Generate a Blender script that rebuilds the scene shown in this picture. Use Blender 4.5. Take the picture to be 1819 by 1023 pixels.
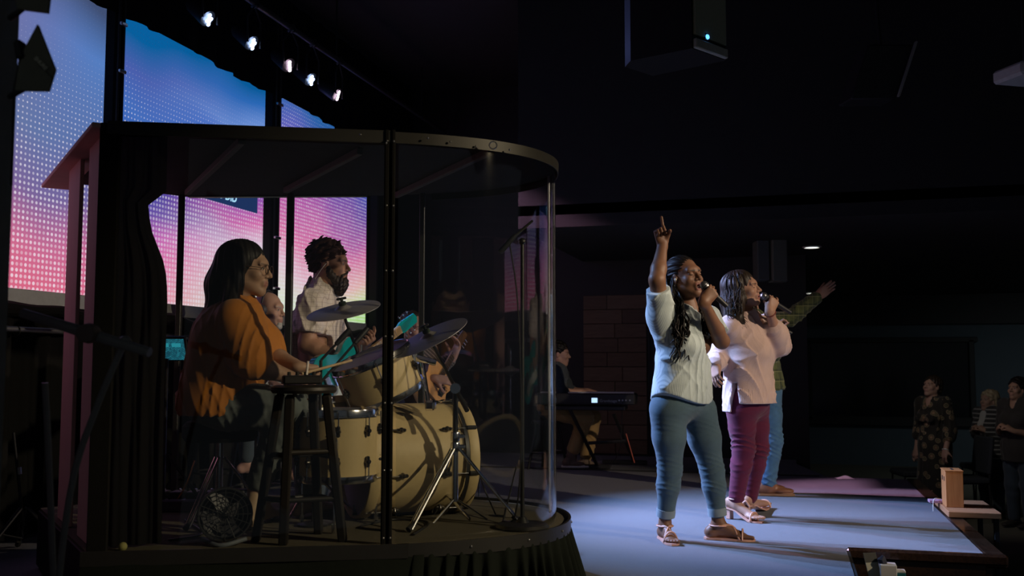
import bpy, math, random
import numpy as np
random.seed(7)
np.random.seed(7)
for o in list(bpy.data.objects):
    bpy.data.objects.remove(o)
SC = bpy.context.scene
COL = SC.collection
PI = math.pi

# ------------------------------------------------------------------ camera
W_PX, H_PX, F_PX = 1819.0, 1023.0, 1768.0
YAW, PITCH = math.radians(15.5), math.radians(4.48)
CAM = np.array([0.0, 0.0, 1.02])
FH = np.array([-math.sin(YAW), math.cos(YAW), 0.0])          # horizontal view direction
RT = np.array([math.cos(YAW), math.sin(YAW), 0.0])           # to the right
UPV = np.array([0.0, 0.0, 1.0])
FW = FH * math.cos(PITCH) + UPV * math.sin(PITCH)
CU = UPV * math.cos(PITCH) - FH * math.sin(PITCH)
cam_d = bpy.data.cameras.new('camera')
cam_o = bpy.data.objects.new('camera', cam_d)
COL.objects.link(cam_o)
cam_o.location = CAM
cam_o.rotation_euler = (math.radians(90) + PITCH, 0, YAW)
cam_d.sensor_width = 36.0
cam_d.lens = F_PX / W_PX * 36.0
cam_d.clip_start = 0.05
cam_d.clip_end = 100
cam_d.dof.use_dof = True
cam_d.dof.focus_distance = 5.6
cam_d.dof.aperture_fstop = 3.2
SC.camera = cam_o

# ------------------------------------------------------------------ world and exposure
wd = bpy.data.worlds.new('world')
SC.world = wd
wd.use_nodes = True
wd.node_tree.nodes['Background'].inputs[0].default_value = (0.8, 0.9, 1.0, 1)
wd.node_tree.nodes['Background'].inputs[1].default_value = 0.032
SC.view_settings.view_transform = 'Standard'
SC.view_settings.look = 'None'
SC.view_settings.exposure = 0.0
SC.view_settings.gamma = 1.0
SC.view_settings.use_curve_mapping = False
try:
    SC.cycles.transparent_max_bounces = 24
    SC.cycles.max_bounces = 8
except Exception:
    pass


def ray(px, py):
    return FW + (px - W_PX / 2) / F_PX * RT - (py - H_PX / 2) / F_PX * CU


def P(px, py, d):
    return CAM + d * ray(px, py)


def G(px, py, z):
    r = ray(px, py)
    return CAM + r * ((z - CAM[2]) / r[2])


def WX(px, py, x):
    r = ray(px, py)
    return CAM + r * ((x - CAM[0]) / r[0])


def WY(px, py, y):
    r = ray(px, py)
    return CAM + r * ((y - CAM[1]) / r[1])


def V(*a):
    return np.array(a, dtype=float)


def nrm(v):
    v = np.asarray(v, dtype=float)
    return v / max(1e-9, np.linalg.norm(v))


def aim(o, loc, target):
    from mathutils import Vector
    o.location = loc
    dv = Vector(tuple(np.asarray(target) - np.asarray(loc)))
    o.rotation_euler = dv.to_track_quat('-Z', 'Y').to_euler()


def spot(name, loc, target, power, color, angle, blend=0.5, radius=0.06):
    l = bpy.data.lights.new(name, 'SPOT')
    l.energy = power
    l.color = color
    l.spot_size = math.radians(angle)
    l.spot_blend = blend
    l.shadow_soft_size = radius
    o = bpy.data.objects.new(name, l)
    COL.objects.link(o)
    aim(o, loc, target)
    return o


# ------------------------------------------------------------------ front light from the house side (hung over the seats, out of frame)
spot('front_spot_lamp', (6.4, 3.0, 4.1), (-0.1, 6.7, 1.0), 1500, (1.0, 0.80, 0.60), 26, 0.6)
spot('front_spot_lamp', (6.2, 6.9, 4.0), (-2.4, 5.2, 1.2), 900, (1.0, 0.80, 0.60), 18, 0.7)
spot('front_spot_lamp', (5.6, 9.2, 3.9), (-1.7, 9.7, 0.7), 700, (1.0, 0.82, 0.62), 16, 0.7)
spot('drum_spot_lamp', (6.1, 2.5, 3.8), (-1.8, 4.6, 0.8), 1250, (1.0, 0.80, 0.50), 24, 0.6)


spot('house_fill', (0.7, 9.9, 2.15), (2.0, 12.0, 0.3), 26, (1.0, 0.90, 0.78), 62, 1.0)  # added fill to brighten the standing audience, no fixture here
spot('house_fill', (4.2, 15.0, 2.2), (4.2, 16.5, -0.7), 34, (0.85, 0.95, 1.0), 150, 1.0)  # added fill to brighten the far wall, unseen source
spot('speaker_edge_fill', (-3.9, 10.3, 3.8), P(1120, 10, 6.3), 160, (0.25, 0.35, 1.0), 10, 0.8)  # added blue light for the hanging loudspeaker's edge, has no fixture


# ------------------------------------------------------------------ materials
MATS = {}


def mat(name, color=(0.5, 0.5, 0.5), rough=0.6, metal=0.0, noise=0.15, nscale=30.0, bump=0.0, bscale=80.0,
        emit=None, estr=0.0, spec=0.4, sheen=0.0, coat=0.0):
    if name in MATS:
        return MATS[name]
    m = bpy.data.materials.new(name)
    m.use_nodes = True
    nt = m.node_tree
    b = nt.nodes['Principled BSDF']
    b.inputs['Roughness'].default_value = rough
    b.inputs['Metallic'].default_value = metal
    b.inputs['Specular IOR Level'].default_value = spec
    if sheen:
        b.inputs['Sheen Weight'].default_value = sheen
    if coat:
        b.inputs['Coat Weight'].default_value = coat
        b.inputs['Coat Roughness'].default_value = 0.1
    tc = nt.nodes.new('ShaderNodeTexCoord')
    nz = nt.nodes.new('ShaderNodeTexNoise')
    nz.inputs['Scale'].default_value = nscale
    nz.inputs['Detail'].default_value = 3
    nt.links.new(tc.outputs['Object'], nz.inputs['Vector'])
    mx = nt.nodes.new('ShaderNodeMix')
    mx.data_type = 'RGBA'
    c = np.array(color)
    mx.inputs['A'].default_value = (*np.clip(c * (1 - noise), 0, 1), 1)
    mx.inputs['B'].default_value = (*np.clip(c * (1 + noise), 0, 1), 1)
    nt.links.new(nz.outputs['Fac'], mx.inputs['Factor'])
    nt.links.new(mx.outputs['Result'], b.inputs['Base Color'])
    if bump:
        n2 = nt.nodes.new('ShaderNodeTexNoise')
        n2.inputs['Scale'].default_value = bscale
        n2.inputs['Detail'].default_value = 2
        nt.links.new(tc.outputs['Object'], n2.inputs['Vector'])
        bp = nt.nodes.new('ShaderNodeBump')
        bp.inputs['Strength'].default_value = bump
        bp.inputs['Distance'].default_value = 0.01
        nt.links.new(n2.outputs['Fac'], bp.inputs['Height'])
        nt.links.new(bp.outputs['Normal'], b.inputs['Normal'])
    if emit is not None:
        b.inputs['Emission Color'].default_value = (*emit, 1)
        b.inputs['Emission Strength'].default_value = estr
    MATS[name] = m
    return m


def nodes_of(m):
    return m.node_tree, m.node_tree.nodes['Principled BSDF']


def mathn(nt, op, a, b=None, c=None):
    n = nt.nodes.new('ShaderNodeMath')
    n.operation = op
    for i, x in enumerate((a, b, c)):
        if x is None:
            continue
        if isinstance(x, (int, float)):
            n.inputs[i].default_value = x
        else:
            nt.links.new(x, n.inputs[i])
    return n.outputs[0]


def mixc(nt, f, a, b, mode='MIX'):
    n = nt.nodes.new('ShaderNodeMix')
    n.data_type = 'RGBA'
    n.blend_type = mode
    for key, x in (('Factor', f), ('A', a), ('B', b)):
        if isinstance(x, (int, float)):
            n.inputs[key].default_value = x
        elif isinstance(x, tuple):
            n.inputs[key].default_value = (*x, 1)
        else:
            nt.links.new(x, n.inputs[key])
    return n.outputs['Result']


def ramp(nt, fac, stops):
    n = nt.nodes.new('ShaderNodeValToRGB')
    el = n.color_ramp.elements
    el[0].position, el[0].color = stops[0][0], (*stops[0][1], 1)
    el[1].position, el[1].color = stops[-1][0], (*stops[-1][1], 1)
    for t, c in stops[1:-1]:
        e = el.new(t)
        e.color = (*c, 1)
    nt.links.new(fac, n.inputs[0])
    return n.outputs[0]


def lin(r, g, b):
    f = lambda u: (u / 255.0 / 12.92) if u / 255.0 < 0.04045 else ((u / 255.0 + 0.055) / 1.055) ** 2.4
    return (f(r), f(g), f(b))


# ------------------------------------------------------------------ mesh builder
class MB:
    def __init__(s):
        s.v, s.f, s.n = [], [], 0

    def add(s, v, f):
        v = np.asarray(v, dtype=float).reshape(-1, 3)
        s.v.append(v)
        o = s.n
        s.f.extend([tuple(int(i) + o for i in q) for q in f])
        s.n += len(v)
        return s

    def box(s, c, size, ax=None, ch=0.0):
        ax = np.eye(3) if ax is None else np.asarray(ax, dtype=float)
        h = np.asarray(size, dtype=float) / 2
        c = np.asarray(c, dtype=float)
        if ch <= 0:
            vs = [(x, y, z) for x in (-1, 1) for y in (-1, 1) for z in (-1, 1)]
            vv = c + (np.array(vs) * h) @ ax
            return s.add(vv, [(0, 1, 3, 2), (4, 6, 7, 5), (0, 4, 5, 1), (2, 3, 7, 6), (0, 2, 6, 4), (1, 5, 7, 3)])
        ch = min(ch, h.min() * 0.9)
        vs, idx = [], {}
        for sx in (-1, 1):
            for sy in (-1, 1):
                for sz in (-1, 1):
                    for a in range(3):
                        q = np.array([sx, sy, sz]) * (h - ch)
                        q[a] = (sx, sy, sz)[a] * h[a]
                        idx[(sx, sy, sz, a)] = len(vs)
                        vs.append(q)
        fs = []
        S = (-1, 1)
        for a in range(3):
            b, d = (a + 1) % 3, (a + 2) % 3
            for sa in S:
                k = []
                for (sb, sd) in ((-1, -1), (1, -1), (1, 1), (-1, 1)):
                    t = [0, 0, 0]
                    t[a], t[b], t[d] = sa, sb, sd
                    k.append(idx[(*t, a)])
                fs.append(tuple(k if sa > 0 else k[::-1]))
            for sb in S:
                for sd in S:
                    t0, t1 = [0] * 3, [0] * 3
                    t0[a], t1[a] = -1, 1
                    t0[b] = t1[b] = sb
                    t0[d] = t1[d] = sd
                    fs.append((idx[(*t0, b)], idx[(*t1, b)], idx[(*t1, d)], idx[(*t0, d)]))
        for sx in S:
            for sy in S:
                for sz in S:
                    fs.append(tuple(idx[(sx, sy, sz, a)] for a in range(3)))
        return s.add(c + np.array(vs) @ ax, fs)

    def frame(s, t):
        t = nrm(t)
        a = V(0, 0, 1) if abs(t[2]) < 0.9 else V(1, 0, 0)
        u = nrm(np.cross(a, t))
        return u, np.cross(t, u), t

    def cyl(s, a, b, r0, r1=None, n=16, cap=True):
        r1 = r0 if r1 is None else r1
        a, b = np.asarray(a, dtype=float), np.asarray(b, dtype=float)
        u, w, t = s.frame(b - a)
        an = np.arange(n) * 2 * PI / n
        ring = np.cos(an)[:, None] * u + np.sin(an)[:, None] * w
        s.add(np.vstack([a + ring * r0, b + ring * r1]), [(i, (i + 1) % n, n + (i + 1) % n, n + i) for i in range(n)])
        if cap:
            s.add(a + ring * r0, [tuple(range(n))[::-1]])
            s.add(b + ring * r1, [tuple(range(n))])
        return s

    def tube(s, path, r, n=8, cap=True, flat=None):
        p = np.asarray(path, dtype=float)
        m = len(p)
        r = np.full(m, r) if np.isscalar(r) else np.asarray(r, dtype=float)
        t = np.gradient(p, axis=0)
        t /= np.maximum(np.linalg.norm(t, axis=1, keepdims=True), 1e-9)
        u, _, _ = s.frame(t[0])
        an = np.arange(n) * 2 * PI / n
        vs = []
        for i in range(m):
            u = nrm(u - t[i] * np.dot(u, t[i]))
            w = np.cross(t[i], u)
            vs.append(p[i] + r[i] * (np.cos(an)[:, None] * u + np.sin(an)[:, None] * w))
        fs = [(i * n + j, i * n + (j + 1) % n, (i + 1) * n + (j + 1) % n, (i + 1) * n + j) for i in range(m - 1) for j in range(n)]
        if cap:
            fs += [tuple(range(n))[::-1], tuple((m - 1) * n + j for j in range(n))]
        return s.add(np.vstack(vs), fs)

    def lathe(s, prof, o, axis, n=32):
        o = np.asarray(o, dtype=float)
        u, w, t = s.frame(axis)
        an = np.arange(n) * 2 * PI / n
        ring = np.cos(an)[:, None] * u + np.sin(an)[:, None] * w
        vs = np.vstack([o + t * h + ring * max(r, 1e-5) for r, h in prof])
        m = len(prof)
        fs = [(i * n + j, i * n + (j + 1) % n, (i + 1) * n + (j + 1) % n, (i + 1) * n + j) for i in range(m - 1) for j in range(n)]
        return s.add(vs, fs)

    def torus(s, c, axis, R, r, n=32, k=8):
        prof = [(R + r * math.cos(a), r * math.sin(a)) for a in np.linspace(0, 2 * PI, k + 1)]
        return s.lathe(prof, c, axis, n)

    def ball(s, c, r, ax=None, n=16, m=10):
        ax = np.eye(3) if ax is None else np.asarray(ax, dtype=float)
        r = np.array([r] * 3) if np.isscalar(r) else np.asarray(r, dtype=float)
        vs = []
        for i in range(m + 1):
            th = PI * i / m
            for j in range(n):
                ph = 2 * PI * j / n
                vs.append((math.sin(th) * math.cos(ph), math.sin(th) * math.sin(ph), math.cos(th)))
        vv = np.asarray(c) + (np.array(vs) * r) @ ax
        return s.add(vv, [(i * n + j, i * n + (j + 1) % n, (i + 1) * n + (j + 1) % n, (i + 1) * n + j) for i in range(m) for j in range(n)][::-1])

    def prism(s, poly, o, ux, uy, uz, th):
        poly = np.asarray(poly, dtype=float)
        o, ux, uy, uz = [np.asarray(q, dtype=float) for q in (o, ux, uy, uz)]
        n = len(poly)
        base = o + poly[:, :1] * ux + poly[:, 1:2] * uy
        top = base + uz * th
        s.add(base, [tuple(range(n))[::-1]])
        s.add(top, [tuple(range(n))])
        return s.add(np.vstack([base, top]), [(i, (i + 1) % n, n + (i + 1) % n, n + i) for i in range(n)])

    def grid(s, pts):
        a, b = pts.shape[:2]
        return s.add(pts.reshape(-1, 3), [(i * b + j, i * b + j + 1, (i + 1) * b + j + 1, (i + 1) * b + j) for i in range(a - 1) for j in range(b - 1)])

    def build(s, name, m, parent=None, smooth=35):
        return mesh_obj(name, np.vstack(s.v), s.f, m, parent, smooth)


def wloc(o):
    l = np.zeros(3)
    while o is not None:
        l = l + np.array(o.location)
        o = o.parent
    return l


def mesh_obj(name, v, f, m, parent=None, smooth=35):
    v = np.asarray(v, dtype=float)
    if parent is not None:
        v = v - wloc(parent)
    else:
        pass
    me = bpy.data.meshes.new(name)
    me.from_pydata(v.tolist() if isinstance(v, np.ndarray) else v, [], f)
    if smooth:
        me.polygons.foreach_set('use_smooth', [True] * len(me.polygons))
        if smooth < 180:
            me.set_sharp_from_angle(angle=math.radians(smooth))
    me.update()
    o = bpy.data.objects.new(name, me)
    if m is not None:
        me.materials.append(m if not isinstance(m, str) else MATS[m])
    COL.objects.link(o)
    if parent is not None:
        o.parent = parent
    return o


def recenter(o):
    """put the origin of a one-mesh thing at its base centre"""
    n = len(o.data.vertices)
    a = np.zeros(n * 3)
    o.data.vertices.foreach_get('co', a)
    a = a.reshape(-1, 3)
    c = (a.min(0) + a.max(0)) / 2
    c[2] = a[:, 2].min()
    o.data.vertices.foreach_set('co', (a - c).ravel())
    o.location = c
    return o


def tag(o, label=None, cat=None, group=None, kind=None):
    if label:
        o['label'] = label
    if cat:
        o['category'] = cat
    if group:
        o['group'] = group
    if kind:
        o['kind'] = kind
    return o


def thing(name, label, cat, loc=(0, 0, 0), group=None):
    o = bpy.data.objects.new(name, None)
    COL.objects.link(o)
    o.location = tuple(float(x) for x in loc)
    o.empty_display_size = 0.1
    return tag(o, label, cat, group)


def struct(name, mb, m, parent=None, smooth=35):
    o = mb.build(name, m, parent, smooth)
    if parent is None:
        o['kind'] = 'structure'
    return o


def copy_tree(o, parent=None):
    c = o.copy()
    COL.objects.link(c)
    c.parent = parent
    for ch in list(o.children):
        copy_tree(ch, c)
    return c


def text_mesh(name, body, m, parent, org, ux, uy, size, depth=0.0008, align='LEFT', bold=0.0):
    cu = bpy.data.curves.new(name, 'FONT')
    cu.body = body
    cu.size = size
    cu.align_x = align
    cu.extrude = depth
    cu.offset = bold
    cu.resolution_u = 3
    to = bpy.data.objects.new(name, cu)
    COL.objects.link(to)
    dg = bpy.context.evaluated_depsgraph_get()
    me0 = to.evaluated_get(dg).to_mesh()
    v = np.array([list(q.co) for q in me0.vertices]).reshape(-1, 3)
    f = [tuple(p.vertices) for p in me0.polygons]
    bpy.data.objects.remove(to)
    ux, uy = nrm(ux), nrm(uy)
    uz = np.cross(ux, uy)
    vv = np.asarray(org) + v[:, :1] * ux + v[:, 1:2] * uy + v[:, 2:3] * uz
    return mesh_obj(name, vv, f, m, parent, 0)


def bez(pts, n=24):
    """Catmull-Rom through points"""
    p = np.asarray(pts, dtype=float)
    p = np.vstack([2 * p[0] - p[1], p, 2 * p[-1] - p[-2]])
    out = []
    k = len(p) - 3
    for i in range(k):
        for t in np.linspace(0, 1, max(2, n // k), endpoint=(i == k - 1)):
            a, b, c, d = p[i:i + 4]
            out.append(0.5 * ((2 * b) + (c - a) * t + (2 * a - 5 * b + 4 * c - d) * t * t + (3 * b - a - 3 * c + d) * t ** 3))
    return np.array(out)
# =================================================================== base materials
mat('black_paint', (0.025, 0.025, 0.024), 0.6, nscale=12)
mat('black_ceiling', (0.024, 0.024, 0.0235), 0.9, nscale=8, bump=0.05, bscale=60)
mat('black_cloth', (0.009, 0.009, 0.0095), 0.95, nscale=40, bump=0.2, bscale=300, spec=0.1)
mat('matte_black', (0.008, 0.008, 0.0085), 0.85, nscale=20, spec=0.1)
mat('black_metal', (0.02, 0.02, 0.021), 0.4, nscale=20, spec=0.5)
mat('black_plastic', (0.02, 0.02, 0.022), 0.45, nscale=20)
mat('chrome', (0.72, 0.72, 0.74), 0.16, 1.0, noise=0.05)
mat('brushed_steel', (0.5, 0.5, 0.52), 0.35, 1.0, noise=0.1)
mat('brass_cymbal', (0.42, 0.39, 0.40), 0.45, 0.45, noise=0.1, nscale=60)
mat('carpet', (0.19, 0.195, 0.215), 0.95, noise=0.25, nscale=220, bump=0.5, bscale=500, spec=0.1)
mat('dark_carpet', (0.17, 0.165, 0.13), 0.95, noise=0.25, nscale=180, bump=0.5, bscale=400, spec=0.1)
mat('wall_blue_grey', (0.10, 0.13, 0.15), 0.8, noise=0.08, nscale=4)
mat('white_wall', (0.75, 0.70, 0.68), 0.8, noise=0.05, nscale=6)
mat('glass_black', (0.012, 0.012, 0.014), 0.15, nscale=3)
mat('white_paper', (0.8, 0.8, 0.76), 0.7, noise=0.04)


def wood(name, c0, c1, scale=(3, 40, 40), rough=0.45, coat=0.0):
    m = mat(name, c0, rough, noise=0.0, coat=coat)
    nt, b = nodes_of(m)
    tc = nt.nodes.new('ShaderNodeTexCoord')
    mp = nt.nodes.new('ShaderNodeMapping')
    mp.inputs['Scale'].default_value = scale
    nt.links.new(tc.outputs['Object'], mp.inputs[0])
    nz = nt.nodes.new('ShaderNodeTexNoise')
    nz.inputs['Scale'].default_value = 1.6
    nz.inputs['Detail'].default_value = 5
    nz.inputs['Distortion'].default_value = 0.6
    nt.links.new(mp.outputs[0], nz.inputs['Vector'])
    c = ramp(nt, nz.outputs['Fac'], [(0.3, c0), (0.7, c1)])
    nt.links.new(c, b.inputs['Base Color'])
    return m


wood('dark_wood', (0.022, 0.012, 0.008), (0.042, 0.022, 0.013), (40, 3, 40), 0.22, 0.4)
wood('box_wood', (0.50, 0.19, 0.06), (0.62, 0.27, 0.09), (40, 40, 4), 0.45)
wood('table_wood', (0.36, 0.16, 0.07), (0.48, 0.24, 0.11), (4, 40, 40), 0.5)

# =================================================================== stage, floor, walls, ceiling
s_front = 1.0
far_c = G(1600, 851, 0.0)
notch_y = G(1600, 979, 0.0)[1]
notch_x = G(1503, 975, 0.0)[0]
Yf = far_c[1]
back_pts = [G(1470, 848, 0.0), G(1415, 824, 0.0)]
mb = MB()
poly = [(-4.9, 1.6), (notch_x, 1.6), (notch_x, notch_y), (s_front, notch_y), (s_front, Yf), (back_pts[0][0], Yf + 0.02),
        (back_pts[1][0], back_pts[1][1]), (back_pts[1][0], 11.4), (-4.9, 11.4)]
mb.prism(poly, (0, 0, -0.7), (1, 0, 0), (0, 1, 0), (0, 0, 1), 0.7)
struct('stage', mb, 'carpet', smooth=0)
# timber edging of the stage
mb = MB().box((s_front + 0.055, (notch_y + Yf) / 2, -0.03), (0.11, Yf - notch_y + 0.06, 0.07), ch=0.012)
mb.box((s_front + 0.02, (notch_y + Yf) / 2, -0.38), (0.03, Yf - notch_y, 0.64))
struct('trim_1', mb, 'dark_wood')
mb = MB().box(((notch_x + s_front + 0.11) / 2, notch_y - 0.02, -0.02), (s_front + 0.11 - notch_x, 0.05, 0.06), ch=0.012)
mb.box(((notch_x + s_front) / 2, notch_y - 0.006, -0.37), (s_front - notch_x, 0.02, 0.66))
struct('trim_2', mb, 'dark_wood')
mb = MB().box((notch_x + 0.008, (1.6 + notch_y) / 2, -0.35), (0.02, notch_y - 1.6, 0.69))
struct('trim_3', mb, 'black_paint')
mb = MB().box((-1.6, Yf + 0.03, 0.004), (3.7, 0.05, 0.01), ch=0.003)
struct('trim_4', mb, 'black_paint')

fl = MB().box((3.5, 10, -0.75), (17, 24, 0.1))
floor = struct('floor', fl, 'dark_carpet', smooth=0)
tile_me = None
for i in range(6):
    for j in range(13):
        mbt = MB().box((1.45 + i * 0.6, 6.2 + j * 0.6, -0.698), (0.592, 0.592, 0.012), ch=0.004)
        if tile_me is None:
            t0 = mbt.build('carpet_tile', 'dark_carpet', floor)
            t0.data.transform(__import__('mathutils').Matrix.Translation((-1.45, -6.2, 0.698)))
            t0.location = (1.45, 6.2, -0.698)
            tile_me = t0
        else:
            t = tile_me.copy()
            COL.objects.link(t)
            t.location = (1.45 + i * 0.6, 6.2 + j * 0.6, -0.698)

struct('wall_back', MB().box((-4.85, 6.5, 1.9), (0.2, 12, 5.2)), 'black_paint', smooth=0)
struct('wall_far', MB().box((-2.45, 11.5, 1.9), (5.3, 0.2, 5.2)), 'black_paint', smooth=0)
struct('wall_house', MB().box((5.2, 18.6, 0.7), (14, 0.2, 2.9)), 'wall_blue_grey', smooth=0)
struct('ceiling', MB().box((3, 9, 4.5), (16, 20, 0.2)), 'black_ceiling', smooth=0)
struct('ceiling_low', MB().box((5.2, 13.6, 2.34), (15.0, 10.2, 0.2)).box((5.2, 8.55, 3.4), (15.0, 0.1, 2.1)), 'black_ceiling', smooth=0)
# header above the far wall
struct('trim_5', MB().box((5.2, 18.42, 2.0), (14, 0.16, 0.52)), 'black_paint', smooth=0)
# dark wide window in the far wall
wa, wb = WY(1436, 605, 18.45), WY(1730, 750, 18.45)
w1 = struct('window_1', MB().box(((wa[0] + wb[0]) / 2, 18.49, (wa[2] + wb[2]) / 2), (wb[0] - wa[0], 0.04, wa[2] - wb[2])), 'glass_black', smooth=0)
mb = MB()
for (cx, cz, sx, sz) in (((wa[0] + wb[0]) / 2, wa[2], wb[0] - wa[0] + 0.2, 0.09), ((wa[0] + wb[0]) / 2, wb[2], wb[0] - wa[0] + 0.2, 0.16),
                         (wa[0], (wa[2] + wb[2]) / 2, 0.09, wa[2] - wb[2]), (wb[0], (wa[2] + wb[2]) / 2, 0.09, wa[2] - wb[2])):
    mb.box((cx, 18.46, cz), (sx, 0.1, sz), ch=0.01)
mb.build('window_frame', 'black_paint', w1)

# foreground post at the left edge of the view
pe = P(19, 500, 2.63)
struct('wall_left', MB().box(pe + RT * -0.45 - FH * 0.08 + V(0, 0, 0.6), (0.9, 0.16, 4.6), (RT, FH, UPV), ch=0.01), mat('grey_post', (0.22, 0.235, 0.23), 0.8), smooth=0)

# wood feature panel behind the keyboard: every board is its own piece
pa, pb = WY(1036, 528, 11.36), WY(1150, 700, 11.36)
wp = thing('wood_wall_panel', 'dim panel of staggered brown boards on the dark wall behind the keyboard', 'wall panel', ((pa[0] + pb[0]) / 2, 11.36, 0.0))
MB().box(((pa[0] + pb[0]) / 2, 11.385, 1.0), (pb[0] - pa[0] + 0.06, 0.03, 2.0)).build('backing', 'black_paint', wp)
bm_ = [wood('board_a', (0.10, 0.062, 0.036), (0.14, 0.09, 0.052), (4, 30, 30), 0.6), wood('board_b', (0.08, 0.05, 0.03), (0.11, 0.07, 0.042), (4, 30, 30), 0.6),
       wood('board_c', (0.13, 0.085, 0.05), (0.17, 0.11, 0.066), (4, 30, 30), 0.6)]
z, row = 0.02, 0
ptop = pa[2]
while z < ptop - 0.05:
    hgt = 0.165
    x = pa[0]
    split = [0.5, 0.62, 0.38, 0.55][row % 4]
    for (u0, u1) in ((0, split), (split, 1)):
        xa, xb = pa[0] + u0 * (pb[0] - pa[0]), pa[0] + u1 * (pb[0] - pa[0])
        MB().box(((xa + xb) / 2, 11.36, z + hgt / 2), (xb - xa - 0.006, 0.02 + 0.012 * random.random(), hgt - 0.006), ch=0.003).build('board', bm_[random.choice((0, 0, 1, 1, 2))], wp)
    z += hgt
    row += 1

# =================================================================== LED screens
XW = -4.5


def ypx(px, x=XW):
    return WX(px, 500, x)[1]


def screen_mat(name, left, right, y0, y1, dots, right2=None):
    m = bpy.data.materials.new(name)
    m.use_nodes = True
    nt = m.node_tree
    nt.nodes.remove(nt.nodes['Principled BSDF'])
    out = nt.nodes['Material Output']
    geo = nt.nodes.new('ShaderNodeNewGeometry')
    sep = nt.nodes.new('ShaderNodeSeparateXYZ')
    nt.links.new(geo.outputs['Position'], sep.inputs[0])
    Y, Z = sep.outputs[1], sep.outputs[2]
    # soft wobble of the picture content
    nz = nt.nodes.new('ShaderNodeTexNoise')
    nz.inputs['Scale'].default_value = 0.9
    nz.inputs['Detail'].default_value = 1
    nt.links.new(geo.outputs['Position'], nz.inputs['Vector'])
    wob = mathn(nt, 'MULTIPLY', mathn(nt, 'SUBTRACT', nz.outputs['Fac'], 0.5), 0.30)
    t = mathn(nt, 'ADD', mathn(nt, 'DIVIDE', mathn(nt, 'SUBTRACT', Z, 1.49), 2.01), wob)
    u = mathn(nt, 'ADD', mathn(nt, 'DIVIDE', mathn(nt, 'SUBTRACT', Y, y0), y1 - y0), wob)
    cl = ramp(nt, t, left)
    cr = ramp(nt, t, right)
    us = nt.nodes.new('ShaderNodeMapRange')
    us.interpolation_type = 'SMOOTHSTEP'
    nt.links.new(u, us.inputs[0])
    col = mixc(nt, us.outputs[0], cl, cr)
    # dot raster
    SP = 0.036
    fy = mathn(nt, 'SUBTRACT', mathn(nt, 'FRACT', mathn(nt, 'DIVIDE', Y, SP)), 0.5)
    fz = mathn(nt, 'SUBTRACT', mathn(nt, 'FRACT', mathn(nt, 'DIVIDE', Z, SP)), 0.5)
    r = mathn(nt, 'SQRT', mathn(nt, 'ADD', mathn(nt, 'MULTIPLY', fy, fy), mathn(nt, 'MULTIPLY', fz, fz)))
    # dot radius and strength follow height
    dsz = nt.nodes.new('ShaderNodeValToRGB')
    el = dsz.color_ramp.elements
    el[0].position, el[0].color = dots[0][0], (dots[0][1],) * 3 + (1,)
    el[1].position, el[1].color = dots[-1][0], (dots[-1][1],) * 3 + (1,)
    for p_, v_ in dots[1:-1]:
        e = el.new(p_)
        e.color = (v_,) * 3 + (1,)
    nt.links.new(t, dsz.inputs[0])
    cell = nt.nodes.new('ShaderNodeTexWhiteNoise')
    cell.noise_dimensions = '2D'
    cv = nt.nodes.new('ShaderNodeCombineXYZ')
    nt.links.new(mathn(nt, 'FLOOR', mathn(nt, 'DIVIDE', Y, SP)), cv.inputs[0])
    nt.links.new(mathn(nt, 'FLOOR', mathn(nt, 'DIVIDE', Z, SP)), cv.inputs[1])
    nt.links.new(cv.outputs[0], cell.inputs['Vector'])
    rad = mathn(nt, 'MULTIPLY', dsz.outputs[0], 0.46)
    k = nt.nodes.new('ShaderNodeMapRange')
    k.interpolation_type = 'SMOOTHSTEP'
    nt.links.new(mathn(nt, 'SUBTRACT', rad, r), k.inputs[0])
    k.inputs[1].default_value = -0.08
    k.inputs[2].default_value = 0.10
    on = mathn(nt, 'MULTIPLY', k.outputs[0], mathn(nt, 'ADD', 0.45, mathn(nt, 'MULTIPLY', cell.outputs[0], 0.55)))
    light = mixc(nt, 0.62, col, (0.85, 0.80, 0.88))
    c2 = mixc(nt, on, col, light)
    em = nt.nodes.new('ShaderNodeEmission')
    nt.links.new(c2, em.inputs[0])
    em.inputs[1].default_value = 1.08
    gl = nt.nodes.new('ShaderNodeBsdfDiffuse')
    gl.inputs[0].default_value = (0.03, 0.03, 0.03, 1)
    ad = nt.nodes.new('ShaderNodeAddShader')
    nt.links.new(em.outputs[0], ad.inputs[0])
    nt.links.new(gl.outputs[0], ad.inputs[1])
    nt.links.new(ad.outputs[0], out.inputs[0])
    MATS[name] = m
    return m


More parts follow.
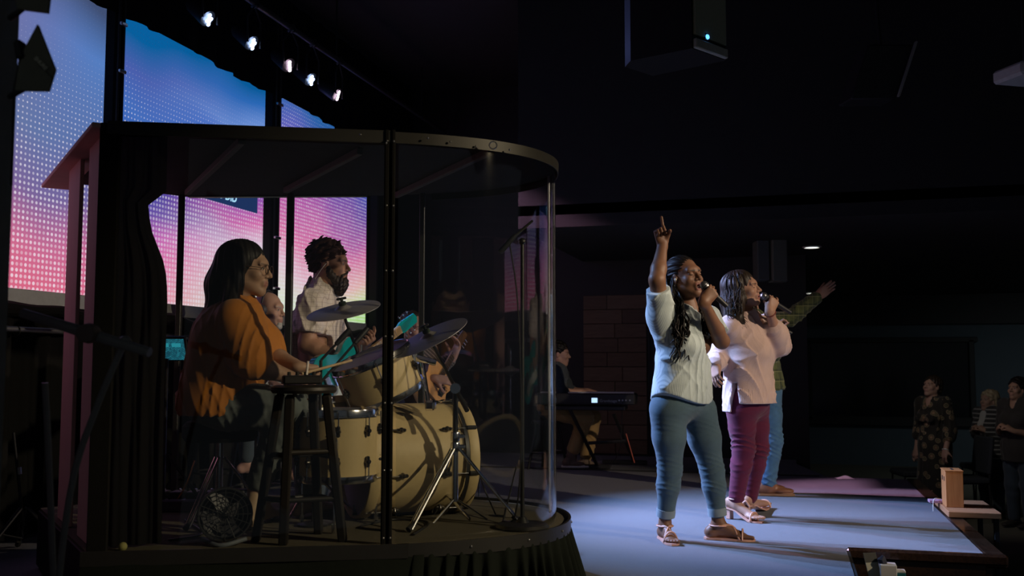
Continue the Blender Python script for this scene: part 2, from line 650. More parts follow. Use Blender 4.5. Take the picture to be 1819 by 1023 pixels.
yA0, yA1 = 3.4, ypx(181)
yB0, yB1 = ypx(206), ypx(474)
yC0, yC1 = ypx(489), ypx(650)
screen_mat('screen_picture_a',
           [(0.0, lin(205, 95, 125)), (0.12, lin(200, 100, 135)), (0.3, lin(120, 95, 145)), (0.5, lin(98, 112, 155)), (0.8, lin(105, 108, 158)), (1.0, lin(80, 85, 120))],
           [(0.0, lin(205, 95, 125)), (0.15, lin(185, 98, 140)), (0.32, lin(105, 95, 150)), (0.5, lin(85, 110, 165)), (0.8, lin(80, 120, 185)), (1.0, lin(60, 75, 110))],
           4.6, yA1, [(0.0, 0.72), (0.3, 0.6), (0.55, 0.36), (0.72, 0.14), (0.82, 0.0)])
screen_mat('screen_picture_b',
           [(0.0, lin(235, 130, 165)), (0.12, lin(225, 95, 165)), (0.22, lin(200, 85, 178)), (0.32, lin(95, 70, 165)), (0.40, lin(35, 65, 160)), (0.52, lin(35, 75, 165)), (0.68, lin(65, 105, 180)), (0.85, lin(70, 90, 165)), (1.0, lin(5, 90, 150))],
           [(0.0, lin(205, 235, 195)), (0.1, lin(225, 230, 215)), (0.26, lin(228, 205, 220)), (0.40, lin(220, 110, 175)), (0.54, lin(150, 80, 175)), (0.66, lin(40, 85, 190)), (0.80, lin(105, 140, 205)), (0.92, lin(40, 100, 175)), (1.0, lin(5, 85, 145))],
           yB0 + 0.1, yB1, [(0.0, 0.85), (0.35, 0.7), (0.55, 0.5), (0.78, 0.22), (0.93, 0.0)])
screen_mat('screen_picture_c',
           [(0.0, lin(205, 232, 190)), (0.08, lin(222, 225, 205)), (0.2, lin(230, 185, 205)), (0.36, lin(225, 115, 165)), (0.6, lin(180, 80, 170)), (0.75, lin(110, 90, 185)), (1.0, lin(25, 95, 160))],
           [(0.0, lin(165, 215, 115)), (0.1, lin(195, 225, 150)), (0.2, lin(230, 175, 170)), (0.34, lin(215, 110, 160)), (0.42, lin(175, 85, 160)), (0.55, lin(110, 70, 160)), (0.75, lin(50, 80, 175)), (1.0, lin(10, 85, 140))],
           yC0, yC1, [(0.0, 0.85), (0.5, 0.7), (0.8, 0.5), (1.0, 0.1)])
for (y0, y1, mm, lab) in ((yA0, yA1, 'screen_picture_a', 'led screen beside the antennas, grey blue fading to pink'),
                          (yB0, yB1, 'screen_picture_b', 'middle led screen with lyric banner, blue fading to pink and white'),
                          (yC0, yC1, 'screen_picture_c', 'led screen behind the bearded guitarist, pink fading to green')):
    t = thing('led_screen', lab, 'screen', (XW, (y0 + y1) / 2, 1.4), 'led screens on the back wall')
    MB().box((XW - 0.07, (y0 + y1) / 2, 2.44), (0.10, y1 - y0, 2.12)).build('cabinet', 'black_plastic', t, 0)
    MB().box((XW - 0.008, (y0 + y1) / 2, 2.50), (0.016, y1 - y0 - 0.01, 2.02)).build('display_surface', mm, t, 0)
    MB().box((XW - 0.005, (y0 + y1) / 2, 1.44), (0.03, y1 - y0, 0.09)).build('bottom_rail', mat('pale_rail', (0.5, 0.52, 0.55), 0.6), t, 0)
    if mm == 'screen_picture_b':
        ba = WX(458, 357, XW + 0.012)
        bw = thing
        mb = MB().box((XW + 0.006, ba[1] - 1.0, ba[2] + 0.02), (0.006, 2.0, 0.26))
        bo = mb.build('lyric_banner', mat('banner_blue', lin(22, 40, 80), 0.6, emit=lin(30, 52, 96), estr=1.0), t, 0)
        bo['label'] = 'dark blue banner with lyrics'
        te = WX(421, 360, XW + 0.012)
        for wd_, off_ in (('YOU', 0.21), ('DID', 0.0)):
            text_mesh('lyric_text', wd_, mat('lyric_white', (0.8, 0.9, 1.0), 0.6, emit=lin(170, 220, 245), estr=1.2), bo,
                      V(XW + 0.0105, te[1] - off_, te[2]), V(0, 1, 0), V(0, 0, 1), 0.105, align='RIGHT', bold=0.002)

# upright posts between the screens
for px, lab in ((194, 'black covered upright post between the first two led screens'), (481.5, 'black covered upright post left of the screen behind the bearded man')):
    y = WX(px, 400, XW + 0.1)[1]
    t = thing('truss_post', lab, 'post', (XW + 0.1, y, 0), 'posts between the led screens')
    hw = 0.05 if px < 300 else 0.075
    MB().box((XW + 0.1, y, 2.1), (0.09, hw * 2, 4.2), ch=0.012).build('sleeve', 'black_cloth', t)
    for k in (-0.5, 0.45):
        MB().cyl((XW + 0.15, y + k * hw, 0.02), (XW + 0.15, y + k * hw, 4.2), 0.012, n=8).build('pipe', 'black_metal', t)
    for zc in (1.7, 2.15, 2.62, 3.02, 3.35):
        MB().box((XW + 0.165, y, zc), (0.025, hw * 1.3, 0.025), ch=0.005).build('clip', 'brushed_steel', t)
t = thing('truss_post', 'black upright post closing the screen wall at its far end', 'post', (XW + 0.08, yC1 + 0.1, 0), 'posts between the led screens')
MB().box((XW + 0.08, yC1 + 0.1, 2.1), (0.1, 0.17, 4.2), ch=0.012).build('sleeve', 'black_cloth', t)


def drape(name, label, x, y0, y1, z0, z1, amp, wl, m='black_cloth', sag=0.0, cat='curtain'):
    n = int((y1 - y0) / wl * 8)
    ys = np.linspace(y0, y1, n)
    zs = np.linspace(0, 1, 14)
    ph = np.cumsum(np.random.uniform(0.6, 1.4, n)) * 2 * PI / 8
    pts = np.zeros((14, n, 3))
    for i, q in enumerate(zs):
        a = amp * (0.45 + 0.55 * (1 - q))
        pts[i, :, 0] = x + a * np.sin(ph) + 0.3 * a * np.sin(2.3 * ph + 4 * q)
        pts[i, :, 1] = ys + 0.3 * a * np.cos(ph)
        bot = z0 - sag * np.abs(np.sin((ys - y0) * PI / 1.9)) - 0.003 * np.sin(ph * 0.7)
        pts[i, :, 2] = bot + (z1 - bot) * q
    back = pts[:, ::-1].copy()
    back[..., 0] -= 0.006
    mb = MB().grid(pts).grid(back)
    return tag(recenter(mb.build(name, m, None, 80)), label, cat)


drape('curtain', 'black pleated curtain hanging below the led screens', -4.42, 2.6, 11.0, 0.01, 1.32, 0.03, 0.16, sag=0)
drape('valance', 'black valance hanging along the top of the led screens', -4.38, 2.6, 11.2, 3.47, 4.38, 0.02, 0.3, sag=0.05, cat='valance')
# rolled cloth and curtain pipe under the screens
ys = np.linspace(2.6, 10.9, 120)
mb = MB().tube(np.stack([np.full(120, -4.40), ys, 1.345 + 0.018 * np.sin(ys * 5.3) + 0.01 * np.sin(ys * 11)], 1), 0.042 + 0.008 * np.sin(ys * 7), 10)
tag(recenter(mb.build('rolled_drape', 'black_cloth')), 'black rolled drape sagging under the led screens', 'drape')
t = thing('curtain_pipe', 'dark grey pipe carrying the curtain under the screens', 'pipe', (-4.36, 6.7, 1.22))
MB().cyl((-4.36, 2.6, 1.235), (-4.36, 10.9, 1.235), 0.019, n=12).build('tube', 'brushed_steel', t)
for y in np.arange(3.2, 10.8, 0.55):
    MB().torus((-4.36, y, 1.225), (0, 1, 0), 0.026, 0.004, 12, 6).build('ring', 'black_metal', t)

# =================================================================== stage lights on a pipe above the screens
lamp_px = [(373, 37, 'b'), (451, 80, 'b'), (516, 119, 'p'), (555, 144, 'b'), (602, 171, 'p')]
XL = -3.95
pts = [WX(a, b, XL) for a, b, _ in lamp_px]
zp = max(p[2] for p in pts) + 0.33
t = thing('lighting_pipe', 'thin black pipe carrying the five stage lights', 'pipe', (XL, 7.0, zp))
MB().cyl((XL, 3.0, zp), (XL, 11.2, zp), 0.024, n=12).build('tube', mat('pipe_grey', (0.12, 0.12, 0.13), 0.35, 0.8), t)
for y in (4.0, 6.2, 8.2, 10.4):
    MB().cyl((XL, y, zp), (XL, y, 4.4), 0.01, n=8).build('hanger', 'black_metal', t)
COLS = {'b': (0.32, 0.52, 1.0), 'p': (1.0, 0.50, 0.80)}
labs = ['blue stage light nearest the top of the picture', 'second blue stage light from the top of the row', 'pink white stage light in the middle of the row',
        'blue stage light between two pinkish ones', 'lowest and farthest pinkish stage light of the row']
targets = [(-0.5, 6.1, 0.2), (-0.3, 6.7, 0.2), (-0.2, 6.6, 0.3), (0.0, 7.3, 0.2), (1.6, 8.9, -0.5)]
POW = {'b': 1450, 'p': 360}
for (a, b, k), p, lb, tg in zip(lamp_px, pts, labs, targets):
    t = thing('stage_light', lb, 'stage light', (p[0], p[1], p[2]), 'stage lights above the screens')
    dirv = nrm(V(*tg) - p)
    side = nrm(np.cross(dirv, UPV))
    up = np.cross(side, dirv)
    MB().lathe([(0.001, -0.20), (0.045, -0.2), (0.06, -0.17), (0.064, -0.005), (0.001, -0.004)], p - dirv * 0.02, dirv, 20).build('housing', 'black_metal', t)
    lm = mat('lamp_blue' if k == 'b' else 'lamp_pink', (0.8, 0.8, 0.9), 0.3, emit=(0.45, 0.62, 1.0) if k == 'b' else (1.0, 0.72, 0.9), estr=11 if k == 'b' else 8)
    lens = MB()
    # lens cluster: a row of small round cells
    for (i, j) in ((-1, -1.2), (-0.4, -0.4), (0.4, 0.4), (1, 1.2)) + (((0.4, -0.5), (-0.4, 0.5)) if k == 'b' else ()):
        lens.lathe([(0.015, 0.0), (0.0135, 0.006), (0.008, 0.010), (0.0005, 0.012)], p + dirv * -0.012 + side * i * 0.026 + up * j * 0.026, dirv, 10)
    lens.build('lens', lm, t)
    MB().tube([p + side * 0.09, p + side * 0.095 + UPV * 0.2, p + UPV * (zp - p[2] - 0.02), p - side * 0.095 + UPV * 0.2, p - side * 0.09], 0.008, 6).build('yoke', 'black_metal', t)
    MB().box((XL, p[1], zp), (0.06, 0.05, 0.07), ch=0.01).build('clamp', 'black_metal', t)
    l = spot('par_lamp', p + dirv * 0.04, V(*tg), POW[k] * (4.0 if lb.startswith('lowest') else 1.0), COLS[k], 20 if lb.startswith('lowest') else 36, 0.8, 0.05)

# recessed lamps in the low ceiling
for (px, py, lb) in ((1442, 438, 'round ceiling downlight nearer and higher in the picture'), (1440, 520, 'round ceiling downlight farther off beside the raised hand')):
    c = G(px, py, 2.24)
    t = thing('recessed_downlight', lb, 'downlight', (c[0], c[1], 2.23), 'downlights in the low ceiling')
    MB().lathe([(0.072, 0.0), (0.095, 0.0), (0.095, -0.008), (0.075, -0.012), (0.072, 0.0)], (c[0], c[1], 2.238), (0, 0, 1), 28).build('ring', 'white_wall', t)
    MB().lathe([(0.0005, -0.004), (0.074, -0.004), (0.074, 0.0)], (c[0], c[1], 2.238), (0, 0, 1), 28).build('diffuser', mat('downlight_glow', (0.9, 0.9, 0.85), 0.5, emit=(0.95, 1.0, 0.92), estr=2.2), t)
# =================================================================== hung things
def obox(name, m, parent, c, size, ax, ch=0.01):
    return MB().box(c, size, ax, ch).build(name, m, parent)


# big loudspeaker hanging at the top
d = 6.3
k1, k2, k3 = P(1113, 82, d), P(1229, 86, d - 0.25), P(1289, 80, d)
e1, e2 = nrm((k2 - k1) * V(1, 1, 0)), nrm((k3 - k2) * V(1, 1, 0))
t = thing('hanging_loudspeaker', 'large black loudspeaker with blue light hanging from the ceiling', 'loudspeaker', (k2[0], k2[1], k2[2]))
zb = k2[2]
mb = MB()
c0 = k1 + (k3 - k2)
k0 = P(1110, 82, d + 0.14)
k1 = P(1120, 84, d)
poly = [k0, k1, k2, k3, k0 + (k3 - k2) * 0.8]
base = np.array([[q[0], q[1]] for q in poly])
mb.prism(base, (0, 0, zb), (1, 0, 0), (0, 1, 0), (0, 0, 1), 0.95)
mb.build('cabinet', mat('speaker_paint', (0.010, 0.010, 0.009), 0.6, noise=0.2, nscale=200), t, 30)
fn = nrm(np.cross(e2, UPV))
gm = (k2 + k3) / 2
gm[2] = zb
wdt = np.linalg.norm((k3 - k2)[:2])
MB().box(gm + UPV * 0.5 + fn * 0.008, (wdt * 0.92, 0.02, 0.82), (e2, fn, UPV), ch=0.004).build('grille', mat('grille_olive', (0.42, 0.43, 0.30), 0.7, noise=0.4, nscale=400), t)
MB().box(gm + UPV * 0.035 + fn * 0.012, (wdt * 0.94, 0.03, 0.06), (e2, fn, UPV), ch=0.006).build('bottom_rail', mat('speaker_rail', (0.5, 0.5, 0.42), 0.6), t)
lb = P(1255, 66, d - 0.16)
MB().box(lb + fn * 0.0, (0.05, 0.012, 0.05), (e2, fn, UPV), ch=0.004).build('badge', 'black_plastic', t)
MB().lathe([(0.016, 0), (0.014, 0.006), (0.0005, 0.008)], lb + fn * 0.006, fn, 16).build('badge_light', mat('badge_blue', (0.3, 0.6, 1), 0.4, emit=(0.08, 0.35, 1.0), estr=3.0), t)
for q in (k1 * 0.7 + k3 * 0.3, k1 * 0.3 + k3 * 0.7):
    MB().cyl((q[0], q[1], zb + 0.9), (q[0], q[1], 4.4), 0.012, n=8).build('hanger', 'black_metal', t)

# dark tilted loudspeaker; light on its edge is put into a paler strip
a, b = P(1612, 86, 7.4), P(1581, 182, 7.4)
ax = nrm(b - a)
sd = -RT
nm = nrm(np.cross(ax, sd))
t = thing('tilted_loudspeaker', 'dark loudspeaker tilted down from the ceiling with one lit edge', 'loudspeaker', ((a + b) / 2))
obox('cabinet', 'black_plastic', t, (a + b) / 2 + sd * 0.17 + nm * 0.02, (np.linalg.norm(b - a), 0.33, 0.3), (ax, sd, np.cross(ax, sd)))
obox('painted_edge_light', mat('edge_light_grey', (0.3, 0.3, 0.28), 0.5), t, (a + b) / 2 - FH * 0.16, (np.linalg.norm(b - a), 0.018, 0.03), (ax, sd, np.cross(ax, sd)), 0.004)
MB().tube([a + sd * 0.2, a + sd * 0.22 + UPV * 0.3, V(a[0] + sd[0] * 0.22, a[1] + sd[1] * 0.22, 4.4)], 0.014, 8).build('bracket', 'black_metal', t)

# projector at the right edge
c = P(1822, 132, 6.6)
t = thing('projector', 'white projector hanging from the ceiling at the right edge', 'projector', c)
ax = (nrm(RT + FH * 0.25), nrm(FH - RT * 0.25), UPV)
obox('body', mat('projector_white', (0.55, 0.55, 0.53), 0.5), t, c, (0.30, 0.28, 0.09), ax, 0.018)
g = MB()
for i in range(5):
    g.box(c - ax[1] * 0.142 + ax[0] * -0.075 + UPV * (0.028 - 0.013 * i), (0.06, 0.006, 0.006), ax)
g.build('vent', 'black_plastic', t, 0)
MB().cyl(c - ax[1] * 0.14 + ax[0] * 0.07, c - ax[1] * 0.165 + ax[0] * 0.07, 0.03, n=20).build('lens', 'glass_black', t)
MB().cyl(c + UPV * 0.04, V(c[0], c[1], 4.4), 0.015, n=10).build('mount_pole', 'black_metal', t)

# small grey loudspeakers under the low ceiling
c = P(1352, 462, 9.8)
t = thing('wall_loudspeaker', 'dim pair of grey loudspeaker cabinets hanging beyond the singers', 'loudspeaker', (c[0], c[1], c[2]))
obox('cabinet', mat('dim_speaker', (0.10, 0.11, 0.10), 0.8, noise=0.2, nscale=200), t, c, (0.12, 0.2, 0.42), (RT, FH, UPV), 0.01)
c2 = P(1381, 460, 9.75)
obox('cabinet', mat('dim_speaker_light', (0.15, 0.155, 0.12), 0.8, noise=0.2, nscale=200), t, c2, (0.15, 0.2, 0.46), (nrm(RT + 0.1 * FH), FH, UPV), 0.01)
MB().cyl(c + UPV * 0.2, V(c[0], c[1], 2.25), 0.012, n=8).build('hanger', 'black_metal', t)
MB().cyl(c2 + UPV * 0.2, V(c2[0], c2[1], 2.25), 0.012, n=8).build('hanger', 'black_metal', t)

# =================================================================== paddle antennas on the foreground post
def antenna(outline, d, label, text):
    pts = [P(a, b, d) for a, b in outline]
    c = np.mean(pts, axis=0)
    t = thing('paddle_antenna', label, 'antenna', (c[0], c[1], min(p[2] for p in pts)), 'paddle antennas on the post')
    n = len(pts)
    th = FH * 0.012
    mb = MB()
    A = np.array(pts)
    mb.add(A, [tuple(range(n))])
    mb.add(A + th, [tuple(range(n))[::-1]])
    mb.add(np.vstack([A, A + th]), [(i, n + i, n + (i + 1) % n, (i + 1) % n) for i in range(n)])
    mb.build('paddle', mat('antenna_black', (0.20, 0.195, 0.14), 0.6), t, 0)
    return t


t = antenna([(66, 43), (97, 122), (85, 161), (26, 160), (33, 118), (44, 84)], 2.45, 'dark pointed paddle antenna with white lettering on the post', True)
ux = nrm(P(84, 122, 2.44) - P(62, 99, 2.44))
uy = nrm(np.cross(-FH, ux))
text_mesh('lettering', 'SHURE', mat('faded_print', (0.75, 0.72, 0.55), 0.7), t, P(60, 104, 2.445), ux, uy, 0.0135, 0.0004, bold=0.0004)
MB().tube([P(66, 112, 2.446), P(95, 140, 2.446)], 0.0007, 4).build('seam', 'black_metal', t)
obox('amplifier_box', 'black_plastic', t, P(37, 90, 2.46), (0.022, 0.03, 0.05), (nrm(RT + UPV * 0.2), FH, nrm(UPV - RT * 0.2)), 0.006)
MB().tube([P(19, 172, 2.5), P(28, 166, 2.47), P(44, 158, 2.46)], [0.008, 0.007, 0.006], 8).build('mount_arm', 'black_metal', t)
MB().tube(bez([P(36, 104, 2.46), P(31, 130, 2.47), P(25, 165, 2.48), P(23, 240, 2.5), P(20, 330, 2.52)], 30), 0.0035, 6).build('cable', 'black_metal', t)
t = antenna([(26, -60), (90, -30), (84, 22), (30, 15), (24, -20)], 2.45, 'dark paddle antenna cut off by the top edge', False)
MB().tube([P(19, 32, 2.5), P(30, 24, 2.47), P(42, 15, 2.46)], [0.008, 0.007, 0.006], 8).build('mount_arm', 'black_metal', t)

# =================================================================== drum booth
RZ = 0.30            # riser top
CZ = 1.98            # canopy underside


def pl(lat, dep, z=0.0):
    q = RT * lat + FH * dep
    return V(q[0], q[1], z)


A_ = (-1.61, 3.93)
B_ = (-0.51, 4.10)
curve = [(-0.51, 4.10), (-0.30, 4.16), (-0.09, 4.26), (0.07, 4.40), (0.17, 4.58), (0.205, 4.78), (0.185, 4.98), (0.10, 5.16), (-0.03, 5.30), (-0.22, 5.42), (-0.45, 5.50)]
cv = bez([(a, b, 0) for a, b in curve], 60)[:, :2]
E_ = (-0.82, 5.57)
F_ = (-1.84, 5.60)
H_ = (-2.36, 5.14)

# riser with skirt
outl = [A_] + [tuple(q) for q in cv] + [E_, F_, H_]
cen = np.mean(np.array(outl), axis=0)


def grow(o, d):
    o = np.array(o)
    e = np.roll(o, -1, axis=0) - np.roll(o, 1, axis=0)
    nn = np.stack([e[:, 1], -e[:, 0]], 1)
    nn /= np.linalg.norm(nn, axis=1, keepdims=True)
    sgn = np.sign(((o - cen) * nn).sum(1))
    return o + nn * sgn[:, None] * d


def plan_slab(outline, z0, z1, mb=None):
    mb = mb or MB()
    pts = np.array([pl(a, b) for a, b in outline])
    return mb.prism(pts[:, :2], (0, 0, z0), (1, 0, 0), (0, 1, 0), (0, 0, 1), z1 - z0)


riser = thing('drum_riser', 'low curved drum riser with black skirt under the booth', 'riser', pl(-1.0, 4.8, 0))
plan_slab(grow(outl, 0.05), 0.02, RZ - 0.012).build('deck', mat('riser_side', (0.01, 0.01, 0.01), 0.7), riser, 0)
plan_slab(grow(outl, 0.04), RZ - 0.012, RZ).build('deck_carpet', mat('riser_carpet', (0.13, 0.115, 0.085), 0.95, noise=0.3, nscale=90, bump=0.4, bscale=300, spec=0.1), riser, 0)
o2 = grow(outl, 0.062)
edge = bez([(a, b, 0) for a, b in o2[:-3]], 160)[:, :2]
# edge moulding
mb = MB()
pts = np.array([pl(a, b) for a, b in edge])
ring = []
for dz, off in ((-0.045, 0.0), (-0.045, 0.012), (0.012, 0.012), (0.012, 0.0)):
    e = np.array([pl(a, b, RZ + dz) for a, b in (edge + (edge - cen) / np.linalg.norm(edge - cen, axis=1, keepdims=True) * off)])
    ring.append(e)
ring.append(ring[0])
mb.grid(np.array(ring))
mb.build('edge_moulding', 'black_metal', riser)
for i in range(6, len(edge) - 40, 14):
    q = edge[i] + (edge[i] - cen) / np.linalg.norm(edge[i] - cen) * 0.013
    MB().ball(pl(q[0], q[1], RZ - 0.015), 0.006, n=8, m=6).build('screw', 'brushed_steel', riser)
# skirt
mb = MB()
n = len(edge)
ee = bez([(a, b, 0) for a, b in edge[::4]], 900)[:, :2]
s_ = np.linspace(0, 1, len(ee))
rows = []
for q in np.linspace(0, 1, 8):
    amp = 0.006 + 0.03 * q
    wv = np.sin(s_ * 2 * PI * 34 + 1.5 * np.sin(s_ * 40)) * amp + amp + 0.02 * q
    dd = (ee - cen) / np.linalg.norm(ee - cen, axis=1, keepdims=True)
    e2_ = ee + dd * wv[:, None]
    rows.append(np.array([pl(a, b, (RZ - 0.04) * (1 - q) + 0.006) for a, b in e2_]))
mb.grid(np.array(rows))
mb.build('skirt', mat('skirt_cloth', (0.010, 0.013, 0.011), 0.95, noise=0.2, nscale=60, spec=0.1), riser, 80)

booth = thing('drum_booth', 'clear acrylic drum booth with black canopy and curved shield', 'drum shield', pl(-0.9, 4.8, RZ))
# acrylic
ac = bpy.data.materials.new('acrylic')
ac.use_nodes = True
nt = ac.node_tree
nt.nodes.remove(nt.nodes['Principled BSDF'])
tr = nt.nodes.new('ShaderNodeBsdfTransparent')
tr.inputs[0].default_value = (0.95, 0.965, 0.97, 1)
gl = nt.nodes.new('ShaderNodeBsdfGlossy')
gl.inputs['Roughness'].default_value = 0.03
# reflectance rises toward grazing angles the same way from both sides of the sheet
geo_ = nt.nodes.new('ShaderNodeNewGeometry')
dot_ = nt.nodes.new('ShaderNodeVectorMath')
dot_.operation = 'DOT_PRODUCT'
nt.links.new(geo_.outputs['Normal'], dot_.inputs[0])
nt.links.new(geo_.outputs['Incoming'], dot_.inputs[1])
cosv = mathn(nt, 'ABSOLUTE', dot_.outputs['Value'])
frv = mathn(nt, 'ADD', 0.048, mathn(nt, 'MULTIPLY', 0.80, mathn(nt, 'POWER', mathn(nt, 'SUBTRACT', 1.0, cosv), 4.5)))
tcn = nt.nodes.new('ShaderNodeTexCoord')
nzn = nt.nodes.new('ShaderNodeTexNoise')
nzn.inputs['Scale'].default_value = 2.5
bpn = nt.nodes.new('ShaderNodeBump')
bpn.inputs['Strength'].default_value = 0.04
bpn.inputs['Distance'].default_value = 0.02
nt.links.new(tcn.outputs['Object'], nzn.inputs['Vector'])
nt.links.new(nzn.outputs['Fac'], bpn.inputs['Height'])
nt.links.new(bpn.outputs['Normal'], gl.inputs['Normal'])
mx = nt.nodes.new('ShaderNodeMixShader')
nt.links.new(frv, mx.inputs[0])
nt.links.new(tr.outputs[0], mx.inputs[1])
nt.links.new(gl.outputs[0], mx.inputs[2])
nt.links.new(mx.outputs[0], nt.nodes['Material Output'].inputs[0])
MATS['acrylic'] = ac


def panel(name, pts2, z0, z1, th=0.006):
    p0 = np.array(pts2)
    e = np.gradient(p0, axis=0)
    nn = np.stack([e[:, 1], -e[:, 0]], 1)
    nn /= np.linalg.norm(nn, axis=1, keepdims=True)
    q0 = p0 + nn * th
    mb = MB()
    lo = lambda a, z: np.array([pl(x, y, z) for x, y in a])
    mb.grid(np.array([lo(p0, z0), lo(q0, z0), lo(q0, z1), lo(p0, z1), lo(p0, z0)]))
    return mb.build(name, 'acrylic', booth, 60)


lp = lambda a, b, t: (a[0] + (b[0] - a[0]) * t, a[1] + (b[1] - a[1]) * t)
panel('acrylic_panel', [lp(A_, B_, t) for t in np.linspace(0.04, 0.985, 6)], RZ + 0.002, CZ)
o = panel('acrylic_panel', cv[1:36], RZ + 0.002, CZ)
o['label'] = 'curved clear acrylic panel'
o = panel('acrylic_panel', cv[36:], RZ + 0.002, CZ)
o['label'] = 'curved clear acrylic panel at the back'
# polished edge where the curved sheets meet, its highlight put into a pale colour
es = cv[36]
eo = MB().box(pl(es[0], es[1], (RZ + CZ) / 2), (0.012, 0.016, CZ - RZ), (RT, FH, UPV), ch=0.003).build('sheet_edge', mat('edge_highlight', (0.34, 0.34, 0.40), 0.25, spec=0.6), booth)
eo['label'] = 'polished edge of the acrylic with painted pale highlight'
# front joint post with bolts
mb = MB()
bp_ = pl(*B_)
ux = nrm(pl(*B_) - pl(*A_))
uy = nrm(np.cross(UPV, ux))
mb.box(bp_ - uy * 0.012 + V(0, 0, (RZ + CZ) / 2) - ux * 0.013, (0.018, 0.035, CZ - RZ + 0.04), (ux, uy, UPV), ch=0.004)
mb.box(bp_ - uy * 0.012 + V(0, 0, (RZ + CZ) / 2) + ux * 0.014, (0.016, 0.035, CZ - RZ + 0.04), (ux, uy, UPV), ch=0.004)
mb.box(bp_ + V(0, 0, (RZ + CZ) / 2), (0.046, 0.014, CZ - RZ + 0.04), (ux, uy, UPV), ch=0.003)
jp = mb.build('joint_post', 'matte_black', booth)
for z in np.linspace(RZ + 0.03, CZ - 0.03, 7):
    for k in (-0.013, 0.014):
        MB().ball(bp_ - uy * 0.032 + ux * k + V(0, 0, z), 0.0055, n=8, m=6).build('bolt', 'brushed_steel', jp)
# back and side uprights
for (lat, dep, w) in ((-1.235, 5.5, 0.038), (-1.86, 5.55, 0.03), (-0.5, 5.5, 0.03)):
    MB().box(pl(lat, dep, (RZ + CZ) / 2), (w, 0.035, CZ - RZ), (RT, FH, UPV), ch=0.004).build('upright', 'black_metal', booth)
# canopy
can = plan_slab(grow(outl, 0.012), CZ, CZ + 0.012).build('canopy', mat('canopy_black', (0.03, 0.026, 0.024), 0.9, noise=0.2, nscale=15, spec=0.1), booth, 0)
ed = grow(outl, 0.016)
en = bez([(a, b, 0) for a, b in ed[1:-3]], 120)[:, :2]
mb = MB()
ring = [np.array([pl(a, b, z) for a, b in (en + (en - cen) / np.linalg.norm(en - cen, axis=1, keepdims=True) * of)]) for z, of in
        ((CZ - 0.034, 0), (CZ - 0.034, 0.004), (CZ + 0.013, 0.006), (CZ + 0.014, -0.012), (CZ + 0.010, -0.012))]
mb.grid(np.array(ring))
mb.build('rim', mat('rim_bronze', (0.012, 0.011, 0.009), 0.5, 0.0), can)
fa, fb = pl(*ed[0]), pl(*ed[1])
MB().box((fa + fb) / 2 + V(0, 0, CZ - 0.01), (np.linalg.norm(fb - fa), 0.012, 0.055), (nrm(fb - fa), nrm(np.cross(UPV, fb - fa)), UPV), ch=0.002).build('front_fascia', 'black_paint', can)
for (a, b) in (((430, 243), (333, 337)), ((640, 262), (508, 333)), ((872, 262), (703, 342))):
    p0, p1 = G(*a, CZ), G(*b, CZ)
    tv = nrm(p1 - p0)
    MB().box((p0 + p1) / 2 - UPV * 0.016, (np.linalg.norm(p1 - p0), 0.03, 0.03), (tv, np.cross(UPV, tv), UPV), ch=0.003).build('beam', mat('beam_grey', (0.085, 0.075, 0.065), 0.7), can)
p0, p1 = pl(*F_, CZ), pl(*E_, CZ)
tv = nrm(p1 - p0)
MB().box((p0 + p1) / 2 + UPV * 0.010, (np.linalg.norm(p1 - p0), 0.05, 0.032), (tv, np.cross(UPV, tv), UPV), ch=0.004).build('beam', 'black_metal', can)
for q in ((640, 241), (760, 247), (800, 254), (845, 262), (905, 268), (686, 256)):
    d_ = 4.08 + (q[0] - 690) * 0.0011
    MB().ball(P(q[0], q[1] - 2, d_), 0.005, n=8, m=6).build('bolt', 'brushed_steel', can)
# ring hook on the rim
MB().torus(P(876, 258, 4.225), FH, 0.016, 0.003, 16, 6).build('ring_hook', 'brushed_steel', can)
ca_ = pl(A_[0], A_[1])
MB().box(ca_ + V(0, 0, (RZ + CZ) / 2), (0.075, 0.03, CZ - RZ + 0.02), (ux, uy, UPV), ch=0.003).build('corner_post', 'black_cloth', booth)
# left side wall: two pale boards with a gap
sw = [pl(*A_), pl(*H_)]
dv = sw[1] - sw[0]
nv = nrm(np.cross(dv, UPV))
ln = np.linalg.norm(dv)


def tpx(px):
    # parameter along the side wall that projects to px
    best = min(np.linspace(0, 1.1, 400), key=lambda t: abs(((sw[0] + dv * t - CAM) @ RT) / ((sw[0] + dv * t + V(0, 0, 1.5) - CAM) @ FW) * F_PX + W_PX / 2 - px))
    return best


pw = mat('pink_lit_board', (0.85, 0.50, 0.44), 0.85, noise=0.06, nscale=10)  # pink of the screen light is mixed into the board colour
for (x0, x1) in ((184, 157), (141, 121)):
    t0, t1 = tpx(x0), tpx(x1)
    c = sw[0] + dv * (t0 + t1) / 2 + V(0, 0, (RZ + CZ) / 2)
    MB().box(c, (ln * (t1 - t0), 0.018, CZ - RZ - 0.004), (nrm(dv), np.cross(UPV, nrm(dv)), UPV), ch=0.002).build('side_panel', pw, booth)
t0, t1 = tpx(160), tpx(139)
c = sw[0] + dv * (t0 + t1) / 2 + V(0, 0, (RZ + CZ) / 2)
MB().box(c + np.cross(UPV, nrm(dv)) * -0.06, (ln * (t1 - t0) * 1.3, 0.018, CZ - RZ - 0.004), (nrm(dv), np.cross(UPV, nrm(dv)), UPV)).build('gap_backing', 'black_cloth', booth)
MB().box((sw[0] + sw[1]) / 2 + dv * 0.06 + V(0, 0, CZ - 0.002), (ln * 1.12, 0.14, 0.02), (nrm(dv), np.cross(UPV, nrm(dv)), UPV), ch=0.003).build('side_eave', pw, booth)

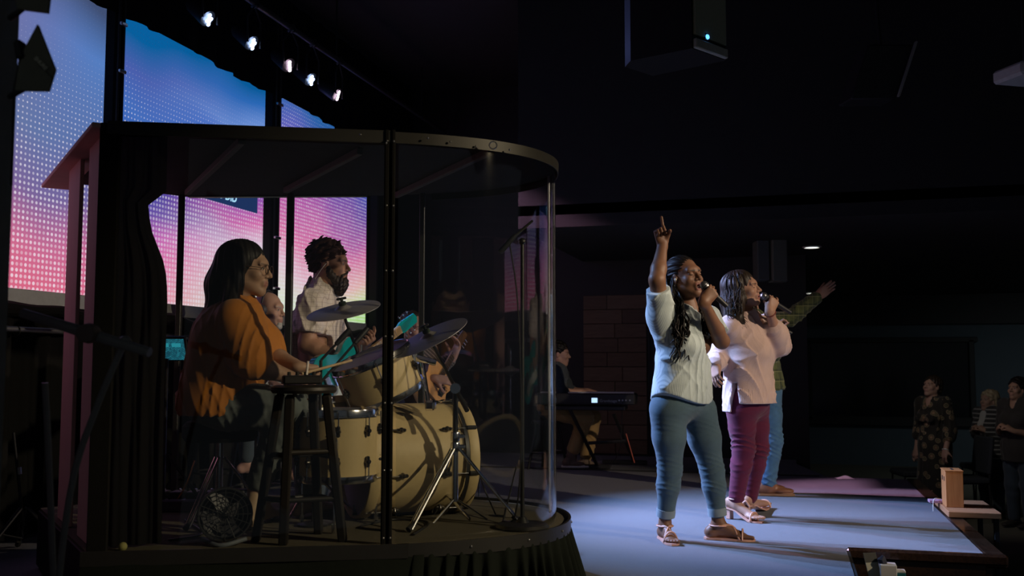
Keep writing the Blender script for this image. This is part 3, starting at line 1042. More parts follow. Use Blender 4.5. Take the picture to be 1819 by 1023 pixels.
# black curtain bunched inside the near corner of the booth
cpx = [(186, 3.97), (200, 4.02), (214, 4.05), (228, 4.1), (244, 4.12)]
rows = []
zz = np.linspace(RZ + 0.01, CZ - 0.005, 30)
for z in zz:
    py = 650 - (z - 1.02) / 4.05 * F_PX
    w = np.interp(py, [335, 345, 400, 470, 520, 980], [0.9, 0.46, 0.55, 0.93, 1.0, 1.06])
    u = np.linspace(0, 1, 40)
    lat = -1.60 + u * 0.175 * w
    dep = 3.985 + 0.09 * u + 0.010 * np.sin(u * 16 + 2 * math.sin(z * 3)) + 0.005 * np.sin(u * 37 + z)
    rows.append(np.array([pl(a, b, z) for a, b in zip(lat, dep)]))
R_ = np.array(rows)
bk = R_[:, ::-1] + FH * 0.02
mb = MB().grid(R_).grid(bk)
tag(recenter(mb.build('booth_curtain', 'black_cloth', None, 80)), 'black curtain bunched inside the near corner of the drum booth', 'curtain')

# =================================================================== drum kit
mat('drum_shell', (0.56, 0.43, 0.22), 0.5, noise=0.06, nscale=60)
mat('drum_head', (0.30, 0.29, 0.33), 0.5, noise=0.04)
mat('drum_head_dark', (0.05, 0.05, 0.055), 0.35)
mat('rubber', (0.02, 0.02, 0.02), 0.8)
wood('drumstick_wood', (0.5, 0.34, 0.18), (0.6, 0.42, 0.24), (4, 40, 40), 0.5)
mat('stool_black', (0.018, 0.016, 0.015), 0.5)


def drum(root, c_top, axis, R, L, nl, hoop='chrome', ang0=0.0, dark_head=False):
    """c_top = centre of the batter head, axis points from it into the shell"""
    axis = nrm(axis)
    mbs = MB().lathe([(R, 0.008), (R, L - 0.008)], c_top, axis, 48)
    mbs.build('shell', 'drum_shell', root)
    MB().lathe([(0.0005, 0.0), (R * 1.002, 0.0), (R * 1.005, 0.006), (R * 1.005, 0.012)], c_top, axis, 48).build('batter_head', 'drum_head_dark' if dark_head else 'drum_head', root)
    MB().lathe([(0.0005, L), (R * 1.002, L), (R * 1.005, L - 0.01)], c_top, axis, 48).build('resonant_head', 'drum_head_dark', root)
    for k, sg in ((0.0, 1), (L, -1)):
        if hoop == 'chrome':
            pr = [(R * 1.0 + 0.002, -0.012), (R + 0.006, -0.014), (R + 0.008, -0.008), (R + 0.008, 0.012), (R + 0.013, 0.014), (R + 0.013, 0.019), (R + 0.004, 0.019), (R + 0.002, -0.012)]
        else:
            pr = [(R + 0.002, -0.02), (R + 0.014, -0.02), (R + 0.016, -0.016), (R + 0.016, 0.026), (R + 0.014, 0.03), (R + 0.003, 0.03), (R + 0.002, -0.02)]
        MB().lathe([(r_, h_ * sg) for r_, h_ in pr], c_top + axis * k, axis, 48).build('hoop', hoop if hoop == 'chrome' else 'drum_shell', root)
    u, w, t_ = MB().frame(axis)
    for i in range(nl):
        an = ang0 + 2 * PI * i / nl
        rd = math.cos(an) * u + math.sin(an) * w
        tn = np.cross(axis, rd)
        for k in ((0.27, 0.73) if L > 0.25 else (0.5,)):
            lg = MB()
            lg.lathe([(0.0005, 0.026), (0.008, 0.025), (0.012, 0.018), (0.012, 0.0)], c_top + axis * L * k + rd * R, rd, 12)
            lg.box(c_top + axis * L * k + rd * (R + 0.012), (0.05, 0.016, 0.018), (axis, tn, rd), ch=0.005)
            lo = lg.build('lug', mat('lug_dark', (0.11, 0.10, 0.09), 0.25, 0.9), root)
        ro = MB()
        for (k0, k1_) in ((-0.01, 0.27 if L > 0.25 else 0.5), (0.73 if L > 0.25 else 0.5, 1.0)):
            ro.cyl(c_top + axis * (L * k0) + rd * (R + 0.017), c_top + axis * (L * k1_) + rd * (R + 0.017), 0.0032, n=8)
        ro.build('tension_rod', 'chrome', root)


# bass drum, front pointing to the right and away
fc = P(806, 823, 4.98)
fc[2] = RZ + 0.275
bax = nrm(RT * 0.895 + FH * 0.445)
bd = thing('bass_drum', 'gold lacquered bass drum lying on the riser', 'drum', V(fc[0] - bax[0] * 0.25, fc[1] - bax[1] * 0.25, RZ))
Rb, Lb = 0.262, 0.50
drum(bd, fc - bax * Lb, bax, Rb, Lb, 8, 'wood', 0.22)
for h_ in [c for c in bd.children if c.name.startswith('hoop')]:
    pass
MB().lathe([(Rb + 0.0165, -0.052), (Rb + 0.0175, -0.052), (Rb + 0.0175, -0.034), (Rb + 0.0165, -0.034)], fc, bax, 48).build('hoop_inlay', 'black_plastic', bd)
u, w, t_ = MB().frame(bax)
for i in range(8):
    an = 0.22 + 2 * PI * i / 8
    rd = math.cos(an) * u + math.sin(an) * w
    MB().box(fc + rd * (Rb + 0.018) - bax * 0.01, (0.055, 0.02, 0.02), (bax, np.cross(bax, rd), rd), ch=0.005).build('claw', 'black_metal', bd)
for sg in (-1, 1):
    sd_ = nrm(np.cross(bax, UPV)) * sg
    q = fc - bax * 0.12 + sd_ * (Rb * 0.75) - UPV * Rb * 0.62
    MB().cyl(q, V(*(q + sd_ * 0.16 + bax * 0.05)[:2], RZ + 0.012), 0.008, n=8).build('spur', 'chrome', bd)
MB().box(P(765, 720, 4.72), (0.05, 0.04, 0.05), ch=0.01).build('tom_mount', 'chrome', bd)

# floor tom
ft_c = P(602, 731, 4.52)
ft = thing('floor_tom', 'gold floor tom with chrome hoops between stool and booth post', 'drum', V(ft_c[0], ft_c[1], RZ))
drum(ft, ft_c, V(0, 0, -1), 0.172, 0.295, 8, 'chrome', 0.35)
for k in range(3):
    an = 0.9 + k * 2.09
    rd = V(math.cos(an), math.sin(an), 0)
    q = V(ft_c[0], ft_c[1], 0) + rd * 0.195
    mbx = MB().cyl(q + V(0, 0, 0.72), q + V(0, 0, RZ + 0.03), 0.006, n=8)
    mbx.cyl(q + V(0, 0, RZ + 0.04), q + V(0, 0, RZ), 0.011, n=8)
    mbx.build('leg', 'chrome', ft)
    MB().box(q + V(0, 0, 0.68) - rd * 0.012, (0.03, 0.03, 0.05), ch=0.006).build('leg_bracket', 'chrome', ft)

# rack tom tilted toward the drummer
hl, hr = P(598, 664, 4.72), P(716, 607, 4.92)
rt_c = (hl + hr) / 2
mj = nrm(hr - hl)
Rr = np.linalg.norm(hr - hl) / 2
pn = nrm(np.cross(mj, FH))                       # roughly up
if pn[2] < 0:
    pn = -pn
pn = nrm(pn - FH * 0.30 - mj * np.dot(pn - FH * 0.30, mj))
rk = thing('rack_tom', 'gold rack tom tilted toward the drummer above the bass drum', 'drum', rt_c - pn * 0.22)
drum(rk, rt_c, -pn, Rr, 0.20, 6, 'chrome', 0.5)
MB().tube([rt_c - pn * 0.1 + mj * Rr, rt_c - pn * 0.12 + mj * (Rr + 0.06), P(757, 690, 4.8), P(762, 722, 4.75)], 0.011, 10).build('mount_arm', 'chrome', rk)
MB().box(rt_c - pn * 0.1 + mj * (Rr + 0.02), (0.05, 0.05, 0.06), (mj, np.cross(pn, mj), pn), ch=0.01).build('mount_bracket', 'chrome', rk)
MB().lathe([(0.013, -0.05), (0.016, -0.04), (0.016, 0.04), (0.013, 0.05)], P(757, 640, 4.85), nrm(RT + UPV * -0.25), 12).build('arm_clamp', 'chrome', rk)

# snare in front of the drummer
sn_c = P(560, 712, 4.86)
sn = thing('snare_drum', 'snare drum on its stand hidden behind the stool legs', 'drum', V(sn_c[0], sn_c[1], RZ))
drum(sn, sn_c, nrm(V(0.1, 0.0, -1)), 0.172, 0.14, 8, 'chrome', 0.1)
MB().cyl(sn_c - UPV * 0.15, V(sn_c[0], sn_c[1], RZ + 0.15), 0.012, n=10).build('stand_tube', 'chrome', sn)
for k in range(3):
    an = 0.4 + k * 2.094
    MB().tube([V(sn_c[0], sn_c[1], RZ + 0.2), V(sn_c[0] + 0.2 * math.cos(an), sn_c[1] + 0.2 * math.sin(an), RZ + 0.012)], 0.007, 8).build('stand_leg', 'chrome', sn)


def cymbal(name, label, a, b, da, db, tilt, R=None):
    p, q = P(*a, da), P(*b, db)
    c = (p + q) / 2
    mj = nrm(q - p)
    R = np.linalg.norm(q - p) / 2
    n = nrm(np.cross(mj, FH))
    if n[2] < 0:
        n = -n
    n = nrm(n + FH * tilt)
    n = nrm(n - mj * np.dot(n, mj))
    t = thing(name, label, 'cymbal', c, 'cymbals of the drum kit')
    pr = [(0.007, 0.022), (0.018, 0.021), (0.032, 0.012), (0.04, 0.006)] + [(0.04 + (R - 0.04) * s, 0.006 - 0.012 * s * s + 0.0006 * ((i % 2) * 2 - 1)) for i, s in enumerate(np.linspace(0.06, 1, 26))]
    pr2 = [(r_, h_ - 0.0022) for r_, h_ in pr[::-1]]
    MB().lathe(pr + pr2, c, n, 64).build('plate', 'brass_cymbal', t, 60)
    MB().lathe([(0.0005, 0.06), (0.008, 0.058), (0.008, 0.04), (0.018, 0.038), (0.02, 0.026), (0.017, 0.02), (0.0005, 0.02)], c, n, 14).build('felt', mat('green_felt', (0.03, 0.045, 0.03), 0.9), t)
    MB().box(c + n * 0.055, (0.05, 0.01, 0.012), (mj, np.cross(n, mj), n), ch=0.003).build('wing_nut', 'black_metal', t)
    return c, n


c1, n1 = cymbal('crash_cymbal', 'cymbal hovering in front of the bearded man', (544, 563), (675, 536), 4.9, 4.98, -0.32)
c2_, n2 = cymbal('ride_cymbal', 'larger cymbal tilted up to the right over the bass drum', (696, 632), (826, 564), 4.74, 4.84, -0.30)


def tripod(t, c, zh, spread, a0, m='chrome', zb=RZ):
    c = V(c[0], c[1], 0)
    for k in range(3):
        an = a0 + k * 2.094
        dr = V(math.cos(an), math.sin(an), 0)
        e = c + dr * spread + V(0, 0, zb + 0.012)
        top = c + V(0, 0, zb + zh)
        lg = MB()
        for s_ in (-1, 1):
            off = np.cross(dr, UPV) * 0.009 * s_
            lg.tube([top + off + dr * 0.02, e + off], 0.0065, 8)
        lo = lg.build('leg', m, t)
        MB().tube([c + V(0, 0, zb + zh * 0.34), c + (e - c) * 0.5 + V(0, 0, (zb + zh - e[2]) * 0.5)], 0.005, 6).build('brace', m, t)
        MB().tube([e + dr * -0.035 + UPV * 0.028, e + dr * 0.012], [0.011, 0.014], 8).build('rubber_foot', 'rubber', lo)


# stand of the ride cymbal, nearest the camera
sp = G(808, 930, RZ)
cs = thing('cymbal_stand', 'boom cymbal stand on a tripod before the bass drum', 'cymbal stand', V(sp[0], sp[1], RZ), 'cymbal stands')
zt = P(808, 690, np.dot(sp - CAM, FW))[2]
MB().cyl(V(sp[0], sp[1], RZ + 0.1), V(sp[0], sp[1], RZ + 0.36), 0.0145, n=14).build('lower_tube', 'chrome', cs)
MB().cyl(V(sp[0], sp[1], RZ + 0.35), V(sp[0], sp[1], zt), 0.0125, n=14).build('upper_tube', mat('dark_chrome', (0.10, 0.10, 0.10), 0.3, 0.9), cs)
tripod(cs, sp, 0.34, 0.30, 0.15)
for z in (RZ + 0.35, zt - 0.22):
    MB().lathe([(0.0005, -0.022), (0.02, -0.022), (0.022, -0.01), (0.022, 0.012), (0.019, 0.02), (0.0005, 0.02)], V(sp[0], sp[1], z), UPV, 16).build('collar', 'chrome', cs)
    MB().box(V(sp[0], sp[1], z) + RT * 0.03, (0.035, 0.01, 0.018), (RT, FH, UPV), ch=0.004).build('wing_screw', 'chrome', cs)
top = V(sp[0], sp[1], zt)
MB().lathe([(0.0005, -0.03), (0.024, -0.03), (0.026, 0.0), (0.024, 0.03), (0.0005, 0.03)], top, FH, 16).build('tilter', 'chrome', cs)
bdir = nrm(c2_ - n2 * 0.03 - top)
MB().tube([top - bdir * 0.13, c2_ - n2 * 0.03, c2_ + n2 * 0.01], 0.008, 10).build('boom_arm', 'dark_chrome', cs)
MB().cyl(top - bdir * 0.14, top - bdir * 0.02, 0.011, n=10).build('boom_grip', 'black_metal', cs)
# stand of the crash cymbal behind the rack tom
sp2 = V(c1[0] + 0.05, c1[1] + 0.15, RZ)
cs = thing('cymbal_stand', 'boom cymbal stand of the cymbal before the bearded man', 'cymbal stand', sp2, 'cymbal stands')
MB().cyl(sp2 + UPV * 0.1, V(sp2[0], sp2[1], 1.05), 0.0125, n=12).build('tube', 'dark_chrome', cs)
MB().tube([V(sp2[0], sp2[1], 1.0), c1 - n1 * 0.06, c1 + n1 * 0.01], 0.008, 10).build('boom_arm', 'dark_chrome', cs)
tripod(cs, sp2, 0.32, 0.24, 0.8)
MB().lathe([(0.0005, -0.025), (0.02, -0.025), (0.024, 0.0), (0.02, 0.025), (0.0005, 0.025)], V(sp2[0], sp2[1], 1.02), FH, 14).build('tilter', 'chrome', cs)
# hi-hat far behind post
hp = P(640, 700, 5.15)
hh = thing('hi_hat', 'pair of hi hat cymbals on a thin stand behind the rack tom', 'cymbal', V(hp[0], hp[1], RZ))
hz = 0.98
for k in (0, 1):
    pr = [(0.006, 0.02), (0.03, 0.016), (0.04, 0.005), (0.17, -0.008), (0.17, -0.010), (0.04, 0.003), (0.006, 0.016)]
    MB().lathe([(r_, h_ * (1 if k else -1)) for r_, h_ in pr], V(hp[0], hp[1], hz + 0.022 * k), UPV, 40).build('plate', 'brass_cymbal', hh)
MB().cyl(V(hp[0], hp[1], RZ + 0.05), V(hp[0], hp[1], hz + 0.15), 0.007, n=10).build('rod', 'chrome', hh)
tripod(hh, hp, 0.3, 0.22, 0.2)

# kick pedal
kp = G(640, 905, RZ)
kt = thing('kick_pedal', 'dark kick drum pedal on the riser behind the stool', 'pedal', kp)
MB().box(kp + UPV * 0.02, (0.10, 0.28, 0.012), (nrm(np.cross(bax, UPV)), bax, UPV), ch=0.004).build('base_plate', 'black_metal', kt)
MB().box(kp + UPV * 0.06, (0.08, 0.27, 0.012), (nrm(np.cross(bax, UPV)), nrm(bax + UPV * 0.25), nrm(UPV - bax * 0.25)), ch=0.004).build('footboard', 'brushed_steel', kt)
for sg in (-1, 1):
    MB().cyl(kp + bax * 0.12 + nrm(np.cross(bax, UPV)) * 0.05 * sg, kp + bax * 0.12 + nrm(np.cross(bax, UPV)) * 0.05 * sg + UPV * 0.2, 0.007, n=8).build('post', 'chrome', kt)
MB().tube([kp + bax * 0.12 + UPV * 0.19, kp + bax * 0.16 + UPV * 0.29], 0.004, 6).build('beater_rod', 'chrome', kt)
MB().ball(kp + bax * 0.165 + UPV * 0.3, 0.024).build('beater', 'white_wall', kt)

# drummer's throne
th_ = P(392, 742, 4.62)
tn_ = thing('drum_throne', 'round black drum throne under the drummer', 'stool', V(th_[0], th_[1], RZ))
MB().lathe([(0.0005, 0.0), (0.15, 0.0), (0.17, -0.02), (0.17, -0.07), (0.155, -0.09), (0.0005, -0.09)], V(th_[0], th_[1], 0.765), UPV, 32).build('seat', 'black_cloth', tn_)
MB().cyl(V(th_[0], th_[1], RZ + 0.1), V(th_[0], th_[1], 0.69), 0.016, n=12).build('post', 'chrome', tn_)
tripod(tn_, th_, 0.3, 0.24, 0.5)

# =================================================================== bar stool in front
st_c = P(540, 684, 4.02)
bs = thing('bar_stool', 'dark wooden bar stool with splayed legs in the booth', 'stool', V(st_c[0], st_c[1], RZ))
MB().lathe([(0.0005, 0.0), (0.115, 0.0), (0.13, -0.008), (0.132, -0.02), (0.125, -0.032), (0.0005, -0.036)], st_c, UPV, 32).build('seat', 'stool_black', bs)
feet = [(454, 962, 0), (503, 968, 0), (609, 962, 0), (566, 948, 0)]
tops = [(497, 700, 4.0), (515, 702, 3.93), (580, 700, 4.0), (556, 698, 4.1)]
FT, TP = [], []
for (a, b, _), (c_, d_, e_) in zip(feet, tops):
    g_ = G(a, b, RZ)
    TP.append(P(c_, d_, e_))
    FT.append(g_)
    mbx = MB()
    ax_ = nrm(TP[-1] - g_)
    u_, w_, _t = mbx.frame(ax_)
    mbx.box((TP[-1] + g_) / 2, (0.036, 0.036, np.linalg.norm(TP[-1] - g_)), (RT, nrm(np.cross(ax_, RT)), ax_), ch=0.006)
    mbx.build('leg', 'stool_black', bs)
for (i, j, k) in ((0, 1, 0.3), (1, 2, 0.3), (2, 3, 0.28), (3, 0, 0.28), (0, 1, 0.6), (1, 2, 0.62), (2, 3, 0.58), (3, 0, 0.58)):
    a = FT[i] + (TP[i] - FT[i]) * k
    b = FT[j] + (TP[j] - FT[j]) * k
    MB().cyl(a, b, 0.011, n=10).build('rung', 'stool_black', bs)
# small personal mixer lying on the stool
mc = st_c + UPV * 0.022 - RT * 0.01
mxr = thing('mixer_box', 'small black personal monitor mixer lying on the bar stool', 'mixer', st_c)
MB().box(mc, (0.15, 0.12, 0.035), (nrm(RT + FH * 0.3), nrm(FH - RT * 0.3), UPV), ch=0.006).build('case', 'black_plastic', mxr)
for i in range(4):
    q = mc + nrm(RT + FH * 0.3) * (-0.05 + 0.033 * i) + UPV * 0.018
    MB().lathe([(0.0005, 0.014), (0.007, 0.013), (0.008, 0.0)], q, UPV, 10).build('knob', 'rubber', mxr)
MB().cyl(mc + UPV * 0.02 + RT * 0.02, mc + UPV * 0.075 + RT * 0.025, 0.005, n=8).build('antenna', 'white_wall', mxr)

# floor fan
fcn = G(398, 968, RZ)
fan = thing('floor_fan', 'small round black floor fan at the left of the bar stool', 'fan', fcn)
fn_c = fcn + UPV * 0.125
fax = nrm(RT * 0.35 - FH)
MB().torus(fn_c + fax * 0.03, fax, 0.104, 0.005, 32, 6).build('front_ring', 'black_metal', fan)
g = MB()
for r_ in (0.03, 0.05, 0.07, 0.088):
    g.torus(fn_c + fax * 0.035, fax, r_, 0.0018, 28, 5)
u, w, t_ = g.frame(fax)
for i in range(16):
    an = 2 * PI * i / 16
    rd = math.cos(an) * u + math.sin(an) * w
    g.tube([fn_c + fax * 0.036 + rd * 0.015, fn_c + fax * 0.036 + rd * 0.104], 0.0018, 5)
g.build('grille', 'black_metal', fan)
MB().lathe([(0.106, 0.03), (0.108, 0.0), (0.10, -0.035), (0.07, -0.055), (0.0005, -0.06)], fn_c, fax, 32).build('housing', 'black_plastic', fan)
for i in range(4):
    an = 2 * PI * i / 4 + 0.3
    rd = math.cos(an) * u + math.sin(an) * w
    td = np.cross(fax, rd)
    bl = np.array([[fn_c + rd * r_ + td * (s_ * (0.02 + 0.2 * r_)) + fax * (s_ * 0.014) for s_ in (-1, 0, 1)] for r_ in np.linspace(0.018, 0.092, 5)])
    MB().grid(bl).grid(bl[:, ::-1] - fax * 0.002).build('blade', mat('fan_blade', (0.09, 0.09, 0.1), 0.4), fan)
MB().ball(fn_c, 0.022).build('hub', 'black_plastic', fan)
MB().tube(bez([fn_c - UPV * 0.10 - RT * 0.09, fn_c - UPV * 0.118 - FH * 0.05, fn_c - UPV * 0.10 + RT * 0.09], 12), 0.009, 8).build('foot', mat('fan_foot', (0.15, 0.17, 0.2), 0.4), fan)

# overhead microphone stand inside the shield
mp = G(928, 938, RZ)
dm = np.dot(mp - CAM, FW)
ms = thing('microphone_stand', 'tall thin microphone boom stand inside the curved shield', 'microphone stand', mp)
MB().lathe([(0.0005, 0.0), (0.115, 0.0), (0.12, 0.008), (0.11, 0.02), (0.03, 0.026), (0.015, 0.05), (0.0005, 0.05)], mp, UPV, 32).build('base', 'black_metal', ms)
topm = P(929, 424, dm)
MB().cyl(mp + UPV * 0.04, V(mp[0], mp[1], topm[2]), 0.0095, n=12).build('pole', 'black_metal', ms)
MB().ball(V(mp[0], mp[1], topm[2]), 0.017, n=12, m=8).build('clutch', 'black_metal', ms)
MB().tube([P(946, 392, dm + 0.05), P(900, 432, dm)], 0.006, 8).build('boom', 'black_metal', ms)
md = nrm(P(893, 443, dm) - P(910, 424, dm))
MB().lathe([(0.008, -0.03), (0.011, -0.02), (0.013, 0.05), (0.012, 0.075), (0.0005, 0.078)], P(908, 426, dm), md, 12).build('microphone', 'black_plastic', ms)
MB().tube(bez([P(905, 430, dm), P(918, 520, dm + 0.01), P(924, 640, dm), P(926, 800, dm), P(915, 915, dm), P(892, 925, dm + 0.1)], 40), 0.0035, 6).build('cable', 'black_metal', ms)
# small black box and cables on the riser
tb = G(905, 918, RZ)
tag(recenter(MB().box(tb + UPV * 0.02, (0.05, 0.06, 0.045), (RT, FH, UPV), ch=0.006).build('foot_switch', mat('footswitch', (0.16, 0.14, 0.12), 0.6))), 'small grey foot switch beside the thin microphone stand', 'switch')
tag(recenter(MB().tube(bez([G(850, 885, RZ) + UPV * 0.01, P(853, 850, 4.9), P(862, 872, 4.75), G(880, 915, RZ) + UPV * 0.006], 24), 0.004, 6).build('cable', 'black_metal')), 'black cable looping down beside the bass drum front', 'cable')
tag(recenter(MB().tube([P(917, 830, 4.9), G(893, 930, RZ) + UPV * 0.005], 0.0045, 6).build('antenna_rod', 'black_metal')), 'thin slanting black rod beside the microphone stand', 'rod')
tag(recenter(MB().tube(bez([G(690, 945, RZ) + UPV * 0.006, G(640, 938, RZ) + UPV * 0.006, G(700, 925, RZ) + UPV * 0.006, G(760, 930, RZ) + UPV * 0.006, G(735, 952, RZ) + UPV * 0.006], 40), 0.005, 6).build('cable', 'black_metal')), 'black cable lying in a loop at the foot of the booth post', 'cable')
tag(recenter(MB().tube(bez([G(300, 962, RZ) + UPV * 0.006, G(360, 950, RZ) + UPV * 0.006, G(330, 925, RZ) + UPV * 0.006, G(420, 945, RZ) + UPV * 0.006, G(470, 930, RZ) + UPV * 0.006], 40), 0.005, 6).build('cable', 'black_metal')), 'black cable snaking on the riser behind the fan', 'cable')
tag(recenter(MB().tube(bez([P(346, 818, 4.95), P(330, 862, 4.9), G(306, 905, RZ) + UPV * 0.01], 20), 0.0035, 6).build('orange_cable', mat('orange_plastic', (0.75, 0.36, 0.10), 0.5))), 'thin orange cable hanging down left of the fan', 'cable')
# mic boom over the snare
for (pts_, nm_, lb_) in (([P(647, 590, 4.7), P(560, 690, 4.55)], 'microphone_boom', 'thin black microphone boom slanting across the teal guitar'),
                         ([P(615, 592, 4.65), P(570, 640, 4.6)], 'microphone_boom', 'shorter black microphone boom pointing at the snare')):
    t = thing(nm_, lb_, 'microphone stand', pts_[1], 'microphone booms over the snare')
    MB().tube(pts_, 0.006, 8).build('rod', 'black_metal', t)
    dv_ = nrm(pts_[1] - pts_[0])
    MB().lathe([(0.0005, -0.05), (0.013, -0.045), (0.014, 0.0), (0.011, 0.05), (0.0005, 0.055)], pts_[0] + dv_ * 0.02, dv_, 12).build('microphone', 'black_plastic', t)
    MB().cyl(pts_[1], V(pts_[1][0], pts_[1][1], RZ + 0.01), 0.008, n=8).build('pole', 'black_metal', t)
    MB().lathe([(0.0005, 0.0), (0.07, 0.0), (0.072, 0.01), (0.02, 0.02), (0.0005, 0.02)], V(pts_[1][0], pts_[1][1], RZ), UPV, 20).build('base', 'black_metal', t)
# drumstick
tag(recenter(MB().tube([P(536, 664, 4.42), P(625, 640, 4.6)], [0.0075, 0.0055], 10).build('drumstick', 'drumstick_wood')), 'wooden drumstick in the drummer hand over the stool', 'drumstick')
# =================================================================== left foreground stand (out of focus) and tablet
t = thing('light_stand', 'dark tubular stand with slanting leg close to the camera', 'stand', V(*G(112, 1060, 0.0)))
fg = mat('stand_grey', (0.3, 0.3, 0.28), 0.45)
MB().tube(bez([P(222, 606, 2.9), P(175, 715, 2.9), P(130, 850, 2.9), P(103, 1045, 2.9), P(95, 1200, 2.9)], 30), 0.010, 10).build('leg', fg, t)
MB().tube(bez([P(80, 680, 3.0), P(86, 800, 3.0), P(96, 1060, 3.0), P(98, 1200, 3.0)], 20), 0.010, 10).build('pole', fg, t)
MB().tube([P(40, 556, 2.95), P(150, 590, 2.9), P(266, 626, 2.85)], [0.014, 0.017, 0.014], 10).build('boom', fg, t)
MB().lathe([(0.0005, -0.03), (0.026, -0.028), (0.03, 0.0), (0.026, 0.028), (0.0005, 0.03)], P(158, 592, 2.88), FH, 16).build('joint_knob', mat('knob_pale', (0.2, 0.15, 0.13), 0.6), t)
MB().ball(P(222, 608, 2.88), 0.02, n=12, m=8).build('clutch', fg, t)

# monitor stand at far left floor
t = thing('microphone_stand', 'thin dark stand standing far left before the curtain', 'microphone stand', V(*P(40, 985, 5.4)[:2], 0.0))
b0 = V(*P(40, 985, 5.4)[:2], 0.0)
MB().tube([P(24, 768, 5.4), b0 + UPV * 0.15], 0.008, 8).build('pole', 'black_metal', t)
tripod(t, b0, 0.25, 0.25, 0.3, 'black_metal', 0.0)
MB().cyl(P(34, 830, 5.4), P(35, 842, 5.4), 0.012, n=10).build('collar', 'brushed_steel', t)

# tablet/mixer screen on a stand behind the drummer
sc_c = P(296, 619, 5.0)
t = thing('mixer_screen', 'small teal glowing screen on a stand behind the drummer', 'screen', V(sc_c[0], sc_c[1], RZ))
ax = (RT, nrm(FH + UPV * 0.5), nrm(UPV - FH * 0.5))
MB().box(sc_c, (0.21, 0.02, 0.135), ax, ch=0.005).build('casing', 'black_plastic', t)
sm = mat('teal_display', (0.02, 0.1, 0.12), 0.3)
nt, b = nodes_of(sm)
tc = nt.nodes.new('ShaderNodeTexCoord')
br = nt.nodes.new('ShaderNodeTexBrick')
br.inputs['Color1'].default_value = (0.01, 0.08, 0.12, 1)
br.inputs['Color2'].default_value = (0.02, 0.22, 0.28, 1)
br.inputs['Mortar'].default_value = (0.002, 0.01, 0.02, 1)
br.inputs['Scale'].default_value = 60
nt.links.new(tc.outputs['Object'], br.inputs['Vector'])
nt.links.new(br.outputs['Color'], b.inputs['Emission Color'])
b.inputs['Emission Strength'].default_value = 0.8
MB().box(sc_c - ax[1] * 0.011, (0.19, 0.003, 0.115), ax).build('display', sm, t, 0)
for (i, col) in ((0, 0), (1, 1), (2, 0)):
    MB().box(sc_c - ax[1] * 0.0135 + ax[0] * (-0.065 + 0.06 * i) + ax[2] * 0.025, (0.045, 0.002, 0.02), ax).build('channel_tile', mat('tile_teal', (0.02, 0.3, 0.35), 0.4, emit=(0.03, 0.35, 0.42), estr=0.7), t, 0)
MB().cyl(V(sc_c[0], sc_c[1], RZ + 0.02), sc_c - UPV * 0.05, 0.012, n=10).build('pole', 'black_metal', t)
tripod(t, sc_c, 0.28, 0.22, 0.3, 'black_metal')

# speaker wedge / dark case behind drummer's feet
q = G(330, 905, RZ)
t = thing('effects_case', 'dark pedal case with cables left of the fan', 'case', q)
MB().box(q + UPV * 0.03, (0.34, 0.2, 0.06), (RT, FH, UPV), ch=0.008).build('tray', mat('case_purple', (0.09, 0.08, 0.11), 0.5), t)
for i in range(4):
    MB().box(q + UPV * 0.075 + RT * (-0.12 + 0.08 * i), (0.06, 0.1, 0.035), (RT, FH, UPV), ch=0.005).build('pedal', 'black_plastic', t)
    MB().lathe([(0.0005, 0.012), (0.007, 0.01), (0.008, 0)], q + UPV * 0.09 + RT * (-0.12 + 0.08 * i) + FH * 0.03, UPV, 10).build('knob', 'brushed_steel', t)
bl = G(218, 978, RZ)
tag(recenter(MB().ball(bl + UPV * 0.016, 0.017).build('tape_ball', mat('pale_yellow', (0.35, 0.33, 0.12), 0.8))), 'small yellowish ball lying by the foot of the booth curtain', 'ball')

# =================================================================== keyboard
KB = 0.74
ka, kb_ = P(955, 708, 9.75), P(1130, 708, 9.55)
kx = nrm((kb_ - ka) * V(1, 1, 0))
ky = nrm(np.cross(UPV, kx))
kc = (ka + kb_) / 2
kl = np.linalg.norm(kb_ - ka)
kb = thing('stage_keyboard', 'black stage keyboard with small glowing display', 'keyboard', V(kc[0], kc[1], kc[2] - 0.06))
MB().box(kc, (kl, 0.34, 0.105), (kx, ky, UPV), ch=0.01).build('case', mat('keyboard_black', (0.022, 0.022, 0.024), 0.4), kb)
back = -ky if np.dot(ky, FH) > 0 else ky
nkeys = 34
wk = MB()
for i in range(nkeys):
    wk = MB().box(kc + kx * (kl * (-0.46 + 0.92 * i / (nkeys - 1))) - back * 0.09 + UPV * 0.056, (kl * 0.92 / nkeys - 0.001, 0.14, 0.016), (kx, ky, UPV))
    wk.build('key', 'white_paper', kb, 0)
p_ = P(1056, 711, 9.4)
fpt = lambda px, py: (lambda r: CAM + r * (np.dot(kc + back * 0.172 - CAM, back) / np.dot(r, back)))(ray(px, py))
MB().box(fpt(1056, 711), (0.055, 0.004, 0.045), (kx, ky, UPV)).build('display', mat('display_white', (0.6, 0.75, 1), 0.4, emit=(0.45, 0.68, 1.0), estr=1.3), kb, 0)
text_mesh('lettering', 'Grandstage', mat('logo_white', (0.35, 0.38, 0.4), 0.5), kb, fpt(1065, 714), kx, UPV, 0.036, 0.0006)
for i, px in enumerate((1100, 1106, 1112, 1119)):
    MB().cyl(fpt(px, 711), fpt(px, 711) + back * 0.012, 0.008, n=10).build('jack', 'brushed_steel', kb)
MB().box(fpt(1048, 707) - back * 0.003, (0.004, 0.012, 0.1), (kx, ky, UPV)).build('seam', 'rubber', kb, 0)
ks = thing('keyboard_stand', 'black folding stand carrying the keyboard', 'keyboard stand', V(kc[0], kc[1], 0))
kz = kc[2] - 0.055
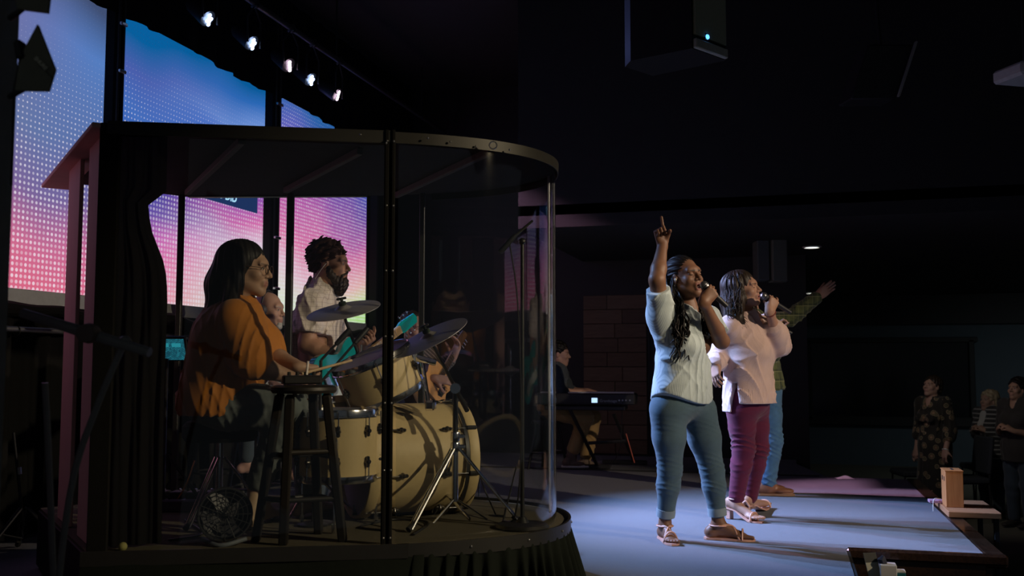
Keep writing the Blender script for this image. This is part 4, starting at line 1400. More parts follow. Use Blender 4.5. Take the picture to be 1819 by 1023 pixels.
for (ax_, ay_, bx_, by_) in ((1010, 722, 1062, 834), (1090, 735, 1127, 826)):
    p0, p1 = P(ax_, ay_, 9.62), G(bx_, by_, 0.0)
    p1 = p1 + UPV * 0.03
    dv_ = nrm(p1 - p0)
    MB().box((p0 + p1) / 2, (0.03, 0.05, np.linalg.norm(p1 - p0)), (nrm(np.cross(ky, dv_)), ky, dv_), ch=0.005).build('leg', 'black_metal', ks)
    MB().box(p1 + ky * 0.0 - kx * 0.1, (0.46, 0.06, 0.04), (kx, ky, UPV), ch=0.008).build('foot', 'black_metal', ks)
MB().box(V(kc[0], kc[1], kz - 0.03), (kl * 0.8, 0.3, 0.04), (kx, ky, UPV), ch=0.006).build('tray', 'black_metal', ks)
a_, b_ = P(1045, 787, 9.7), P(1112, 783, 9.6)
MB().cyl(a_, b_, 0.016, n=8).build('crossbar', 'black_metal', ks)
MB().tube([P(1112, 770, 9.58), P(1127, 822, 9.55)], 0.006, 6).build('marker_strip', mat('red_tape', (0.45, 0.09, 0.05), 0.6), ks)
tag(recenter(MB().tube(bez([fpt(1106, 711) + back * 0.01, P(1104, 760, 9.5), P(1100, 800, 9.6), G(1085, 828, 0) + UPV * 0.006], 24), 0.004, 6).build('cable', 'black_metal')), 'thin black cable hanging from the keyboard back', 'cable')

# =================================================================== table and wooden box in front of the stage
tz = 0.05
ta, tb_, tc_, td_ = G(1676, 908, tz), G(1774, 908, tz), G(1745, 889, tz), G(1658, 889, tz)
x0, x1 = s_front + 0.12, tb_[0]
y0, y1 = ta[1], tc_[1]
x0 = ta[0] + 0.03
tbl = thing('small_table', 'small pale wooden table with black legs before the stage', 'table', V((x0 + x1) / 2, (y0 + y1) / 2, -0.7))
MB().box(V((x0 + x1) / 2, (y0 + y1) / 2, tz - 0.02), (x1 - x0, y1 - y0, 0.04), ch=0.004).build('tabletop', 'table_wood', tbl)
for sx in (x0 + 0.03, x1 - 0.03):
    for sy in (y0 + 0.03, y1 - 0.03):
        MB().box(V(sx, sy, (-0.7 + tz - 0.04) / 2), (0.032, 0.032, 0.7 + tz - 0.04), ch=0.004).build('leg', 'black_metal', tbl)
for sy in (y0 + 0.03, y1 - 0.03):
    MB().box(V((x0 + x1) / 2, sy, -0.42), (x1 - x0 - 0.06, 0.02, 0.02), ch=0.003).build('stretcher', 'black_metal', tbl)
b1, b2 = G(1681, 901, tz), G(1710, 900, tz)
bh = 0.245
bwid = b2[0] - b1[0]
yb0, yb1 = b1[1], b1[1] + 0.2
bxt = thing('wooden_box', 'orange wooden box with two small holes on the table', 'box', V((b1[0] + b2[0]) / 2, (yb0 + yb1) / 2, tz))
MB().box(V((b1[0] + b2[0]) / 2, (yb0 + yb1) / 2, tz + bh / 2), (bwid, yb1 - yb0, bh), ch=0.003).build('body', 'box_wood', bxt)
MB().box(V((b1[0] + b2[0]) / 2, (yb0 + yb1) / 2, tz + bh + 0.003), (bwid + 0.008, yb1 - yb0 + 0.008, 0.008), ch=0.002).build('lid', 'box_wood', bxt)
MB().box(V((b1[0] + b2[0]) / 2, (yb0 + yb1) / 2, tz + bh + 0.0075), (0.014, 0.1, 0.003)).build('slot', 'rubber', bxt, 0)
for yy in (yb0 + 0.05, yb0 + 0.13):
    MB().box(V(b1[0] - 0.001, yy, tz + bh - 0.055), (0.004, 0.022, 0.03), ch=0.001).build('hole', 'rubber', bxt)
pc = V(b1[0] - 0.035, yb1 + 0.03, tz)
tag(recenter(MB().box(pc + UPV * 0.012, (0.10, 0.09, 0.02), ch=0.003).build('booklet', mat('booklet_pink', (0.55, 0.3, 0.4), 0.7))), 'small pinkish booklet lying left of the wooden box', 'booklet')
tag(recenter(MB().tube(bez([pc + V(0.03, -0.02, 0.03), pc + V(-0.02, -0.06, 0.03), pc + V(-0.03, -0.08, -0.05), pc + V(-0.02, -0.09, -0.2)], 20), 0.0035, 6).build('white_cable', 'white_paper')), 'thin white cable hanging from the table beside the box', 'cable')

# things on the step in the stage notch
stp = struct('trim_6', MB().box(V((notch_x + 1.2) / 2, notch_y - 0.5, -0.42), (1.2 - notch_x, 0.96, 0.5), ch=0.01), 'dark_wood')
zs = -0.17
c = V(*P(1577, 1004, 5.3))
c[2] = zs
bx2 = thing('tissue_box', 'white tissue box with dark tissue on the step by the stage', 'box', c)
bw = 28 / F_PX * 5.3
MB().box(V(c[0], c[1], zs + 0.06), (bw, 0.09, 0.12), ch=0.004).build('carton', 'white_paper', bx2)
MB().tube([V(c[0] - 0.02, c[1], zs + 0.115), V(c[0] - 0.03, c[1], zs + 0.14), V(c[0] - 0.02, c[1], zs + 0.16)], [0.02, 0.024, 0.008], 7).build('tissue', mat('navy_tissue', (0.03, 0.035, 0.06), 0.7), bx2)
ztop = P(1577, 1001, 5.3)[2]
dz = ztop - (zs + 0.12)
bx2.location.z += dz
c3 = V(*P(1600, 1012, 5.3))
b3 = thing('tissue_packet', 'small teal and white packet beside the tissue box', 'packet', V(c3[0], c3[1], c3[2] - 0.1))
MB().box(c3 - UPV * 0.006, (0.045, 0.06, 0.012), ch=0.003).build('white_band', 'white_paper', b3)
MB().box(c3 - UPV * 0.056, (0.045, 0.06, 0.088), ch=0.003).build('teal_body', mat('teal_card', (0.02, 0.16, 0.18), 0.6), b3)
sa, sb_ = P(1535, 982, 5.35), P(1553, 981, 5.35)
s4 = thing('sign_holder', 'leaning clear sign holder with a pale card on the step', 'sign holder', V(sa[0], sa[1], c[2] + dz))
dn = nrm(P(1548, 1040, 5.3) - sa)
ux_ = nrm(sb_ - sa)
MB().box((sa + sb_) / 2 + dn * 0.11, (np.linalg.norm(sb_ - sa) * 1.25, 0.004, 0.22), (ux_, nrm(np.cross(dn, ux_)), dn), ch=0.001).build('holder', mat('clear_plastic', (0.10, 0.10, 0.09), 0.15), s4)
MB().box((sa + sb_) / 2 + dn * 0.15 - FH * 0.006, (np.linalg.norm(sb_ - sa) * 1.2, 0.003, 0.2), (ux_, nrm(np.cross(dn, ux_)), dn)).build('card', mat('card_beige', (0.5, 0.5, 0.38), 0.7), s4, 0)
MB().box(V(c[0] - 0.03, c[1], c[2] + dz - 0.012), (0.5, 0.3, 0.024), ch=0.004).build('tray_shelf', 'dark_wood')
so = bpy.data.objects['tray_shelf']
tag(recenter(so), 'dark wooden shelf board carrying the tissue box', 'shelf')

# white cloth on far stage corner
q = G(1500, 850, 0.0)
cl = MB()
uu = np.linspace(-1, 1, 14)
top_ = np.array([[q + RT * (0.075 * a) + FH * (0.06 * b) + UPV * (0.004 + 0.024 * max(0, 1 - a * a) * max(0, 1 - b * b) * (0.7 + 0.4 * math.sin(5 * a + 3 * b))) for a in uu] for b in uu])
cl.grid(top_).grid(top_[:, ::-1] * V(1, 1, 0) + V(0, 0, 0.001))
tag(recenter(cl.build('towel', 'white_paper', None, 80)), 'crumpled white cloth lying at the far stage edge', 'cloth')


# =================================================================== chairs among the audience
def chair(p, yaw, label):
    t = thing('stacking_chair', label, 'chair', V(p[0], p[1], -0.69), 'audience chairs')
    f = V(math.cos(yaw), math.sin(yaw), 0)
    s = V(-f[1], f[0], 0)
    z = -0.69
    b = V(p[0], p[1], z)
    cm = mat('chair_fabric', (0.035, 0.04, 0.05), 0.9)
    MB().box(b + UPV * 0.45, (0.46, 0.46, 0.07), (f, s, UPV), ch=0.02).build('seat', cm, t)
    MB().box(b - f * 0.25 + UPV * 0.72, (0.05, 0.44, 0.42), (nrm(f + UPV * 0.12), s, nrm(UPV - f * 0.12)), ch=0.02).build('backrest', cm, t)
    for a in (-1, 1):
        MB().tube([b + f * 0.2 + s * 0.2 * a + UPV * 0.42, b + f * 0.22 + s * 0.21 * a], 0.011, 8).build('leg', 'black_metal', t)
        MB().tube([b - f * 0.27 + s * 0.2 * a + UPV * 0.9, b - f * 0.22 + s * 0.2 * a + UPV * 0.42, b - f * 0.24 + s * 0.21 * a], 0.011, 8).build('leg', 'black_metal', t)


for (px, dd, lb) in ((1622, 11.9, 'dark chair left of the woman in the floral dress'), (1702, 11.2, 'dark chair between the floral dress and the striped cardigan'),
                     (1745, 12.6, 'dark chair behind the woman in the striped cardigan'), (1800, 11.4, 'dark chair behind the person at the right edge')):
    p = P(px, 700, dd)
    chair(p, PI + 0.25, lb)
# =================================================================== implicit surfaces for bodies, clothes and hair
class Prim:
    __slots__ = ('t', 'a', 'k', 'op', 'lo', 'hi')

    def __init__(s, t, a, k, op, lo, hi):
        s.t, s.a, s.k, s.op, s.lo, s.hi = t, a, k, op, np.asarray(lo, float), np.asarray(hi, float)


def cone(a, b, ra, rb=None, k=0.02, op='u', n=None, s=1.0):
    rb = ra if rb is None else rb
    a, b = np.asarray(a, float), np.asarray(b, float)
    m = max(ra, rb)
    return Prim('cone', (a, b, ra, rb, None if n is None else nrm(n), s), k, op, np.minimum(a, b) - m, np.maximum(a, b) + m)


def ell(c, r, ax=None, k=0.02, op='u'):
    c = np.asarray(c, float)
    r = np.array([r] * 3, float) if np.isscalar(r) else np.asarray(r, float)
    ax = np.eye(3) if ax is None else np.array([nrm(q) for q in ax])
    ext = np.sqrt(((ax * r[:, None]) ** 2).sum(0))
    return Prim('ell', (c, r, ax), k, op, c - ext, c + ext)


def plane(p, n, k=0.0, op='i'):
    return Prim('plane', (np.asarray(p, float), nrm(n)), k, op, V(1e9, 1e9, 1e9), V(-1e9, -1e9, -1e9))


def rbox(c, h, ax, r=0.01, k=0.0, op='u'):
    c, h = np.asarray(c, float), np.asarray(h, float)
    ax = np.array([nrm(q) for q in ax])
    ext = (np.abs(ax) * h[:, None]).sum(0) + r
    return Prim('box', (c, h, ax, r), k, op, c - ext, c + ext)


def chain(pts, rs, k=0.02, op='u', n=None, s=1.0):
    return [cone(pts[i], pts[i + 1], rs[i], rs[i + 1], k, op, n, s) for i in range(len(pts) - 1)]


def peval(p, X, Y, Z):
    if p.t == 'cone':
        a, b, ra, rb, n, s = p.a
        dx, dy, dz = X - a[0], Y - a[1], Z - a[2]
        e = b - a
        if n is not None:
            c = (dx * n[0] + dy * n[1] + dz * n[2]) * (1 / s - 1)
            dx, dy, dz = dx + c * n[0], dy + c * n[1], dz + c * n[2]
            e = e + n * (np.dot(e, n) * (1 / s - 1))
        ee = max(1e-12, float(e @ e))
        t = np.clip((dx * e[0] + dy * e[1] + dz * e[2]) / ee, 0, 1)
        d = np.sqrt((dx - t * e[0]) ** 2 + (dy - t * e[1]) ** 2 + (dz - t * e[2]) ** 2) - (ra + (rb - ra) * t)
        return d * (0.5 + 0.5 * min(1, s))
    if p.t == 'ell':
        c, r, ax = p.a
        dx, dy, dz = X - c[0], Y - c[1], Z - c[2]
        q = [(dx * ax[i][0] + dy * ax[i][1] + dz * ax[i][2]) / r[i] for i in range(3)]
        k0 = np.sqrt(q[0] ** 2 + q[1] ** 2 + q[2] ** 2)
        k1 = np.sqrt((q[0] / r[0]) ** 2 + (q[1] / r[1]) ** 2 + (q[2] / r[2]) ** 2)
        return k0 * (k0 - 1) / np.maximum(k1, 1e-6)
    if p.t == 'plane':
        q, n = p.a
        return (X - q[0]) * n[0] + (Y - q[1]) * n[1] + (Z - q[2]) * n[2]
    if p.t == 'box':
        c, h, ax, r = p.a
        dx, dy, dz = X - c[0], Y - c[1], Z - c[2]
        q = [np.abs(dx * ax[i][0] + dy * ax[i][1] + dz * ax[i][2]) - h[i] for i in range(3)]
        o = np.sqrt(sum(np.maximum(x, 0) ** 2 for x in q))
        return o + np.minimum(np.maximum(np.maximum(q[0], q[1]), q[2]), 0) - r


def smin(a, b, k):
    if k <= 1e-6:
        return np.minimum(a, b)
    h = np.clip(0.5 + 0.5 * (a - b) / k, 0, 1)
    return a + (b - a) * h - k * h * (1 - h)


def field(prims, lo, hi, h, post=None):
    lo, hi = np.asarray(lo, float), np.asarray(hi, float)
    n = np.maximum(4, np.ceil((hi - lo) / h).astype(int) + 1)
    xs = [(lo[i] + h * np.arange(n[i])).astype(np.float32) for i in range(3)]
    d = np.full(n, 0.2, np.float32)
    for p in prims:
        mg = p.k + 2 * h + 0.012
        if p.t == 'plane':
            sl = [slice(0, n[i]) for i in range(3)]
        else:
            i0 = np.maximum(0, np.floor((p.lo - mg - lo) / h).astype(int))
            i1 = np.minimum(n, np.ceil((p.hi + mg - lo) / h).astype(int) + 1)
            if np.any(i1 <= i0):
                continue
            sl = [slice(i0[i], i1[i]) for i in range(3)]
        X = xs[0][sl[0]][:, None, None]
        Y = xs[1][sl[1]][None, :, None]
        Z = xs[2][sl[2]][None, None, :]
        b = peval(p, X, Y, Z).astype(np.float32)
        sl = tuple(sl)
        a = d[sl]
        if p.op == 'u':
            d[sl] = smin(a, b, p.k)
        elif p.op == 's':
            d[sl] = -smin(-a, b, p.k)
        elif p.op == 'i':
            d[sl] = -smin(-a, -b, p.k)
    if post is not None:
        d = post(d, xs[0][:, None, None], xs[1][None, :, None], xs[2][None, None, :]).astype(np.float32)
    return d, lo, h


def nets(d, lo, h):
    """naive surface nets"""
    ins = d < 0
    n = np.array(d.shape)
    c = np.zeros(n - 1, np.uint8)
    for i in (0, 1):
        for j in (0, 1):
            for k in (0, 1):
                c += ins[i:n[0] - 1 + i, j:n[1] - 1 + j, k:n[2] - 1 + k]
    act = (c > 0) & (c < 8)
    I = np.argwhere(act)
    if len(I) == 0:
        return np.zeros((0, 3)), np.zeros((0, 4), int)
    idx = np.full(act.shape, -1, np.int32)
    idx[act] = np.arange(len(I))
    acc = np.zeros((len(I), 3))
    cnt = np.zeros(len(I))
    cor = [(i, j, k) for i in (0, 1) for j in (0, 1) for k in (0, 1)]
    val = {q: d[I[:, 0] + q[0], I[:, 1] + q[1], I[:, 2] + q[2]].astype(float) for q in cor}
    for q in cor:
        for ax in range(3):
            if q[ax] == 0:
                r = list(q)
                r[ax] = 1
                a, b = val[q], val[tuple(r)]
                m = (a < 0) != (b < 0)
                t = np.where(m, a / np.where(m, a - b, 1), 0)
                pt = np.array(q, float)[None, :].repeat(len(I), 0)
                pt[:, ax] += t
                acc += pt * m[:, None]
                cnt += m
    vv = lo + (I + acc / cnt[:, None]) * h
    faces = []
    for ax in range(3):
        s0 = [slice(None)] * 3
        s1 = [slice(None)] * 3
        s0[ax] = slice(0, n[ax] - 1)
        s1[ax] = slice(1, n[ax])
        e = ins[tuple(s0)] != ins[tuple(s1)]
        E = np.argwhere(e)
        b, c2 = (ax + 1) % 3, (ax + 2) % 3
        ok = (E[:, b] > 0) & (E[:, c2] > 0) & (E[:, b] < n[b] - 1) & (E[:, c2] < n[c2] - 1)
        E = E[ok]
        if len(E) == 0:
            continue

        def at(db, dc):
            q = E.copy()
            q[:, b] += db
            q[:, c2] += dc
            return idx[q[:, 0], q[:, 1], q[:, 2]]
        f = np.stack([at(-1, -1), at(0, -1), at(0, 0), at(-1, 0)], 1)
        fl = ins[E[:, 0], E[:, 1], E[:, 2]]
        f[~fl] = f[~fl][:, ::-1]
        faces.append(f)
    F = np.vstack(faces)
    F = F[(F >= 0).all(1)]
    return vv, F


def relax(v, f, it=1, lam=0.5):
    for _ in range(it):
        acc = np.zeros_like(v)
        cnt = np.zeros(len(v))
        for i in range(4):
            a, b = f[:, i], f[:, (i + 1) % 4]
            np.add.at(acc, a, v[b])
            np.add.at(cnt, a, 1)
        v = v + (acc / np.maximum(cnt, 1)[:, None] - v) * lam
    return v


def bounds(prims, mg=0.03):
    lo = np.min([p.lo for p in prims if p.op == 'u'], axis=0) - mg
    hi = np.max([p.hi for p in prims if p.op == 'u'], axis=0) + mg
    return lo, hi


def fast_mesh(name, v, f, m, parent, color=None):
    v = v - wloc(parent) if parent is not None else v
    me = bpy.data.meshes.new(name)
    me.vertices.add(len(v))
    me.vertices.foreach_set('co', v.astype(np.float32).ravel())
    me.loops.add(f.size)
    me.loops.foreach_set('vertex_index', f.astype(np.int32).ravel())
    me.polygons.add(len(f))
    me.polygons.foreach_set('loop_start', np.arange(0, f.size, 4, dtype=np.int32))
    me.polygons.foreach_set('use_smooth', np.ones(len(f), bool))
    me.update(calc_edges=True)
    me.validate()
    if color is not None:
        at = me.color_attributes.new('Col', 'FLOAT_COLOR', 'POINT')
        at.data.foreach_set('color', np.hstack([color, np.ones((len(color), 1))]).astype(np.float32).ravel())
    o = bpy.data.objects.new(name, me)
    me.materials.append(MATS[m] if isinstance(m, str) else m)
    COL.objects.link(o)
    o.parent = parent
    return o


def sdf_obj(name, prims, h, m, parent, post=None, it=1, mg=0.03):
    lo, hi = bounds(prims, mg)
    v, f = nets(*field(prims, lo, hi, h, post))
    v = relax(v, f, it, 0.5)
    return fast_mesh(name, v, f, m, parent)


def body_obj(prims, h, fine, skin, paints, parent, name='body'):
    """one skin surface; fine = [(centre, radius, voxel)] spheres meshed at a finer voxel"""
    lo, hi = bounds(prims)
    V_, F_, n = [], [], 0
    v, f = nets(*field(prims, lo, hi, h))
    v = relax(v, f, 1, 0.4)
    c = v[f].mean(1)
    keep = np.ones(len(f), bool)
    for (q, r, hf) in fine:
        keep &= np.linalg.norm(c - q, axis=1) > r - 1.6 * h
    V_.append(v)
    F_.append(f[keep])
    n = len(v)
    for (q, r, hf) in fine:
        v, f = nets(*field(prims, np.maximum(lo, q - r - 2 * hf), np.minimum(hi, q + r + 2 * hf), hf))
        if len(f) == 0:
            continue
        v = relax(v, f, 1, 0.35)
        c = v[f].mean(1)
        f = f[np.linalg.norm(c - q, axis=1) < r]
        V_.append(v)
        F_.append(f + n)
        n += len(v)
    v, f = np.vstack(V_), np.vstack(F_)
    used = np.unique(f)
    mp_ = np.full(len(v), -1)
    mp_[used] = np.arange(len(used))
    v, f = v[used], mp_[f]
    col = np.tile(np.array(skin), (len(v), 1))
    for (p, cc, soft) in paints:
        d = peval(p, v[:, 0], v[:, 1], v[:, 2])
        w = np.clip(0.5 - d / soft, 0, 1)[:, None]
        col = col * (1 - w) + np.array(cc) * w
    return fast_mesh(name, v, f, 'skin', parent, col)


sk = mat('skin', (0.5, 0.3, 0.2), 0.5, spec=0.35)
nt, b = nodes_of(sk)
at_ = nt.nodes.new('ShaderNodeAttribute')
at_.attribute_name = 'Col'
nzs = nt.nodes.new('ShaderNodeTexNoise')
nzs.inputs['Scale'].default_value = 45
tcs = nt.nodes.new('ShaderNodeTexCoord')
nt.links.new(tcs.outputs['Object'], nzs.inputs['Vector'])
fac = mathn(nt, 'MULTIPLY', nzs.outputs['Fac'], 0.18)
cc_ = mixc(nt, fac, at_.outputs['Color'], (0.0, 0.0, 0.0))
nt.links.new(cc_, b.inputs['Base Color'])


# ------------------------------------------------------------------ anatomy
def facing(phi):
    """0 = facing picture right, positive = turned toward the camera"""
    p = math.radians(phi)
    f = RT * math.cos(p) - FH * math.sin(p)
    return f, np.cross(UPV, f)          # forward, person's left


def rot(v, axis, ang):
    axis = nrm(axis)
    c, s = math.cos(ang), math.sin(ang)
    return v * c + np.cross(axis, v) * s + axis * np.dot(axis, v) * (1 - c)


def head_prims(c, f, u, sc=1.0, mouth=0.0, woman=True, neck=None, nr=0.05, smile=0.0, closed=True):
    f = nrm(f)
    u = nrm(u - f * np.dot(u, f))
    s = np.cross(u, f)                   # person's left
    ax = (s, f, u)
    L = lambda x, y, z: c + (s * x + f * y + u * z) * sc
    R = lambda *r: np.array(r) * sc
    pr = [ell(L(0, -0.012, 0.036), R(0.073, 0.094, 0.083), ax, 0.01),
          ell(L(0, 0.028, -0.03), R(0.060, 0.066, 0.082), ax, 0.03 * sc)]
    jw = 0.046 if woman else 0.052
    for sg in (-1, 1):
        pr.append(cone(L(sg * jw, 0.0, -0.055), L(sg * 0.012, 0.068, -0.098 - 0.2 * mouth), 0.02 * sc, 0.017 * sc, 0.03 * sc))
        pr.append(ell(L(sg * 0.040, 0.062, -0.026), R(0.024, 0.026, 0.024), ax, 0.02 * sc))
    pr.append(ell(L(0, 0.073, -0.098 - 0.25 * mouth), R(0.020, 0.018, 0.017), ax, 0.02 * sc))
    pr.append(ell(L(0, 0.076, 0.03), R(0.050, 0.018, 0.020), ax, 0.02 * sc))
    # nose
    pr.append(cone(L(0, 0.088, 0.014), L(0, 0.112, -0.026), 0.008 * sc, 0.0115 * sc, 0.012 * sc))
    for sg in (-1, 1):
        pr.append(ell(L(sg * 0.013, 0.098, -0.031), R(0.010, 0.011, 0.008), ax, 0.006 * sc))
        pr.append(ell(L(sg * 0.033, 0.098, 0.004), R(0.017, 0.014, 0.011), ax, 0.014 * sc, 's'))
        pr.append(ell(L(sg * 0.032, 0.078, 0.003), R(0.0145, 0.013, 0.0115), ax, 0.003 * sc))
        pr.append(cone(L(sg * 0.016, 0.092, 0.021), L(sg * 0.05, 0.078, 0.022), 0.006 * sc, 0.005 * sc, 0.008 * sc))
    # mouth
    pr.append(ell(L(0, 0.088, -0.062), R(0.026, 0.016, 0.02), ax, 0.015 * sc))
    if mouth > 0:
        pr.append(ell(L(0, 0.102, -0.064 - 0.35 * mouth), R(0.018, 0.02, 0.005 + 0.5 * mouth), ax, 0.004 * sc, 's'))
    else:
        pr.append(ell(L(0, 0.110, -0.0625), R(0.022, 0.012, 0.0022), ax, 0.004 * sc, 's'))
    pr.append(cone(L(-0.018, 0.091, -0.056), L(0.018, 0.091, -0.056), 0.0055 * sc, None, 0.008 * sc))
    pr.append(cone(L(-0.015, 0.089, -0.069 - 0.75 * mouth), L(0.015, 0.089, -0.069 - 0.75 * mouth), 0.0065 * sc, None, 0.008 * sc))
    pr.append(ell(L(0, 0.094, -0.057), R(0.009, 0.008, 0.006), ax, 0.006 * sc))
    # ears
    for sg in (-1, 1):
        pr.append(ell(L(sg * 0.074, -0.008, -0.006), R(0.009, 0.019, 0.031), ax, 0.008 * sc))
        pr.append(ell(L(sg * 0.084, -0.002, -0.004), R(0.006, 0.011, 0.019), ax, 0.004 * sc, 's'))
    if neck is not None:
        pr.append(cone(L(0, -0.022, -0.06), neck, nr * sc, nr * sc * 1.12, 0.03 * sc))
    return pr, L, ax


def face_paint(L, ax, lip, brow, lash, sc=1.0, eyes_open=False, mouth=0.0, iris=(0.03, 0.02, 0.015)):
    R = lambda *r: np.array(r) * sc
    out = []
    for sg in (-1, 1):
        out.append((cone(L(sg * 0.014, 0.098, 0.0215), L(sg * 0.050, 0.082, 0.024), 0.0045 * sc, 0.003 * sc), brow, 0.004))
        if eyes_open:
            out.append((ell(L(sg * 0.032, 0.091, 0.003), R(0.0125, 0.012, 0.0055), ax), (0.30, 0.27, 0.25), 0.003))
            out.append((ell(L(sg * 0.032, 0.093, 0.003), R(0.0055, 0.01, 0.0056), ax), iris, 0.002))
            out.append((cone(L(sg * 0.018, 0.094, 0.009), L(sg * 0.046, 0.086, 0.009), 0.002 * sc), lash, 0.003))
        else:
            out.append((cone(L(sg * 0.018, 0.092, -0.003), L(sg * 0.046, 0.086, -0.003), 0.0028 * sc), lash, 0.003))
    out.append((cone(L(-0.019, 0.097, -0.057), L(0.019, 0.097, -0.057), 0.0065 * sc), lip, 0.005))
    out.append((cone(L(-0.016, 0.096, -0.069 - 0.75 * mouth), L(0.016, 0.096, -0.069 - 0.75 * mouth), 0.0075 * sc), lip, 0.005))
    if mouth > 0:
        out.append((ell(L(0, 0.086, -0.064 - 0.35 * mouth), R(0.017, 0.02, 0.004 + 0.42 * mouth), ax), (0.03, 0.008, 0.008), 0.003))
    return out


def _hp():
    def hp(w, d, n, side, curl, sc=1.0, spread=0.06, thumb=(0.6, 0.75, 0.25), tcurl=0.4):
        # w wrist, d finger direction, n where the palm faces, side +1 puts the thumb on cross(d, n)
        d = nrm(d)
        n = nrm(n - d * np.dot(n, d))
        t = np.cross(d, n) * side
        axis = np.cross(d, n)            # right-hand turn about this axis carries d toward n
        q = lambda a, b, c: w + (d * a + t * b + n * c) * sc
        pr = [cone(q(-0.015, 0, 0), q(0.03, 0, 0), 0.025 * sc, 0.027 * sc, 0.02, 'u', n, 0.72)]
        offs = [0.029, 0.0098, -0.0095, -0.0275]
        lens = [0.074, 0.082, 0.076, 0.060]
        rad = [0.0088, 0.009, 0.0085, 0.0075]
        for o, l, r, cu in zip(offs, lens, rad, curl):
            kn = q(0.088 - abs(o - 0.009) * 0.25, o, 0)
            pr.append(cone(q(0.012, o * 0.6, 0), kn, 0.015 * sc, 0.0118 * sc, 0.012 * sc))
            dr = nrm(d + t * (o * spread * 60))
            p0 = kn
            for seg, an in zip((0.46, 0.30, 0.24), cu):
                dr = rot(dr, axis, an)
                p1 = p0 + dr * l * seg * sc
                pr.append(cone(p0, p1, r * sc, r * sc * 0.93, 0.0035))
                p0 = p1
        pr.append(ell(q(0.045, 0.0, 0.006), np.array((0.045, 0.038, 0.016)) * sc, (d, t, n), 0.012))
        ta, tb, tc = thumb
        dr = nrm(d * ta + t * tb + n * tc)
        p0 = q(0.018, 0.022, 0.006)
        pr.append(cone(p0, p0 + dr * 0.03 * sc, 0.016 * sc, 0.013 * sc, 0.012))
        tax = np.cross(dr, nrm(d * 0.5 + n * 0.8))
        for (l, r) in ((0.042, 0.0118), (0.032, 0.0105), (0.026, 0.0095)):
            p1 = p0 + dr * l * sc
            pr.append(cone(p0, p1, r * sc, r * sc * 0.92, 0.005))
            p0 = p1
            if np.linalg.norm(tax) > 0.05:
                dr = nrm(rot(dr, tax, tcurl))
        return pr
    return hp


hand_prims = _hp()
FIST = [[1.35, 1.5, 0.9]] * 4
RELAX = [[0.25, 0.35, 0.25], [0.32, 0.4, 0.3], [0.38, 0.45, 0.3], [0.45, 0.5, 0.35]]
GRIP = [[0.95, 1.05, 0.6], [1.0, 1.05, 0.6], [1.05, 1.1, 0.6], [1.1, 1.1, 0.6]]
FLAT = [[0.05, 0.08, 0.05]] * 4
POINT = [[0.05, 0.08, 0.05], [1.35, 1.5, 0.9], [1.4, 1.5, 0.9], [1.45, 1.5, 0.9]]
PLAY = [[0.45, 0.5, 0.3], [0.5, 0.5, 0.3], [0.45, 0.5, 0.3], [0.4, 0.45, 0.3]]


def foot_prims(an, toe, lift=0.0, sc=1.0, toes=False, heel_h=0.0, side=1):
    """an ankle joint, toe = tip of foot on the ground"""
    an, toe = np.asarray(an, float), np.asarray(toe, float)
    d = nrm((toe - an) * V(1, 1, 0))
    s = np.cross(UPV, d) * side
    zg = toe[2]
    heel = V(an[0], an[1], zg + 0.03 + heel_h) - d * 0.045 * sc
    ball = toe - d * 0.075 * sc + UPV * 0.022
    pr = [ell(heel, np.array((0.036, 0.032, 0.034)) * sc, (d, s, UPV), 0.02),
          cone(an, heel + UPV * 0.005, 0.031 * sc, 0.027 * sc, 0.025),
          cone(an + d * 0.015 - UPV * 0.02, ball, 0.029 * sc, 0.018 * sc, 0.025),
          cone(heel, ball, 0.024 * sc, 0.020 * sc, 0.02),
          ell(ball - UPV * 0.003, np.array((0.045, 0.040, 0.017)) * sc, (d, s, UPV), 0.015)]
    if toes:
        for i, (o, l, r) in enumerate(((0.026, 0.074, 0.0125), (0.008, 0.070, 0.0095), (-0.007, 0.062, 0.009), (-0.021, 0.052, 0.0085), (-0.033, 0.040, 0.008))):
            p0 = ball + s * o * sc - UPV * 0.006
            pr.append(cone(p0, p0 + d * l * sc - UPV * 0.004, r * sc, r * 0.95 * sc, 0.004))
    else:
        pr.append(ell(toe - d * 0.035 * sc + UPV * 0.018, np.array((0.045, 0.036, 0.018)) * sc, (d, s, UPV), 0.02))
    return pr


def torso_prims(J, f, s, w=1.0, woman=True, infl=0.0, k=0.05):
    """J: pelvis, chest, neck, shL, shR; radii in metres, infl grows everything"""
    i = infl
    pe, ch, nk = J['pelvis'], J['chest'], J['neck']
    sp = nrm(ch - pe)
    f2 = nrm(f - sp * np.dot(f, sp))
    s2 = np.cross(sp, f2)
    wa = pe + (ch - pe) * 0.52
    pr = [ell(pe, ((0.165 if woman else 0.155) * w + i, (0.12 if woman else 0.115) * w + i, 0.12 + i), (s2, f2, sp), k),
          ell(wa, ((0.135 if woman else 0.148) * w + i, 0.105 * w + i, 0.15 + i), (s2, f2, sp), k),
          ell(ch, ((0.148 if woman else 0.17) * w + i, 0.108 * w + i, 0.16 + i), (s2, f2, sp), k)]
    for key in ('shL', 'shR'):
        pr.append(cone(ch + (nk - ch) * 0.62, J[key], 0.07 * w + i, 0.052 * w + i, k))
    if woman:
        for sg in (-1, 1):
            pr.append(ell(ch + s2 * sg * 0.07 * w + f2 * 0.085 * w - sp * 0.02, (0.062 + i, 0.055 + i, 0.06 + i), (s2, f2, sp), 0.03))
    pr.append(cone(ch + (nk - ch) * 0.5, nk, 0.075 + i, 0.052 + i, k))
    return pr


